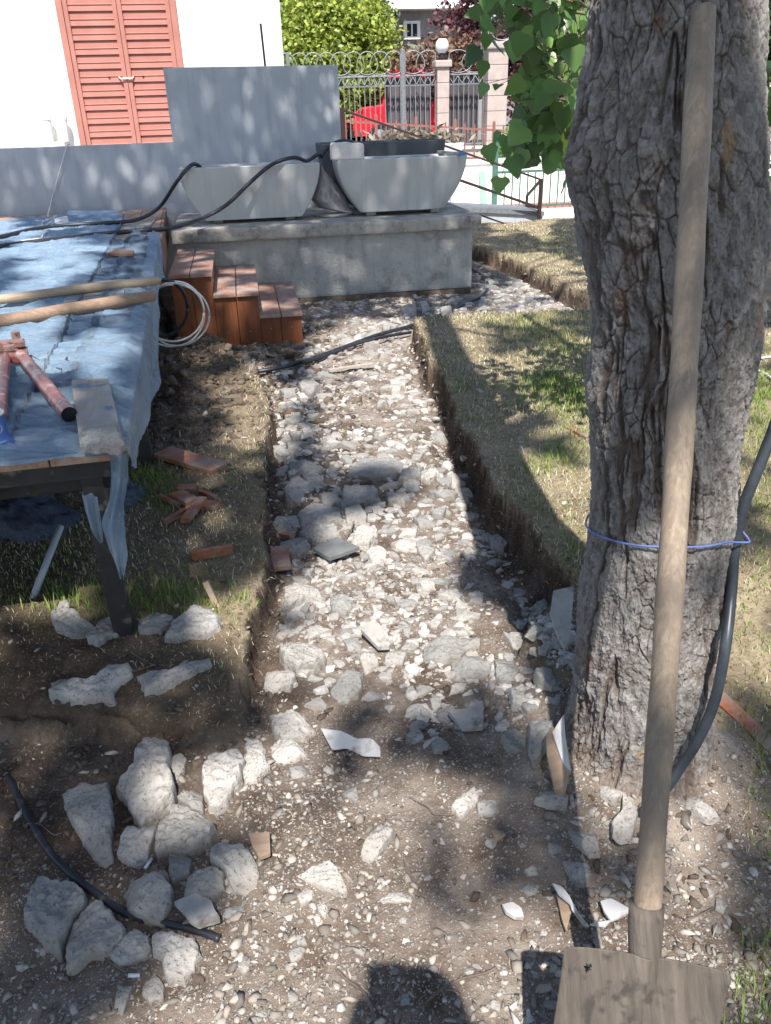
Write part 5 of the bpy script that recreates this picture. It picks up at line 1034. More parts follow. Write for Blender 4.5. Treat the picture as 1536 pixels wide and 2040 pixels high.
a = np.concatenate([i[:, 0][None], o+np.arange(fr3.shape[0]*len(us)).reshape(-1, len(us))]); Fq.append(np.stack([a[:-1, :-1], a[:-1, 1:], a[1:, 1:], a[1:, :-1]], -1).reshape(-1, 4)); mbV.append(fr3.reshape(-1, 3)); o += fr3.shape[0]*len(us)
def strip(path, wds, n=40, m=12, seed=0, fold=.01):
    """hanging strip of film: path of pixel/points down its middle, width in metres"""
    pp = spl(path, 12); L = len(pp); wd = np.interp(np.linspace(0, 1, L), np.linspace(0, 1, len(wds)), wds); Q = []
    for a_, (p_, w_) in enumerate(zip(pp, wd)):
        for b_ in range(m):
            t_ = b_/(m-1)-.5; ex = 0
            Q.append((p_[0]+t_*w_*(.9)+ex, p_[1]-fold*math.sin(t_*9+seed+a_*.05)-t_*w_*.45, p_[2]))
    i = np.arange(L*m).reshape(L, m); return np.array(Q), np.stack([i[:-1, :-1], i[:-1, 1:], i[1:, 1:], i[1:, :-1]], -1).reshape(-1, 4)
c1 = [PD(236, 905, 2.0), PD(238, 950, 2.0), PD(232, 1000, 2.0), PD(226, 1050, 2.0), PD(236, 1100, 2.0), PD(243, 1150, 2.0)]
for Q, f in (strip(c1, [.05, .05, .045, .075, .06, .012], seed=1, fold=.012), strip([PD(178, 985, 2.06), PD(185, 1020, 2.06), PD(195, 1060, 2.06), PD(203, 1080, 2.06)], [.05, .045, .03, .005], seed=4)):
    mbV.append(Q); Fq.append(f+o); o += len(Q)
t = NT('blue_plastic_film')
pc = t.mix(t.ramp(t.noise(3.5, 7, 0.7), 0.35, 0.68), (0.25, 0.39, 0.55), (0.36, 0.49, 0.62)); pc = t.mix(t.ramp(t.noise(11, 8, 0.75), 0.54, 0.74, 0, .45), pc, (0.50, 0.49, 0.48))
fb = t.math('ADD', t.noise(16, 8, 0.7, t.map((1, 3.5, 1)), 1.5), t.noise(60, 5, 0.7, t.map((1, 2.5, 1)), 1.0))
pm = t.fin(pc, t.ramp(t.noise(6, 5), 0.3, 0.7, 0.16, 0.42), t.bump(fb, 0.9, 0.016), Alpha=0.82); t.b.inputs['Specular IOR Level'].default_value = 0.6
MT['film'] = pm
put('plastic_sheet', (np.concatenate(mbV), np.concatenate(Fq)), pm, smooth=True, base=(-1.5, 4, .72), label='wrinkled pale blue plastic film draped over the wooden deck', cat='plastic sheet')
# ------------------------------------------------------------ THINGS ON THE DECK
MT['strip'] = simple('foam_blue_grey', (.36, .41, .5), (.42, .47, .56), 6, .7, .1, .002)
def D(px, py, z=.745): return P(px, py, z)
def ext(a, b, k): a = np.array(a); b = np.array(b); return a+(a-b)*k
a, b = D(0, 597, .775), D(318, 559, .77)
put('tool_handle', MB().tube(spl([ext(a, b, .8), a, (a+b)/2+np.array([0, 0, .004]), b], 8), [.0215]*24+[.019], 14), MT['handle_x'], smooth=True, label='slimmer pale wooden tool handle lying across the plastic, farther from the camera', cat='handle', group='wooden tool handles on the deck')
a, b = D(0, 641, .77), D(306, 589, .775)
put('tool_handle', MB().tube(spl([ext(a, b, .8), a, (a+b)/2+np.array([0, 0, .003]), b], 8), list(np.linspace(.030, .025, 25)), 14), wood('brown_handle_wood', (.24, .15, .10), (.38, .27, .19), 0, 3, .5, grain=30), smooth=True, label='thicker wooden tool handle reddish towards its left end, nearer the camera', cat='handle', group='wooden tool handles on the deck')
def board(px, z, th, mat, name, label, cat, group=None, bev=.002, n=None):
    O = [P(a, b, z) for a, b in px]; n = len(O); V = [(q[0], q[1], z) for q in O]+[(q[0], q[1], z+th) for q in O]
    # winding
    F = [tuple(range(n))[::-1], tuple(range(n, 2*n))]+[(k, (k+1) % n, (k+1) % n+n, k+n) for k in range(n)]
    return put(name, (V, F), MT[mat], bevel=bev, label=label, cat=cat, group=group)
board([(138, 570), (248, 560), (248, 594), (128, 606)], .742, .012, 'oldwood', 'wooden_board', 'dirty tan board under the two tool handles', 'board')
board([(150, 520+40), (140, 562), (247, 553), (247, 558), (146, 566)], .740, .012, 'oldwood', 'wooden_board', 'thin dirty board edge just beyond the tan board', 'board') if False else None
board([(215, 510), (228, 504), (268, 504), (266, 511)], .745, .018, 'redwood_x', 'wood_offcut', 'short red wood offcut poking out of the film near the steps', 'offcut')
board([(228, 482), (238, 468), (325, 463), (322, 480)], .722, .015, 'deckwood', 'wooden_board', 'loose tan board on the deck corner above the film knot', 'board')
board([(140, 455), (235, 452), (312, 436), (300, 452), (250, 463)], .721, .010, 'oldwood', 'wooden_board', 'grey board lying under the black cables on the deck', 'board')
o = board([(144, 766), (217, 761), (248, 890), (161, 895)], .750, .016, 'oldwood', 'mortar_board', 'mortar caked board at the near corner of the deck', 'board', bev=.003)
O = [D(a, b, .766) for a, b in ((168, 862), (238, 858), (250, 893), (240, 900), (165, 896))]
(V, F), c = lump(O, .762, .018, 601, nt=50, nr=12, rough=2); put('mortar_crust', (V, F), MT['mortar'], smooth=True, label='thick mortar crust on the near end of the mortar board', cat='mortar')
# bolt cutter
bc = thing('bolt_cutter', 'large red bolt cutter with tubular arms on the plastic', 'bolt cutter', D(20, 700, .74))
p1 = [D(42, 708, .80), D(58, 728, .795), D(88, 765, .785), D(112, 795, .775), D(138, 826, .768)]
put('arm', MB().tube(spl(p1, 8), [.020]*10+[.022]*23, 18, cap=False), MT['redtube'], bc, smooth=True)
put('arm_end', MB().tube([p1[-1], p1[-1]+(np.array(p1[-2])-p1[-1])*.12], [.0205, .0205], 18).tube([p1[-1], p1[-1]], [.022, .0205], 18, cap=False), MT['carblack'], bc)
p2 = [D(10, 712, .79), D(7, 745, .785), D(3, 790, .775), D(0, 830, .77)]
put('arm', MB().tube(spl(p2, 8), .018, 18), MT['redtube'], bc, smooth=True)
mb = MB(); mb.bar(D(-40, 712, .775), D(56, 700, .775), .075, .022); mb.bar(D(-40, 690, .80), D(48, 682, .80), .05, .022)
put('jaw_plate', mb, MT['rusty'], bc, bevel=.004)
put('hinge', MB().bar(D(-30, 716, .785), D(50, 712, .785), .035, .03), MT['redtube'], bc, bevel=.006)
for (x_, y_, r_, h_) in ((-2, 700, .016, .03), (20, 698, .018, .018), (42, 690, .017, .018), (33, 674, .017, .024)):
    q = D(x_, y_, .795); put('bolt', MB().tube([q, q+np.array([0, 0, h_])], r_, 6), MT['rusty'], bc, bevel=.002)
# blue paper cup
cc_ = D(-5, 886, .738); cup = thing('paper_cup', 'blue paper cup with white rim at the deck edge', 'cup', cc_)
R1 = .034
put('cup_wall', MB().lathe([(R1*1.30, 0), (R1*1.28, .004), (R1*1.12, .012), (R1*1.0, .022), (R1*.97, .035), (R1*1.0, .082)], cc_, 40), simple('cup_blue', (.055, .12, .34), (.065, .14, .38), 3, .45, 0, .001), cup, smooth=True)
put('cup_rim', MB().lathe([(R1*1.0, .0825), (R1*1.04, .084), (R1*1.04, .088), (R1*1.0, .090), (R1*.95, .087), (R1*.9, .05), (R1*.85, .03), (0.001, .028)], cc_, 40), simple('cup_white', (.74, .72, .68), (.8, .78, .74), 3, .5, 0, .001), cup, smooth=True)
vw = math.atan2(-cc_[1], -cc_[0])      # angle on the cup facing the camera
def oncup(a, z, r=1.012): rr_ = R1*np.interp(z, [0.004, .012, .022, .035, .082], [1.28, 1.12, 1.0, .97, 1.0])*r; return (cc_[0]+rr_*math.cos(vw+a), cc_[1]+rr_*math.sin(vw+a), cc_[2]+z)
wm = simple('cup_print', (.7, .74, .8), (.74, .78, .84), 3, .5, 0, .001); a0 = .28
ring = [oncup(a0+.36*math.cos(k/32*6.2832), .052+.0125*math.sin(k/32*6.2832)) for k in range(33)]
put('cup_emblem', MB().tube(ring, .0005, 5).tube([oncup(a0-.02, .050), oncup(a0+.0, .0525)], .0022, 8).tube([oncup(a0+.06, .0535), oncup(a0+.07, .055)], .0012, 6), wm, cup)
tx = bpy.data.curves.new('t', 'FONT'); tx.body = '• LUNGO •'; tx.size = 1; tx.align_x = 'CENTER'; to = bpy.data.objects.new('t', tx); COL.objects.link(to)
bpy.context.view_layer.update(); me = to.to_mesh(); tv = [v.co[:] for v in me.vertices]; tf = [tuple(p.vertices) for p in me.polygons]; to.to_mesh_clear(); bpy.data.objects.remove(to)
put('cup_lettering', ([oncup(a0+.1+x*.16, .0155+y*.0048, 1.03) for x, y, z in tv], tf), wm, cup)
# cables and cords
put('black_cable', MB().tube(spl([D(-160, 505, .75), D(0, 472, .75), D(70, 456, .755), D(130, 449, .755), D(220, 444, .755), D(275, 437, .76), D(318, 412, .80), PY(352, 362, 7.2), PY(375, 334, 7.24), PY(388, 327, 7.30), PY(399, 334, 7.42), (-.36, 7.45, 1.08)], 8), .0155, 12), MT['rubber'], smooth=True,
    label='black cable dropping behind the left planter, farther of the two on the deck', cat='cable', group='black cables crossing the deck')
put('black_cable', MB().tube(spl([D(-160, 520, .75), D(0, 491, .75), D(100, 478, .755), D(200, 466, .755), D(290, 459, .75), D(345, 453, .76), PY(400, 436, 7.0), PY(450, 409, 7.1), PY(500, 362, 7.17), PY(535, 332, 7.2), PY(565, 318, 7.24), PY(590, 314, 7.3), PY(612, 320, 7.42), (.70, 7.52, 1.16), PY(640, 312, 7.7), PY(655, 292, 7.72), PY(678, 281, 7.74), PY(700, 282, 7.78), (1.05, 7.95, 1.21)], 8), .0155, 12), MT['rubber'], smooth=True,
    label='black cable looping over both planters, nearer of the two on the deck', cat='cable', group='black cables crossing the deck')
rc = thing('white_string', 'knotted white cord hanging over the grey wall onto the deck', 'cord', D(90, 445, .73))
put('cord', MB().tube(spl([(PY(135, 290, 8.29)[0], 8.36, 1.285), PY(133, 292, 8.28), PY(122, 330, 8.27), PY(108, 380, 8.27), PY(100, 410, 8.22), D(92, 440, .745), D(85, 450, .74)], 8), .006, 8), MT['rope'], rc, smooth=True)
put('knot', MB().tube(spl([D(60, 432, .745), D(80, 441, .75), D(100, 436, .76), D(112, 430, .755), D(98, 444, .76), D(84, 452, .745), D(88, 440, .76), D(104, 446, .745), D(102, 455, .74)], 6), .0055, 8).tube(spl([D(-30, 446, .735), D(30, 440, .735), D(75, 434, .74), D(90, 442, .745)], 6), .005, 8), MT['rope'], rc, smooth=True)
(V, F), c = lump([D(a, b, .75) for a, b in ((108, 440), (118, 432), (136, 434), (138, 443), (122, 448), (110, 446))], .735, .05, 611); put('rag', (V, F), MT['block'], smooth=True, label='crumpled whitish rag beside the knotted cord', cat='rag')
put('white_string', MB().tube(spl([D(20, 482, .745), D(60, 478, .75), D(82, 474, .75), D(86, 466, .75), D(95, 461, .75)], 6), .006, 8), MT['rope'], smooth=True, label='short white cord end between the two black cables', cat='cord')
board([(133, 432), (136, 422), (200, 422), (233, 421), (234, 426), (200, 429)], .735, .012, 'strip', 'foam_strip', 'pale grey blue foam strip lying at the foot of the grey wall', 'foam strip') if 'strip' in MT else None
put('thin_wire', MB().tube(spl([D(56, 708, .76), D(66, 710, .765), D(82, 718, .752), D(104, 716, .752), D(130, 718, .752), D(134, 711, .77), D(129, 718, .752), D(130, 728, .752), D(122, 735, .752), D(112, 733, .765)], 6), .0016, 5), MT['steel'], smooth=True, label='thin bent wire trailing from the bolt cutter', cat='wire')
(V, F), c = lump([D(a, b, .745) for a, b in ((183, 548), (198, 540), (215, 531), (231, 526), (229, 533), (218, 543), (200, 549))], .738, .012, 615, rough=2); put('mud_clod', (V, F), MT['soilmound'], smooth=True, label='smear of brown mud on the film near the short red offcut', cat='mud')
# cable coil hanging at the deck edge
cl = thing('cable_coil', 'coil of white and black cable hanging at the deck edge by the steps', 'cable coil', P(350, 690, .1))
def loop(cxp, cyp, rx, ry, Y, n=40, rot=0.0, a0=0, a1=6.2832):
    out = []
    for k in range(n+1):
        a_ = a0+(a1-a0)*k/n; x_ = rx*math.cos(a_); y_ = ry*math.sin(a_); xx = x_*math.cos(rot)-y_*math.sin(rot); yy = x_*math.sin(rot)+y_*math.cos(rot); out.append(PY(cxp+xx, cyp+yy, Y+.05*math.sin(a_)))
    return out
for k, (cx0, cy0, rx, ry, yy_) in enumerate(((350, 625, 57, 64, 5.10), (344, 622, 62, 58, 5.04), (346, 629, 71, 62, 5.16))):
    put('white_loop', MB().tube(loop(cx0, cy0, rx, ry, yy_), .0062, 10), MT['whitecable'], cl, smooth=True)
put('black_loop', MB().tube(loop(322, 613, 52, 56, 5.05), .011, 10), MT['rubber'], cl, smooth=True)
# hoses on the ground
def gp(px, py, up=.015, z=.02): q = P(px, py, z); h = float(gh(q[:1], q[1:2])[0]); q = P(px, py, h+up); return (q[0], q[1], h+up)
put('garden_hose', MB().tube(spl([gp(500, 742), gp(513, 740), gp(560, 732), gp(620, 715), gp(690, 690, .03), gp(750, 668, .05), gp(815, 650, .03), gp(870, 630), gp(925, 606), gp(960, 590), gp(972, 570), gp(965, 553), gp(948, 540), gp(930, 530)], 8), .013, 10), MT['rubber'], smooth=True, label='longer black hose crossing the trench and bending round the plinth corner', cat='hose', group='black hoses across the trench')
put('garden_hose', MB().tube(spl([gp(600, 722, .03), gp(650, 708, .03), gp(700, 688, .045), gp(760, 672, .05), gp(818, 662, .03)], 8), .011, 10), MT['rubber'], smooth=True, label='shorter black hose just below the longer one in the trench', cat='hose', group='black hoses across the trench')
put('buried_conduit', MB().tube(spl([gp(x, y, .002) for x, y in Z1(pr('40,400 70,450 110,540 180,670 260,800 370,920 480,1010 600,1100 720,1165 900,1205 1090,1250 1200,1290'))], 8), .0085, 12), MT['rubber'], smooth=True, label='black conduit curving through the soil and rubble at the lower left', cat='conduit')
put('dark_string', MB().tube(spl([gp(x, y, .004) for x, y in ((322, 1030), (312, 1045), (308, 1062), (316, 1085), (320, 1110))], 6), .0022, 6), MT['rubber'], smooth=True, label='thin dark cord curling from the heap of small offcuts', cat='cord')
for k, (pp, lb) in enumerate((([(1500, 716), (1540, 710), (1600, 705)], 'upper white cable loop on the lawn right of the pine'), ([(1498, 735), (1520, 742), (1545, 755), (1600, 760)], 'lower white cable loop on the lawn right of the pine'))):
    put('white_cable', MB().tube(spl([gp(x, y, .012, .15) for x, y in pp], 6), .007, 8), MT['whitecable'], smooth=True, label=lb, cat='cable', group='white cables on the lawn')
# pipe, sack, offcuts
put('plastic_pipe', MB().tube([P(121, 1048, .26), P(47, 1240, .055)], .0115, 14), MT['pvc'], smooth=True, label='slanting grey plastic pipe in the dark under the deck', cat='pipe')
(V, F), c = lump([P(a, b, .15) for a, b in ((150, 1010), (235, 945), (285, 950), (298, 990), (270, 1025), (215, 1035))], .02, .17, 621, nt=60, nr=16, rough=1.5); put('dark_sack', (V, F), MT['bag'], smooth=True, label='dark blue woven sack behind the near deck leg', cat='sack')
(V, F), c = lump([P(a, b, .15) for a, b in ((-150, 990), (60, 985), (160, 1000), (140, 1050), (60, 1062), (-150, 1040))], .03, .20, 622, nt=60, nr=16, rough=1.5); put('dark_sack', (V, F), MT['bag'], smooth=True, label='black bulky sack deep under the deck at the left', cat='sack')
def off(a, b, wd, th, label, lift=0.0, dz=0.0, mat='redwood_x', cat='offcut'):
    A = np.array(gp(*a, up=th/2+lift, z=.09)); B = np.array(gp(*b, up=th/2+lift+dz, z=.09))
    put('wood_offcut', MB().bar(A, B, wd, th), MT[mat], bevel=.0015, label=label, cat=cat, group='red wood offcuts on the ground')
def Z5(x, y): return (x/2.4, 880+y/2.4)
off(Z5(775, 48), Z5(1050, 128), .11, .02, 'largest red board offcut lying on the turf under the deck edge')
off(Z5(850, 222), Z5(938, 222), .05, .018, 'squarish offcut at the top of the little heap')
off(Z5(765, 258), Z5(858, 304), .016, .018, 'thin stick at the left of the little heap')
off(Z5(845, 245), Z5(920, 290), .06, .018, 'flat squarish offcut in the middle of the little heap', .012)
off(Z5(955, 238), Z5(1035, 270), .02, .018, 'narrow offcut at the upper right of the little heap')
off(Z5(980, 303), Z5(1048, 305), .055, .018, 'square offcut at the right of the little heap')
off(Z5(970, 272), Z5(882, 378), .034, .020, 'long offcut slanting across the front of the little heap', .022)
off(Z5(915, 315), Z5(788, 383), .02, .022, 'narrow offcut at the lower left of the little heap', .006)
off(Z5(915, 545), Z5(1112, 512), .02, .035, 'lone wedge shaped offcut below the little heap')
A = np.array(gp(*Z5(1042, 792), up=-.01, z=.09)); B = P(*Z5(982, 668), .17)
put('wood_offcut', MB().bar(A, B, .03, .018, (1, 0, 0)), MT['handle_x'], bevel=.0015, label='pale offcut sticking up out of the turf on the left bank', cat='offcut', group='red wood offcuts on the ground')
off(Z5(1318, 510), Z5(1338, 608), .085, .02, 'square red offcut down in the trench against the left bank', .03)
off(Z5(1345, 440), Z5(1400, 450), .03, .015, 'sliver of red wood behind the square one in the trench', .03)
off((1130, 853), (1172, 874), .022, .02, 'red strip on the lawn touching the left side of the pine')
off((1424, 1384), (1545, 1500), .045, .02, 'long rusty brown plank on the ground right of the pine')
off((654, 738), (743, 725), .03, .015, 'pale lath lying across the far part of the trench', .03, mat='oldwood')
off((945, 1104), (985, 1100), .012, .008, 'small splinter of wood right of the sunlit rubble', .004, mat='oldwood')
# cigarette ends and twigs
for (p_, q_, lb) in ((Z1([(830, 850)])[0], Z1([(793, 906)])[0], 'white cigarette end near the rounded concrete disc'), (Z1([(700, 1490)])[0], Z1([(765, 1490)])[0], 'white cigarette end below the notched block')):
    put('cigarette_end', MB().tube([gp(*p_, up=.012), gp(*q_, up=.008)], .0038, 10), MT['whitecable'], smooth=True, label=lb, cat='cigarette end', group='cigarette ends')
TW = [(Z1, '505,1340 560,1385 620,1430 690,1475', .0016, 'straw coloured stalk below the second big slab'), (Z1, '150,660 220,665 290,720 340,710', .0012, 'fine pale root left of the black conduit'), (Z2, '800,1195 900,1110 1000,1060 1100,1035 1150,1010', .0028, 'grey twig crossing the photographer shadow'),
      (Z2, '430,1020 480,1070 540,1110 580,1170 600,1250', .0035, 'brown root curving left of the photographer shadow'), (Z2, '760,245 840,290 870,320 960,325', .0018, 'thin twig in the sunlit middle foreground'), (Z6, '150,320 175,390 200,440 220,470', .0016, 'reddish root fibre at the left bank edge'), (Z3, '1040,1240 1130,1210 1215,1165', .0018, 'thin twig right of the shovel socket'),
      (Zp, '300,560 450,545 580,520 700,480', .002, 'dry twig in front of the near deck leg'), (Zp, '540,400 620,450 700,490', .002, 'dry twig from the foot of the near deck leg'), (Z3, '670,920 700,970 740,1020', .0012, 'fine root left of the shovel handle foot'), (Z6, '550,80 540,110 520,140 500,170', .003, 'reddish root over the stones by the slate tile')]
for fn, s, r_, lb in TW:
    put('twig', MB().tube(spl([gp(x, y, .006+r_+(.02 if fn is Z6 else 0)) for x, y in fn(pr(s))], 5), r_, 6), MT['barksimple'], smooth=True, label=lb, cat='twig', group='twigs and roots on the ground')
# ------------------------------------------------------------ BEYOND THE LAWN
put('pavement', MB().box((0.7, 10.66, -0.06), (14, 14.0, -0.004)), MT['paving'], kind='structure')
put('street', MB().box((-30, 15.0, -0.06), (60, 21.3, 0.0)), MT['asphalt'], kind='structure')
put('far_pavement', MB().box((-30, 21.31, -0.05), (60, 29, 0.10)), MT['paving'], kind='structure')
w1 = thing('white_parapet', 'sunlit low white wall beyond the green railing', 'wall', (6, 14, 0))
put('wall_body', MB().box((0.9, 14.0, -0.05), (12, 14.25, 0.62)), MT['whitewall'], w1)
put('cap', MB().box((0.88, 13.97, 0.623), (12.02, 14.28, 0.69)), MT['whitewall'], w1, bevel=.01)
put('red_kerb', MB().box((4.1, 13.1, 0.0), (12, 13.35, 0.05)), simple('red_kerb_paint', (.5, .12, .1), (.58, .2, .17), 5, .8, .1, .002), label='red painted kerb strip under the green railing', cat='kerb')
# concrete side ramp with handrail
rp = thing('concrete_ramp', 'low grey concrete ramp side with a dark coping beside the lawn', 'ramp', (3.4, 10.7, 0))
put('ramp_side', MB().add(*prism([(1.2, -.05), (3.92, -.05), (3.92, .17), (1.2, .42)], 10.72, 11.4)), MT['greywall'], rp)
put('ramp_coping', MB().add(*prism([(1.19, .423), (3.93, .173), (3.93, .225), (1.19, .475)], 10.69, 11.42)), MT['greyiron'], rp)
put('low_step', MB().box((1.4, 10.40, -.05), (2.95, 10.718, .07)), MT['paving'], rp, bevel=.01)
hr = thing('handrail', 'dark red metal handrail sloping down beyond the plinth', 'handrail', (3.86, 10.65, 0))
A = PY(680, 218, 10.6); B = PY(1078, 358, 10.6)
put('top_rail', MB().bar(A, B, .024, .024), MT['darkred'], hr, bevel=.004)
C1 = PY(850, 336, 10.62); C2 = PY(1077, 415, 10.62); put('lower_rail', MB().bar(C1, C2, .034, .034), MT['darkred'], hr, bevel=.004)
put('kick_rail', MB().bar(PY(955, 428, 10.37), PY(1035, 456, 10.37), .02, .02), MT['darkred'], hr)
B0 = PY(1078, 460, 10.6); put('post', MB().box((B[0]-.022, 10.58, -.03), (B[0]+.022, 10.62, B[2]+.01)), MT['darkred'], hr, bevel=.004)
put('post', MB().box((A[0]-.035, 10.57, .7), (A[0]+.035, 10.63, A[2]+.02)), MT['darkred'], hr, bevel=.004)
E1 = PY(1050, 390, 11.3); put('return_rail', MB().bar(B, E1, .03, .03).bar(E1, (E1[0], E1[1], .2), .03, .03).bar(C2, (E1[0], E1[1], C2[2]-.03), .03, .03), MT['darkred'], hr, bevel=.003)
# green railing
gr = thing('green_railing', 'green metal railing with thin pickets and a mesh top, left of the pine', 'railing', (4, 13, 0))
put('end_post', MB().box((3.90, 12.97, -.02), (3.98, 13.03, 1.0)), MT['greenpaint'], gr, bevel=.004)
for z0, x1 in ((.985, 9.5), (.56, 9.5), (.05, 9.5)): put('rail', MB().box((3.985, 12.985, z0-.02), (x1, 13.015, z0+.015)), MT['greenpaint'], gr)
for k in range(34): x = 4.10+k*.125; put('picket', MB().box((x-.009, 12.99, .068), (x+.009, 13.01, .538)), MT['greenpaint'], gr)
mb = MB()
for k in range(110): x = 4.0+k*.05; mb.box((x-.0018, 12.998, .576), (x+.0018, 13.002, .964))
for k in range(8): z = .60+k*.05; mb.box((3.99, 12.9985, z-.0018), (9.5, 13.0015, z+.0018))
put('mesh_panel', mb, MT['greenpaint'], gr)
put('green_stake', MB().bar(PY(965, 423, 12), PY(960, 342, 12), .10, .03, (0, 1, 0)), simple('pale_green_paint', (.3, .45, .38), (.36, .5, .43), 9, .6, .1, .002), label='pale green upright board leaning beyond the planters', cat='board')
put('green_box', MB().box((2.55, 11.5, -.02), (3.05, 12.0, .26)), MT['greenpaint'], label='low green metal box behind the plinth corner', cat='box', bevel=.02)
# rust red railing on the ramp
rr2 = thing('red_railing', 'faded rust red railing with pointed bars in front of the street fence', 'railing', (4, 16, .5))
def zt(x): return 1.30-(x-2.04)*.082
put('rail', MB().bar((1.95, 16, zt(1.95)), (7.3, 16, zt(7.3)), .035, .035), MT['rustred'], rr2)
put('rail', MB().bar((1.95, 16, zt(1.95)-.50), (7.3, 16, zt(7.3)-.50), .03, .03), MT['rustred'], rr2)
for k in range(29):
    x = 2.02+k*.185; w_ = .026 if k % 4 == 3 else .013; z1 = zt(x)+(.16 if k % 4 == 3 else .10)
    put('bar', MB().add(*prism([(x-w_, zt(x)-.72), (x+w_, zt(x)-.72), (x+w_, z1-.03), (x, z1), (x-w_, z1-.03)], 15.975, 15.99)), MT['rustred'], rr2)
# concrete trough with dry plants
tr_ = thing('street_trough', 'grey concrete trough with dry brown plants behind the dark planter', 'planter', (2.6, 13, .5))
put('tub', MB().add(*prism([(2.2, .70), (3.3, .70), (3.42, 1.0), (2.1, 1.0)], 12.9, 13.3)), MT['planter'], tr_, bevel=.01)
put('stand', MB().box((2.25, 12.95, 0), (3.2, 13.25, .698)), MT['paving'], tr_)
# street fence: pillars, ornate panels
def pillar(x, y, w_, h_, label, ball):
    t_ = thing('stone_pillar', label, 'pillar', (x, y, 0), 'pinkish fence pillars')
    z = 0; k = 0; n = int(h_/.32)
    for k in range(n): put('stone_course', MB().box((x-w_/2, y-w_/2, k*h_/n), (x+w_/2, y+w_/2, (k+1)*h_/n-.012)), MT['pinkstone'], t_, bevel=.008)
    put('joint_core', MB().box((x-w_/2+.01, y-w_/2+.01, .01), (x+w_/2-.01, y+w_/2-.01, h_-.02)), MT['greyiron'], t_)
    put('cap', MB().box((x-w_/2-.06, y-w_/2-.06, h_-.010), (x+w_/2+.06, y+w_/2+.06, h_+.14)), MT['pinkstone'], t_, bevel=.03)
    if ball:
        put('lamp_base', MB().lathe([(.07, 0), (.10, .05), (.06, .12), (.05, .16)], (x, y, h_+.14), 16), MT['carblack'], t_, smooth=True)
        put('lamp_globe', MB().lathe([(.001, .32), (.09, .31), (.15, .24), (.165, .16), (.15, .08), (.09, .02), (.04, 0)], (x, y, h_+.29), 24), simple('milky_globe', (.75, .76, .8), (.8, .8, .84), 3, .3, 0, .001), t_, smooth=True)
pillar(6.59, 22, .50, 2.72, 'wide pinkish stone pillar at the right end of the iron fence', False)
pillar(5.23, 22, .30, 2.36, 'narrower pinkish stone pillar with a white globe lamp on top', True)
ro = MB()
for k in range(3): ro.tube([(6.62+.03*k+.33*math.cos(a)+.05*k, 22+.12*k-.1, 3.12+.05*k+.30*math.sin(a)) for a in np.linspace(0.3+k, 5.6+k, 30)], .014, 6)
put('wire_coil', ro, MT['silver'], smooth=True, label='loose rings of wire on top of the wide pinkish pillar', cat='wire')
def fence(x0, x1, label):
    t_ = thing('iron_fence', label, 'fence', ((x0+x1)/2, 22, .3), 'ornate iron fence panels')
    put('top_rail', MB().bar((x0, 22, 2.20), (x1, 22, 2.20), .04), MT['silver'], t_); put('rail', MB().bar((x0, 22, 1.98), (x1, 22, 1.98), .03), MT['greyiron'], t_)
    put('bottom_rail', MB().bar((x0, 22, .62), (x1, 22, .62), .04), MT['greyiron'], t_)
    n = int((x1-x0)/.125); bars = []
    for k in range(n+1):
        x = x0+(x1-x0)*k/n; put('bar', MB().box((x-.010, 21.99, .5), (x+.010, 22.01, 2.19)), MT['greyiron'], t_)
    m = max(2, int((x1-x0)/.30)); arcs = MB(); zig = MB(); st_ = (x1-x0)/m
    for k in range(m):
        c = x0+st_*(k+.5); R_ = st_*.78
        arcs.tube([(min(max(c+R_*math.cos(a), x0), x1), 21.96+.02*(k % 2), 2.42+.30*math.sin(a)) for a in np.linspace(-.15, math.pi+.15, 18)], .011, 5, cap=False)
        arcs.tube([(min(max(c+R_*math.cos(a), x0), x1), 21.97+.02*(k % 2), 2.42+.19*math.sin(a)) for a in np.linspace(math.pi, 2*math.pi, 12)], .010, 5, cap=False)
        for q in (0, 1):
            xa = x0+st_*(k+q*.5); zig.bar((xa, 21.98, 2.16), (xa+st_*.25, 21.98, 2.0), .014); zig.bar((xa+st_*.25, 21.98, 2.0), (xa+st_*.5, 21.98, 2.16), .014)
    put('arches', arcs, MT['silver'], t_, smooth=True); put('zigzag', zig, MT['silver'], t_)
fence(0.6, 4.18, 'longest ornate iron fence panel in front of the yellow green tree')
fence(4.30, 5.06, 'short ornate iron fence panel left of the globe lamp pillar')
fence(5.40, 6.30, 'ornate iron fence panel between the two pinkish pillars')
put('fence_post', MB().box((4.19, 21.95, 0), (4.29, 22.05, 2.76)), MT['greyiron'], label='flat grey iron fence post left of the globe lamp', cat='post', bevel=.01)
put('fence_post', MB().box((1.42, 21.95, 0), (1.50, 22.05, 2.74)), MT['greyiron'], label='grey iron fence post in front of the yellow green tree', cat='post', bevel=.01)
fb_ = thing('low_wall', 'cream base wall under the iron fence', 'wall', (3.5, 22, 0)); put('base', MB().box((-1, 21.85, 0), (6.3, 22.15, .50)), MT['pinkstone'], fb_); put('cap', MB().box((-1, 21.8, .503), (6.3, 22.2, .56)), MT['paving'], fb_)
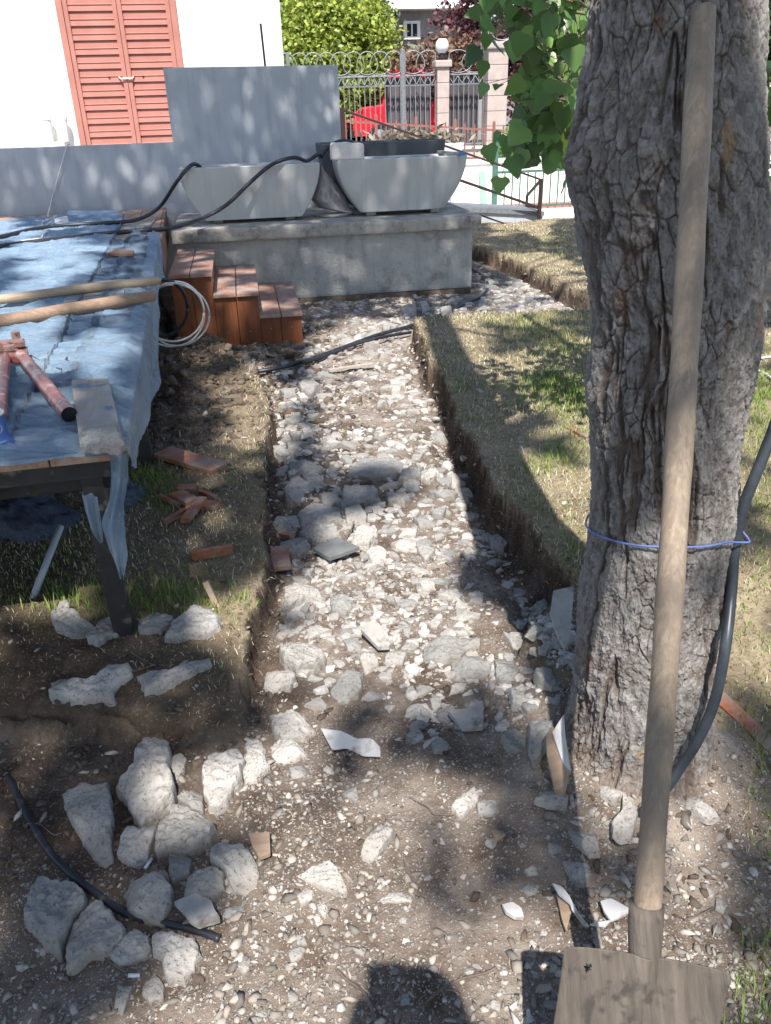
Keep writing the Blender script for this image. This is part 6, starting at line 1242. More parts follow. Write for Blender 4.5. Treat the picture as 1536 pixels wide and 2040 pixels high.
for x0, x1, lb in ((3.92, 5.02, 'dark corrugated sheet behind the fence left of the lamp pillar'), (5.45, 6.26, 'dark corrugated sheet behind the fence between the pillars')):
    V = []; n = 120
    for k in range(n+1):
        x = x0+(x1-x0)*k/n; y = 22.35+.022*math.sin(k*1.3)
        V += [(x, y, .62), (x, y, 2.0), (x, y+.01, 2.0), (x, y+.01, .62)]
    F = [(4*k, 4*k+4, 4*k+5, 4*k+1) for k in range(n)]+[(4*k+2, 4*k+6, 4*k+7, 4*k+3) for k in range(n)]+[(4*k+1, 4*k+5, 4*k+6, 4*k+2) for k in range(n)]
    t_ = thing('screen_gate', lb, 'gate', ((x0+x1)/2, 22.3, .6), 'dark corrugated gates'); put('sheet', (V, F), simple('corrugated_dark', (.13, .12, .13), (.2, .18, .19), 2, .5, .1, .004, st=(9, 1, .5)), t_); put('gate_frame', MB().box((x0-.03, 22.36, 2.0), (x1+.03, 22.41, 2.16)).box((x0-.05, 22.32, .55), (x0-.004, 22.40, 2.16)), MT['carblack'], t_)
# vehicles on the street
def car(x, y, L, label, mat, hh=1.45, van=False, rot=0.0, zb=0.1):
    t_ = thing('parked_van' if van else 'parked_car', label, 'van' if van else 'car', (x, y, zb)); W_ = 1.7
    pr_ = [(-L/2, .35), (-L/2+.02, .75), (-L/2+.25, .95), (-L/2+.9, 1.0), (-L/2+1.5, hh), (L/2-.9, hh), (L/2-.25, 1.0), (L/2-.02, .9), (L/2, .35)] if not van else [(-L/2, .35), (-L/2+.03, .95), (-L/2+.25, 1.08), (-L/2+.85, 1.14), (-L/2+1.0, hh-.1), (-L/2+1.1, hh), (L/2-.08, hh), (L/2, hh-.15), (L/2, .35)]
    V, F = prism([(x+a, zb+b) for a, b in pr_], y-W_/2, y+W_/2); put('body', (V, F), MT[mat], t_, bevel=.05)
    wz0, wz1 = (1.02, hh-.08) if not van else (1.18, hh-.25)
    put('side_window', MB().add(*prism([(x-L/2+(1.15 if not van else .95), zb+wz0), (x+L/2-(.6 if not van else .4), zb+wz0), (x+L/2-(.95 if not van else .4), zb+wz1), (x-L/2+(1.55 if not van else 1.2), zb+wz1)], y-W_/2-.012, y-W_/2-.003)), MT['glass'], t_)
    for q in (-L/2+.75, L/2-.8):
        w_ = put('wheel', MB().tube([(x+q, y-W_/2-.02, zb+.32), (x+q, y-W_/2+.2, zb+.32)], .32, 24), MT['rubber'], t_, smooth=True, sharp=40)
        put('rim', MB().tube([(x+q, y-W_/2-.03, zb+.32), (x+q, y-W_/2-.021, zb+.32)], .2, 16), MT['silver'], w_)
    put('headlight', MB().box((x-L/2-.02, y-W_/2+.05, zb+.68), (x-L/2+.1, y-W_/2+.35, zb+.82)), MT['silver'], t_); put('bumper', MB().box((x-L/2-.06, y-W_/2, zb+.33), (x-L/2+.05, y+W_/2, zb+.52)), MT['carblack'], t_, bevel=.02)
    return t_
car(4.65, 25.4, 2.7, 'red van parked on the street behind the iron fence', 'carred', 2.0, True, zb=.45)
car(9.8, 20.0, 4.0, 'dark parked car glimpsed between the leaves and the pine', 'carblack', 1.4)
put('raised_verge', MB().box((-2, 23.4, 0.0), (14, 29, .45)), MT['paving'], kind='structure')
# house beyond
hs_ = thing('grey_house', 'grey rendered house with white eaves and a white framed window', 'house', (8, 36, 0))
put('wall', MB().box((4.5, 35, 0), (14, 44, 4.75)), MT['housegrey'], hs_)
put('eaves', MB().add(*prism([(4.0, 4.76), (14.6, 4.76), (14.6, 5.22), (4.0, 5.12)], 34.3, 44.5)), MT['whitewall'], hs_)
put('roof', MB().add([(3.9, 34.2, 5.23), (14.7, 34.2, 5.23), (14.7, 44.6, 5.23), (3.9, 44.6, 5.23), (6.5, 38, 7.4), (12, 38, 7.4), (12, 41, 7.4), (6.5, 41, 7.4)], [(0, 1, 5, 4), (1, 2, 6, 5), (2, 3, 7, 6), (3, 0, 4, 7), (4, 5, 6, 7), (3, 2, 1, 0)]), MT['rooftile'], hs_)
wa, wb = PY(803, 42, 34.95), PY(837, 78, 34.95)
fr_ = put('window', MB().box((wa[0], 34.9, wb[2]), (wb[0], 34.995, wb[2]+.09)).box((wa[0], 34.9, wa[2]-.09), (wb[0], 34.995, wa[2])).box((wa[0], 34.901, wb[2]+.09), (wa[0]+.14, 34.995, wa[2]-.09)).box((wb[0]-.12, 34.901, wb[2]+.09), (wb[0], 34.995, wa[2]-.09)).box(((wa[0]+wb[0])/2-.02, 34.91, wb[2]+.09), ((wa[0]+wb[0])/2+.03, 34.994, wa[2]-.09)), MT['whitewall'], hs_)
put('pane', MB().box((wa[0]+.1, 34.96, wb[2]+.05), (wb[0]-.1, 34.975, wa[2]-.05)), MT['glass'], fr_)
# ------------------------------------------------------------ FOLIAGE
def leafmat(name, rough=0.5, tr=0.35):
    t = NT(name); b = t.b; c = t.attr('Col'); t.l(c, b.inputs['Base Color']); b.inputs['Roughness'].default_value = rough
    tl = t.n('ShaderNodeBsdfTranslucent'); t.l(c, tl.inputs[0]); mx = t.n('ShaderNodeMixShader'); mx.inputs[0].default_value = tr
    t.l(b.outputs[0], mx.inputs[1]); t.l(tl.outputs[0], mx.inputs[2]); t.l(mx.outputs[0], t.out.inputs[0]); return t.m
LM = leafmat('leaves'); LN = leafmat('needles', .7, .12)
def cards(C0, size, g, c1, c2, long=1.5, clump=None, hang=0.0):
    """one folded leaf-like quad pair at every centre"""
    n = len(C0); a = g.normal(size=(n, 3)); a[:, 2] = a[:, 2]*.6-hang; a /= np.linalg.norm(a, axis=1)[:, None]
    b = np.cross(a, g.normal(size=(n, 3))); b /= np.linalg.norm(b, axis=1)[:, None]; s = size*g.uniform(.6, 1.3, n)[:, None]
    A = a*s*long/2; B = b*s/2
    V = np.stack([C0-A, C0+B, C0+A, C0-B], 1).reshape(-1, 3); F = np.arange(4*n).reshape(n, 4)
    q = g.uniform(0, 1, (n, 1)); c = c1*(1-q)+c2*q
    return V, F, np.repeat(c, 4, 0)
def crown_pts(c, r, nclump, per, sp, g, low=-1.0):
    d = g.normal(size=(nclump, 3)); d /= np.linalg.norm(d, axis=1)[:, None]; rad_ = g.uniform(.35, 1, nclump)[:, None]**.5
    wob = 1+.25*fbm(d[:, 0]*2+c[0], d[:, 1]*2, d[:, 2]*2, 2, 5)[:, None]
    C_ = np.array(c)+d*rad_*wob*np.array(r); C_ = C_[C_[:, 2] > c[2]+low*r[2]]
    pts = np.repeat(C_, per, 0)+g.normal(size=(len(C_)*per, 3))*sp*np.array([1, 1, .7]); return pts, C_
def tree(name, label, c, r, base, nclump, per, sp, size, c1, c2, seed, trunk_r=.12, mat=None, cat='tree', hang=0.0, long=1.5):
    g = np.random.default_rng(seed); pts, cl_ = crown_pts(c, r, nclump, per, sp, g)
    V, F, col = cards(pts, size, g, np.array(c1), np.array(c2), hang=hang, long=long); t_ = thing(name, label, cat, base)
    put('crown', (V, F), mat or LM, t_, cols=col)
    mb = MB(); mb.tube(spl([base, (base[0]*.6+c[0]*.4, base[1]*.6+c[1]*.4, base[2]*.6+c[2]*.4), (c[0], c[1], c[2]+r[2]*.5)], 6), list(np.linspace(trunk_r, trunk_r*.25, 13)), 10)
    for k in range(min(26, len(cl_))):
        q = cl_[g.integers(len(cl_))]; z_ = g.uniform(.35, .9); s_ = np.array([base[0]+(c[0]-base[0])*z_, base[1]+(c[1]-base[1])*z_, base[2]+(c[2]+r[2]*.4-base[2])*z_])
        mb.tube(spl([s_, (s_+q)/2+np.array([0, 0, .1]), q], 4), list(np.linspace(trunk_r*.35, .01, 9)), 6)
    put('trunk', mb, BR, t_, smooth=True); return t_
cm = PY(665, 95, 25.5); tree('maple_tree', 'bright yellow green leafy tree beyond the iron fence', (cm[0]-.05, 25.5, 2.9), (1.55, 1.3, 1.9), (cm[0], 25.5, .3), 420, 60, .22, .095, (.20, .29, .045), (.46, .50, .11), 21)
cm = PY(590, 120, 25.2); tree('leafy_shrub', 'smaller yellow green shrub between the white building and the big bright tree', (cm[0], 25.2, 2.2), (.75, .6, .8), (cm[0], 25.2, .3), 70, 46, .2, .12, (.19, .30, .05), (.42, .48, .12), 22, .05, cat='shrub')
def spruce(x, y, h_, r0, label, seed, base=0.0):
    g = np.random.default_rng(seed); t_ = thing('spruce_tree', label, 'tree', (x, y, base), 'dark spruces beyond the street'); P_ = []
    mb = MB().tube([(x, y, base), (x, y, base+h_)], [.16, .02], 8)
    z = base+.5
    while z < base+h_-.1:
        f = 1-(z-base)/h_; R_ = r0*f+.1; k0 = g.uniform(0, 6.28)
        for k in range(9):
            a = k0+k*.698+g.uniform(-.2, .2); L = R_*g.uniform(.75, 1.1); e = np.array([x+L*math.cos(a), y+L*math.sin(a), z-.28*L]); s_ = np.array([x, y, z]); mb.tube([s_, (s_+e)/2+np.array([0, 0, .06*L]), e], [.03, .02, .005], 5)
            m = int(90*L)+10; q = g.uniform(.15, 1, m)[:, None]; pt = s_*(1-q)+e*q; pt[:, 2] += .24*L*(q*(1-q))[:, 0]; pt += g.normal(size=pt.shape)*np.array([.09, .09, .05])*(1.2-q*.5); pt[:, 2] -= g.uniform(0, .16, m)*(1-.3*q[:, 0]); P_.append(pt)
        z += .30
    V, F, col = cards(np.concatenate(P_), .085, g, np.array([.035, .06, .035]), np.array([.14, .20, .12]), 2.2, hang=.8)
    put('crown', (V, F), LN, t_, cols=col); put('trunk', mb, BR, t_, smooth=True)
q = PY(765, 60, 29); spruce(q[0]-.9, 29, 9.5, 1.9, 'dark spruce standing behind the bright tree, in front of the house', 31)
q = PY(575, 60, 28); spruce(q[0]-.2, 28, 10, 2.0, 'dark spruce beside the edge of the white building', 32)
q = PY(690, 60, 33); spruce(q[0], 33, 11, 3.0, 'farthest dark spruce behind the bright tree', 33)
q = PY(1045, 60, 26); tree('plum_tree', 'purple leaved plum tree above the right end of the iron fence', (q[0], 26, 3.6), (2.4, 1.6, 1.9), (q[0], 26, .3), 300, 44, .25, .10, (.07, .025, .035), (.22, .08, .09), 41)
q = PY(1120, 120, 24); tree('plum_tree', 'second purple leaved tree hidden behind the green leaves', (q[0], 24.2, 2.6), (1.8, 1.4, 2.2), (q[0], 24.2, 0), 200, 44, .25, .10, (.06, .025, .03), (.18, .08, .08), 42)
q = PY(905, 80, 24.5); tree('leafy_shrub', 'reddish brown shrub behind the globe lamp', (q[0], 24.6, 2.4), (1.5, .8, .75), (q[0], 24.6, .4), 80, 40, .2, .10, (.10, .04, .045), (.3, .2, .12), 43, .05, cat='shrub')
q = PY(850, 90, 27.3); tree('young_conifer', 'pale green young conifer tips below the house window', (q[0], 27.3, 2.3), (1.2, .6, .7), (q[0], 27.3, .4), 70, 36, .2, .09, (.16, .24, .12), (.34, .42, .2), 44, .05, cat='shrub')
tree('leafy_shrub', 'sunlit green bush behind the green mesh railing', (*PY(1045, 302, 15)[:2], .75), (.62, .35, .34), (*PY(1045, 302, 15)[:2], .0), 60, 60, .10, .055, (.15, .28, .04), (.42, .52, .14), 45, .03, cat='shrub')
g = np.random.default_rng(46); pt = np.array([2.75, 13.1, 1.05])+g.normal(size=(900, 3))*np.array([.33, .10, .06]); V, F, col = cards(pt, .05, g, np.array([.12, .09, .07]), np.array([.3, .26, .2]), 3.0, hang=-.8); put('dry_plants', (V, F), LN, tr_, cols=col)
# far row of trees closing the view: individual trees
for k in range(9):
    x = -6+k*5.2; tree('background_tree', ['tall dark green tree in the far row, %s' % s for s in ('behind the white building, leftmost', 'behind the white building, second', 'behind the bright yellow green tree', 'just left of the grey house', 'behind the grey house', 'behind the purple tree', 'behind the green leaves', 'behind the pine trunk', 'right of the pine trunk')][k],
         (x, 48+3*(k % 2), 6.5), (3.4, 2.5, 5.2), (x, 48+3*(k % 2), 0), 150, 40, .6, .34, (.045, .085, .03), (.12, .18, .06), 60+k, .3)
# broadleaf tree just behind the pine
def heart(o, tip, nrm, s, g):
    tip = tip/np.linalg.norm(tip); nrm = nrm-tip*(nrm@tip); nrm /= np.linalg.norm(nrm)+1e-9; sd = np.cross(tip, nrm); w_ = g.uniform(.85, 1.15); cu = g.uniform(-.05, .35); fo = g.uniform(.05, .4)
    lobe = g.uniform(0, .06); L_ = [(0, 0), (.24, -.07), (.46, .08), (.50+lobe, .28), (.36, .52), (.27, .70), (.09, .93)]; mid = [(0, 0), (0, .33), (0, .66), (0, 1.02)]
    def pt(u, v): return o+s*(sd*u*w_+tip*v+nrm*(fo*abs(u)*.9-cu*v*v*.6+.03*math.sin(7*v+u*9)))
    V = [pt(*m) for m in mid]+[pt(u, v) for u, v in L_[1:]]+[pt(-u, v) for u, v in L_[1:]]
    F = [(0, 4, 5), (0, 5, 6, 1), (1, 6, 7, 2), (2, 7, 8), (2, 8, 9, 3)]; F += [tuple((0 if i == 0 else i if i < 4 else i+6) for i in f)[::-1] for f in F[:]]
    return V, F
bt = thing('broadleaf_tree', 'young tree with glossy green leaves hanging beside the pine', 'tree', (1.75, 3.3, .1)); g = np.random.default_rng(51)
stems = [[(1240, 60), (1150, 45), (1080, 30), (1010, 25), (945, 70)], [(1240, 150), (1160, 150), (1100, 110), (1060, 60), (1045, -20)], [(1240, 200), (1170, 190), (1120, 160), (1080, 120), (1000, 60)], [(1240, 230), (1170, 215), (1130, 200), (1080, 195), (1030, 200)], [(1240, 240), (1150, 235), (1110, 250), (1075, 280), (1060, 300)],
         [(1240, 220), (1160, 225), (1120, 235), (1090, 270), (1100, 300)], [(1240, 90), (1170, 90), (1130, 60), (1110, 10), (1100, -40)], [(1240, 210), (1130, 205), (1070, 225), (1040, 250), (1020, 290)], [(1240, 100), (1160, 110), (1110, 130), (1075, 150), (1040, 160)], [(1240, 30), (1160, 10), (1100, -10), (1020, -30), (950, -20)],
         [(1500, 200), (1530, 180), (1545, 230), (1550, 300)], [(1500, 320), (1535, 330), (1545, 380), (1550, 430)], [(1240, 40), (1130, 20), (1060, -5), (990, -10), (960, 25)], [(1240, 60), (1180, 60), (1140, 90), (1135, 180), (1125, 270)]]
for _ in range(16):
    e_ = (g.uniform(1200, 1480), g.uniform(-60, 330)); stems.append([(1240, e_[1]*.5+100), ((1240+e_[0])/2, e_[1]*.8+30), e_, (e_[0]+g.uniform(-40, 40), e_[1]+30), (e_[0]+g.uniform(-50, 50), e_[1]+60)])
mb = MB(); LV_, LF_, LC_ = [], [], []; lo_ = 0
mb.tube(spl([(1.75, 3.3, .05), (1.78, 3.32, 1.0), (1.72, 3.28, 2.2), (1.6, 3.2, 3.6)], 8), list(np.linspace(.045, .02, 25)), 10)
for k, s_ in enumerate(stems):
    D_ = 3.05+g.uniform(-.25, .35) if k < 14 else 3.35+g.uniform(-.25, .8); path = spl([PD(a, b, D_+.12*i*(-1)**k*.5) for i, (a, b) in enumerate(s_)], 7)
    p0_ = Vector((1.75, 3.3, float(path[0].z)-.45)); lead = spl([p0_, p0_.lerp(path[0], .5)+Vector((0, 0, .12)), path[0]], 4); mb.tube(lead[:-1]+path, list(np.linspace(.011, .006, len(lead)-1))+list(np.linspace(.006, .0016, len(path))), 6)
    nl = 24 if len(s_) == 5 else 19
    for q in range(nl):
        i = int(g.uniform(.22, 1)*(len(path)-1)); o = np.array(path[i])+g.normal(size=3)*np.array([.05, .10, .045]); pet = np.array(path[i]); mb.tube([pet, (pet+o)/2+np.array([0, 0, .01]), o], .0011, 4)
        tip = np.array([g.normal()*.6, g.normal()*.5-.15, -1.0+g.normal()*.45]); nr = np.array([g.normal()*.6, -1.0+g.normal()*.5, .75+g.normal()*.6]); sz = g.uniform(.036, .08)
        V, F = heart(o, tip, nr, sz, g); LV_ += V; LF_ += [tuple(x+lo_ for x in f) for f in F]; lo_ += len(V)
        c_ = np.array([.12, .23, .07])*g.uniform(.4, 1.5)+np.array([.05, .05, .0])*g.uniform(0, 1); LC_ += [c_]*len(V)
LG = leafmat('glossy_leaves', .33, .4)
put('crown', (np.array(LV_), LF_), LG, bt, cols=np.array(LC_), smooth=True); put('trunk', mb, simple('twig_green_brown', (.14, .12, .07), (.2, .17, .1), 20, .8, .2, .002), bt, smooth=True)
# ------------------------------------------------------------ CROWNS OVERHEAD (unseen clumps added, gaps shaped to cast the dappled shade)
# how much sun comes through, read off the photograph: 48-pixel cells, 0 shade .. 9 sun
LIT = {2: '99999990020000999999990001122110', 3: '99999990510000999999990001122110', 4: '99999990201200999999991001122210', 5: '99999990002100999999991001122210',
 6: '11110011112100111110999001122210', 7: '10000130011000000310999101122210', 8: '10000121011000001100999101123310', 9: '65433320000000000000999011223320',
 10: '55544425320005400240222221233320', 11: '45554433434534003350677652243330', 12: '44444322224444444455788862443340', 13: '55544324454445767697654322443440', 14: '55554321132227788887434432443445',
 15: '45555421467436677788589962443445', 16: '45544420259957878766389972443446', 17: '44443320269847899877289982543447', 18: '44443320259846766544279992544446', 19: '11111110135204443689759982554446',
 20: '00000000111103344699839982555557', 21: '00000000111105568987643583555556', 22: '00000000111116789987764383455446', 23: '00000000011336899986654343455445', 24: '04551000014558988766654343555446',
 25: '04663000376448898888666343566546', 26: '11100000586657899977788444566546', 27: '11000001455556688865578444567546', 28: '10000001435548887654478645667546', 29: '00000000122577433443458644556445',
 30: '00000122224795222344444435555444', 31: '01111599789644223354433564444444', 32: '01122348899753698776776557747864', 33: '01112367788887767777655468748875', 34: '11123466645788888877644376557776',
 35: '11233455456778999633533365566766', 36: '12222344566888888433533354445555', 37: '12223444566888888644666665455555', 38: '12233445677688899999999777555555', 39: '23345566767889999999999777666555',
 40: '45666667775699999999999777666666', 41: '34456667777899999999999777666666', 42: '45666667777899999999999777666666'}
LG_ = np.array([[int(c) for c in LIT.get(r, LIT[2])] for r in range(43)])/9.0
def litmap(X):
    a, b = to_px(X); dep = (X-_C)@_F
    cx = np.clip(a/48-.5, 0, 30.999); cy = np.clip(b/48-.5, 0, 41.999); i = cx.astype(int); j = cy.astype(int); fx_ = cx-i; fy_ = cy-j
    v = LG_[j, i]*(1-fx_)*(1-fy_)+LG_[j, i+1]*fx_*(1-fy_)+LG_[j+1, i]*(1-fx_)*fy_+LG_[j+1, i+1]*fx_*fy_
    ins = (a > -60) & (a < 1600) & (b > -20) & (b < 2080) & (dep > .1)
    return v, ins
SU = np.cross(SUN_DIR, [0, 0, 1]); SU /= np.linalg.norm(SU); SV = np.cross(SU, SUN_DIR)
def first_hit(O):
    """O: points on the plane through the origin across the sunlight; where that ray lands"""
    d = -SUN_DIR; S = O+SUN_DIR*30; best = (S[:, 2]-.05)/SUN_DIR[2]; kind = np.zeros(len(O), int)
    def tryt(tt, ok, k):
        nonlocal best, kind
        m = ok & (tt < best) & (tt > 0); best = np.where(m, tt, best); kind = np.where(m, k, kind)
    tt = (S[:, 2]-.72)/SUN_DIR[2]; H = S+d*tt[:, None]; e = H[:, :2]-D0; uu = e[:, 0]*math.cos(DA)+e[:, 1]*math.sin(DA); vv_ = -e[:, 0]*math.sin(DA)+e[:, 1]*math.cos(DA); tryt(tt, (uu < 0) & (uu > -3.1) & (vv_ > 0) & (vv_ < 6.2), 1)
    for yw, fn, k in ((7.0, lambda H: (H[:, 2] < .66) & (H[:, 0] > -.57) & (H[:, 0] < 2), 2), (7.3, lambda H: (H[:, 2] < 1.12) & (H[:, 0] > -.45) & (H[:, 0] < 2), 2), (8.3, lambda H: (H[:, 2] < 1.27) & (H[:, 0] < 1), 3), (8.3, lambda H: (H[:, 2] < 1.87) & (H[:, 0] > -.55) & (H[:, 0] < 1), 3), (10.5, lambda H: (H[:, 2] < 3.3) & (H[:, 0] < .65), 9)):
        tt = (yw-S[:, 1])/d[1]; H = S+d*tt[:, None]; tryt(tt, fn(H), k)
    lc = np.array([1.25, 2.75, 1.65]); oc_ = S-lc; bq_ = oc_@d; dq_ = bq_**2-((oc_**2).sum(1)-.42**2); tryt(-bq_, dq_ > 0, 6)
    o2 = S[:, :2]-TRUNK; dd_ = d[:2]; A_ = dd_@dd_; B_ = o2@dd_; C_ = (o2**2).sum(1)-.17**2; D_ = B_**2-A_*C_; tt = (-B_-np.sqrt(np.maximum(D_, 0)))/A_; H = S+d*tt[:, None]; tryt(tt, (D_ > 0) & (H[:, 2] > 0) & (H[:, 2] < 4), 5)
    return S+d*best[:, None], kind
g = np.random.default_rng(99)
def canopy(sp, per, size, u0, u1, v0, v1, seed, inside):
    g = np.random.default_rng(seed); uu, vv_ = np.meshgrid(np.arange(u0, u1, sp), np.arange(v0, v1, sp)); uu = uu.ravel()+g.uniform(-.5, .5, uu.size)*sp; vv_ = vv_.ravel()+g.uniform(-.5, .5, uu.size)*sp
    O = uu[:, None]*SU+vv_[:, None]*SV; Hh, kind = first_hit(O); lit, ins = litmap(Hh)
    far_ = (Hh[:, 1] > 9.3) & (kind != 3); lit = np.where(far_ & (kind != 9), np.where((Hh[:, 1] < 10.5), lit, 1.0), lit); lit = np.where(kind == 9, 1.0, lit); lit = np.where(kind == 6, .72, lit)
    lit = np.where(ins, lit, np.where(far_, 1.0, 0.42))
    nz = np.clip(.5+.55*fbm(uu/.27, vv_/.27, o=3, s=401)+.18*fbm(uu/.07, vv_/.07, o=2, s=402), 0.02, .98)
    # contrast: keep full sun and full shade clean
    wallk = (kind == 2) | (kind == 3)
    nz = np.where(wallk, np.clip(.5+.62*fbm(uu/.42, vv_/.42, o=3, s=405)+.05*fbm(uu/.1, vv_/.1, o=2, s=406), .02, .98), nz)
    L_ = np.clip(np.where(wallk, (lit-.05)*.95, (lit-.12)*1.36), 0, 1); keep = nz > L_
    keep &= (ins | (not inside)) if inside else ~ins
    # phone-holder's bright foreground must stay free where the photo is in sun
    Hh = Hh[keep]; h0 = Hh[:, 2]; n = len(Hh); T = Hh
    zt_ = np.clip(8.6+2.0*fbm(uu[keep]/1.3, vv_[keep]/1.3, o=2, s=403), 6.8, 10.6)
    zt_ = zt_+g.uniform(-.25, .25, n); tt = (zt_-h0)/SUN_DIR[2]; C_ = Hh+SUN_DIR*tt[:, None]
    pts = np.repeat(C_, per, 0)+g.normal(size=(n*per, 3))*sp*.42
    return pts, C_
pa, ca_ = canopy(.05, 2, .085, -5, 6, -1.2, 10.5, 1, True)
pb, cb_ = canopy(.15, 3, .17, -9, 9, -7, 10.5, 2, False)
allp = np.concatenate([pa, pb]); sz = np.concatenate([np.full(len(pa), .085), np.full(len(pb), .19)])
def sized(P_, S_, seed):
    g = np.random.default_rng(seed); V, F, c = cards(P_, 1.0, g, np.array([.04, .07, .025]), np.array([.11, .16, .05]), 1.9); V = V.reshape(-1, 4, 3); m = V.mean(1, keepdims=True); V = m+(V-m)*S_[:, None, None]; return V.reshape(-1, 3), F, c
PX2 = np.array([-3.4, -2.6])
near_p = np.hypot(allp[:, 0]-TRUNK[0], allp[:, 1]-TRUNK[1]) < np.hypot(allp[:, 0]-PX2[0], allp[:, 1]-PX2[1])
p2 = thing('pine_tree', 'added unseen second pine behind the photographer, its crown shaped to shade the deck', 'tree', (PX2[0], PX2[1], 0))  # unseen tree, added to carry the shade clumps farther from the first trunk
for root, msk, base, sd_ in ((pine, near_p, TRUNK, 1), (p2, ~near_p, PX2, 2)):  # crown clumps placed by the sun grid; limbs added to hold them
    V, F, c = sized(allp[msk], sz[msk], sd_); put('crown', (V, F), LN, root, cols=c)
    g = np.random.default_rng(70+sd_); q = allp[msk]; mb = MB()
    for k in range(18):
        e = q[g.integers(len(q))]; s_ = np.array([base[0], base[1], max(5.4, e[2]-g.uniform(.6, 2.2))]); m_ = (s_+e)/2+np.array([g.normal()*.2, g.normal()*.2, .25]); mb.tube(spl([s_, m_, e], 5), list(np.linspace(.022, .004, 11)), 6)
    put('limbs', mb, BR, root, smooth=True)
put('trunk', MB().tube(spl([(PX2[0], PX2[1], -.1), (PX2[0]+.05, PX2[1], 2), (PX2[0], PX2[1]+.05, 5), (PX2[0], PX2[1], 11)], 8), list(np.linspace(.24, .06, 25)), 20), BR, p2, smooth=True)
# ------------------------------------------------------------ THE PERSON TAKING THE PICTURE (behind the camera; the head shadow is in the picture)
ph = thing('phone', 'mobile phone held up by the person taking the picture', 'phone', (0.0, -.03, 1.40))
fx_ = np.array([_R0[0], _R0[1], 0]); up2 = _U; bk = -_F
c0 = _C-_F*.020-_U*.066
V = [c0+fx_*a*.037+up2*b*.078+bk*c*.004 for a in (-1, 1) for b in (-1, 1) for c in (-1, 1)]
put('phone_body', (V, MB().box((0, 0, 0), (1, 1, 1)).f), MT['carblack'], ph, bevel=.002)
HT = P(845, 1890, 0.0); hx = HT+SUN_DIR*(1.71/SUN_DIR[2]); hx_, hy_ = float(hx[0])-.02, float(hx[1])-.08
pn = thing('person', 'person in dark clothes holding up a phone behind the bottom edge of the picture', 'person', (hx_, hy_-.12, 0))
J = {}; bx, by = hx_-.005, hy_-.085
J = [(bx, by, .95, .125), (bx, by, 1.12, .125), (bx, by+.01, 1.26, .12), (bx, by+.01, 1.38, .085), (bx, by+.03, 1.50, .052), (bx, by+.06, 1.58, .072), (bx, by+.07, 1.645, .083),
     (bx-.16, by-.02, 1.37, .05), (bx-.19, by+.0, 1.12, .04), (c0[0]-.10, c0[1]-.08, 1.34, .028), (bx+.16, by-.02, 1.37, .05), (bx+.19, by+.0, 1.12, .04), (c0[0]+.09, c0[1]-.08, 1.34, .028),
     (bx-.10, by, .86, .095), (bx-.11, by+.02, .48, .062), (bx-.12, by-.01, .09, .042), (bx-.13, by+.15, .035, .035), (bx+.10, by, .86, .095), (bx+.11, by+.02, .48, .062), (bx+.12, by-.01, .09, .042), (bx+.13, by+.15, .035, .035)]
EG = [(0, 1), (1, 2), (2, 3), (3, 4), (4, 5), (5, 6), (3, 7), (7, 8), (8, 9), (3, 10), (10, 11), (11, 12), (0, 13), (13, 14), (14, 15), (15, 16), (0, 17), (17, 18), (18, 19), (19, 20)]
for sgn, w_ in ((-1, 9), (1, 12)):          # five fingers a hand, closed round the phone edge
    wr_ = np.array(J[w_][:3]); pal = c0+fx_*sgn*.050-up2*.02+bk*.018; J.append((*pal, .019)); EG.append((w_, len(J)-1)); pi_ = len(J)-1
    for k in range(5):
        a_ = pal+up2*(.035-.017*k)-bk*.006+fx_*sgn*.004; b_ = a_-fx_*sgn*(.020+.003*(k % 3))-bk*.0+bk*(-.004 if k < 4 else .03)
        J.append((*a_, .0078)); EG.append((pi_, len(J)-1)); J.append((*b_, .0068)); EG.append((len(J)-2, len(J)-1))
px0 = np.array(pn.location)
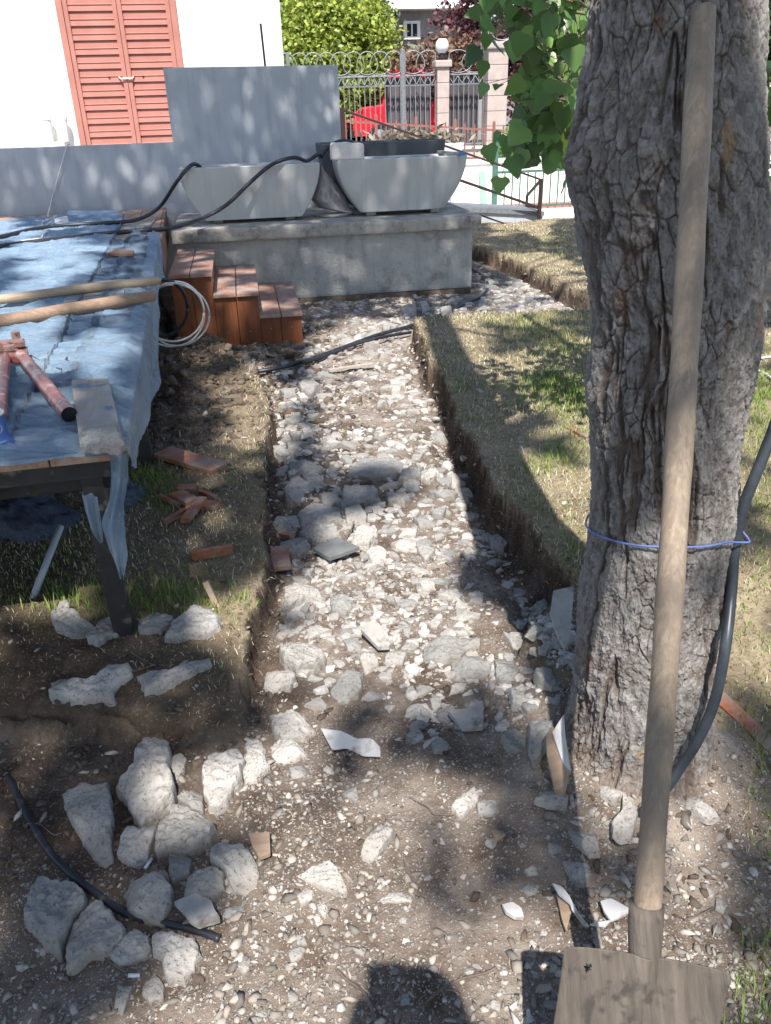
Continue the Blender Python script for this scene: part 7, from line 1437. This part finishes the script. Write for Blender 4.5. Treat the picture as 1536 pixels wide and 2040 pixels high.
me = bpy.data.meshes.new('body'); me.from_pydata([(q[0]-px0[0], q[1]-px0[1], q[2]-px0[2]) for q in J], EG, []); bo = bpy.data.objects.new('body', me); COL.objects.link(bo); bo.parent = pn
md = bo.modifiers.new('skin', 'SKIN'); md.use_smooth_shade = True
for k, q in enumerate(J):
    s_ = me.skin_vertices[0].data[k]; s_.radius = (q[3]*(1.25 if k < 4 else 1), q[3]); s_.use_root = (k == 0)
bo.modifiers.new('sub', 'SUBSURF').levels = 2; bo.modifiers['sub'].render_levels = 2
me.materials.append(simple('dark_clothes', (.03, .035, .05), (.05, .055, .07), 20, .9, .3, .003))
hm = [(.001, .0), (.035, .004), (.055, .03), (.070, .07), (.078, .12), (.077, .16), (.064, .20), (.035, .228), (.001, .236)]
hd_ = MB().lathe(hm, (bx, by+.085, 1.475), 28); hd_.v = [(bx+(x-bx)*.98, by+.085+(y-by-.085)*1.18, z) for x, y, z in hd_.v]
hd_.tube([(bx, by+.17, 1.60), (bx, by+.197, 1.572), (bx, by+.178, 1.562)], [.008, .013, .008], 8)
for s_ in (-1, 1): hd_.tube([(bx+s_*.078, by+.08, 1.61), (bx+s_*.088, by+.07, 1.60), (bx+s_*.080, by+.075, 1.565)], [.006, .016, .006], 8)
put('head', hd_, simple('skin', (.42, .26, .19), (.5, .32, .24), 12, .55, .1, .001), pn, smooth=True)
hc = MB().lathe([(.084, .10), (.088, .14), (.083, .18), (.068, .216), (.036, .240), (.001, .247)], (bx, by+.070, 1.475), 28); hc.v = [(bx+(x-bx), by+.07+(y-by-.07)*1.15, z+.0) for x, y, z in hc.v]
put('hair', hc, MT['carblack'], pn, smooth=True)
for s_ in (-1, 1): put('eye', MB().lathe([(.001, -.009), (.008, -.004), (.009, 0), (.008, .004), (.001, .009)], (bx+s_*.031, by+.160, 1.602), 10), MT['whitewall'], pn, smooth=True)
put('mouth', MB().tube([(bx-.022, by+.163, 1.530), (bx, by+.172, 1.529), (bx+.022, by+.163, 1.530)], [.002, .005, .002], 6), MT['darkred'], pn, smooth=True)
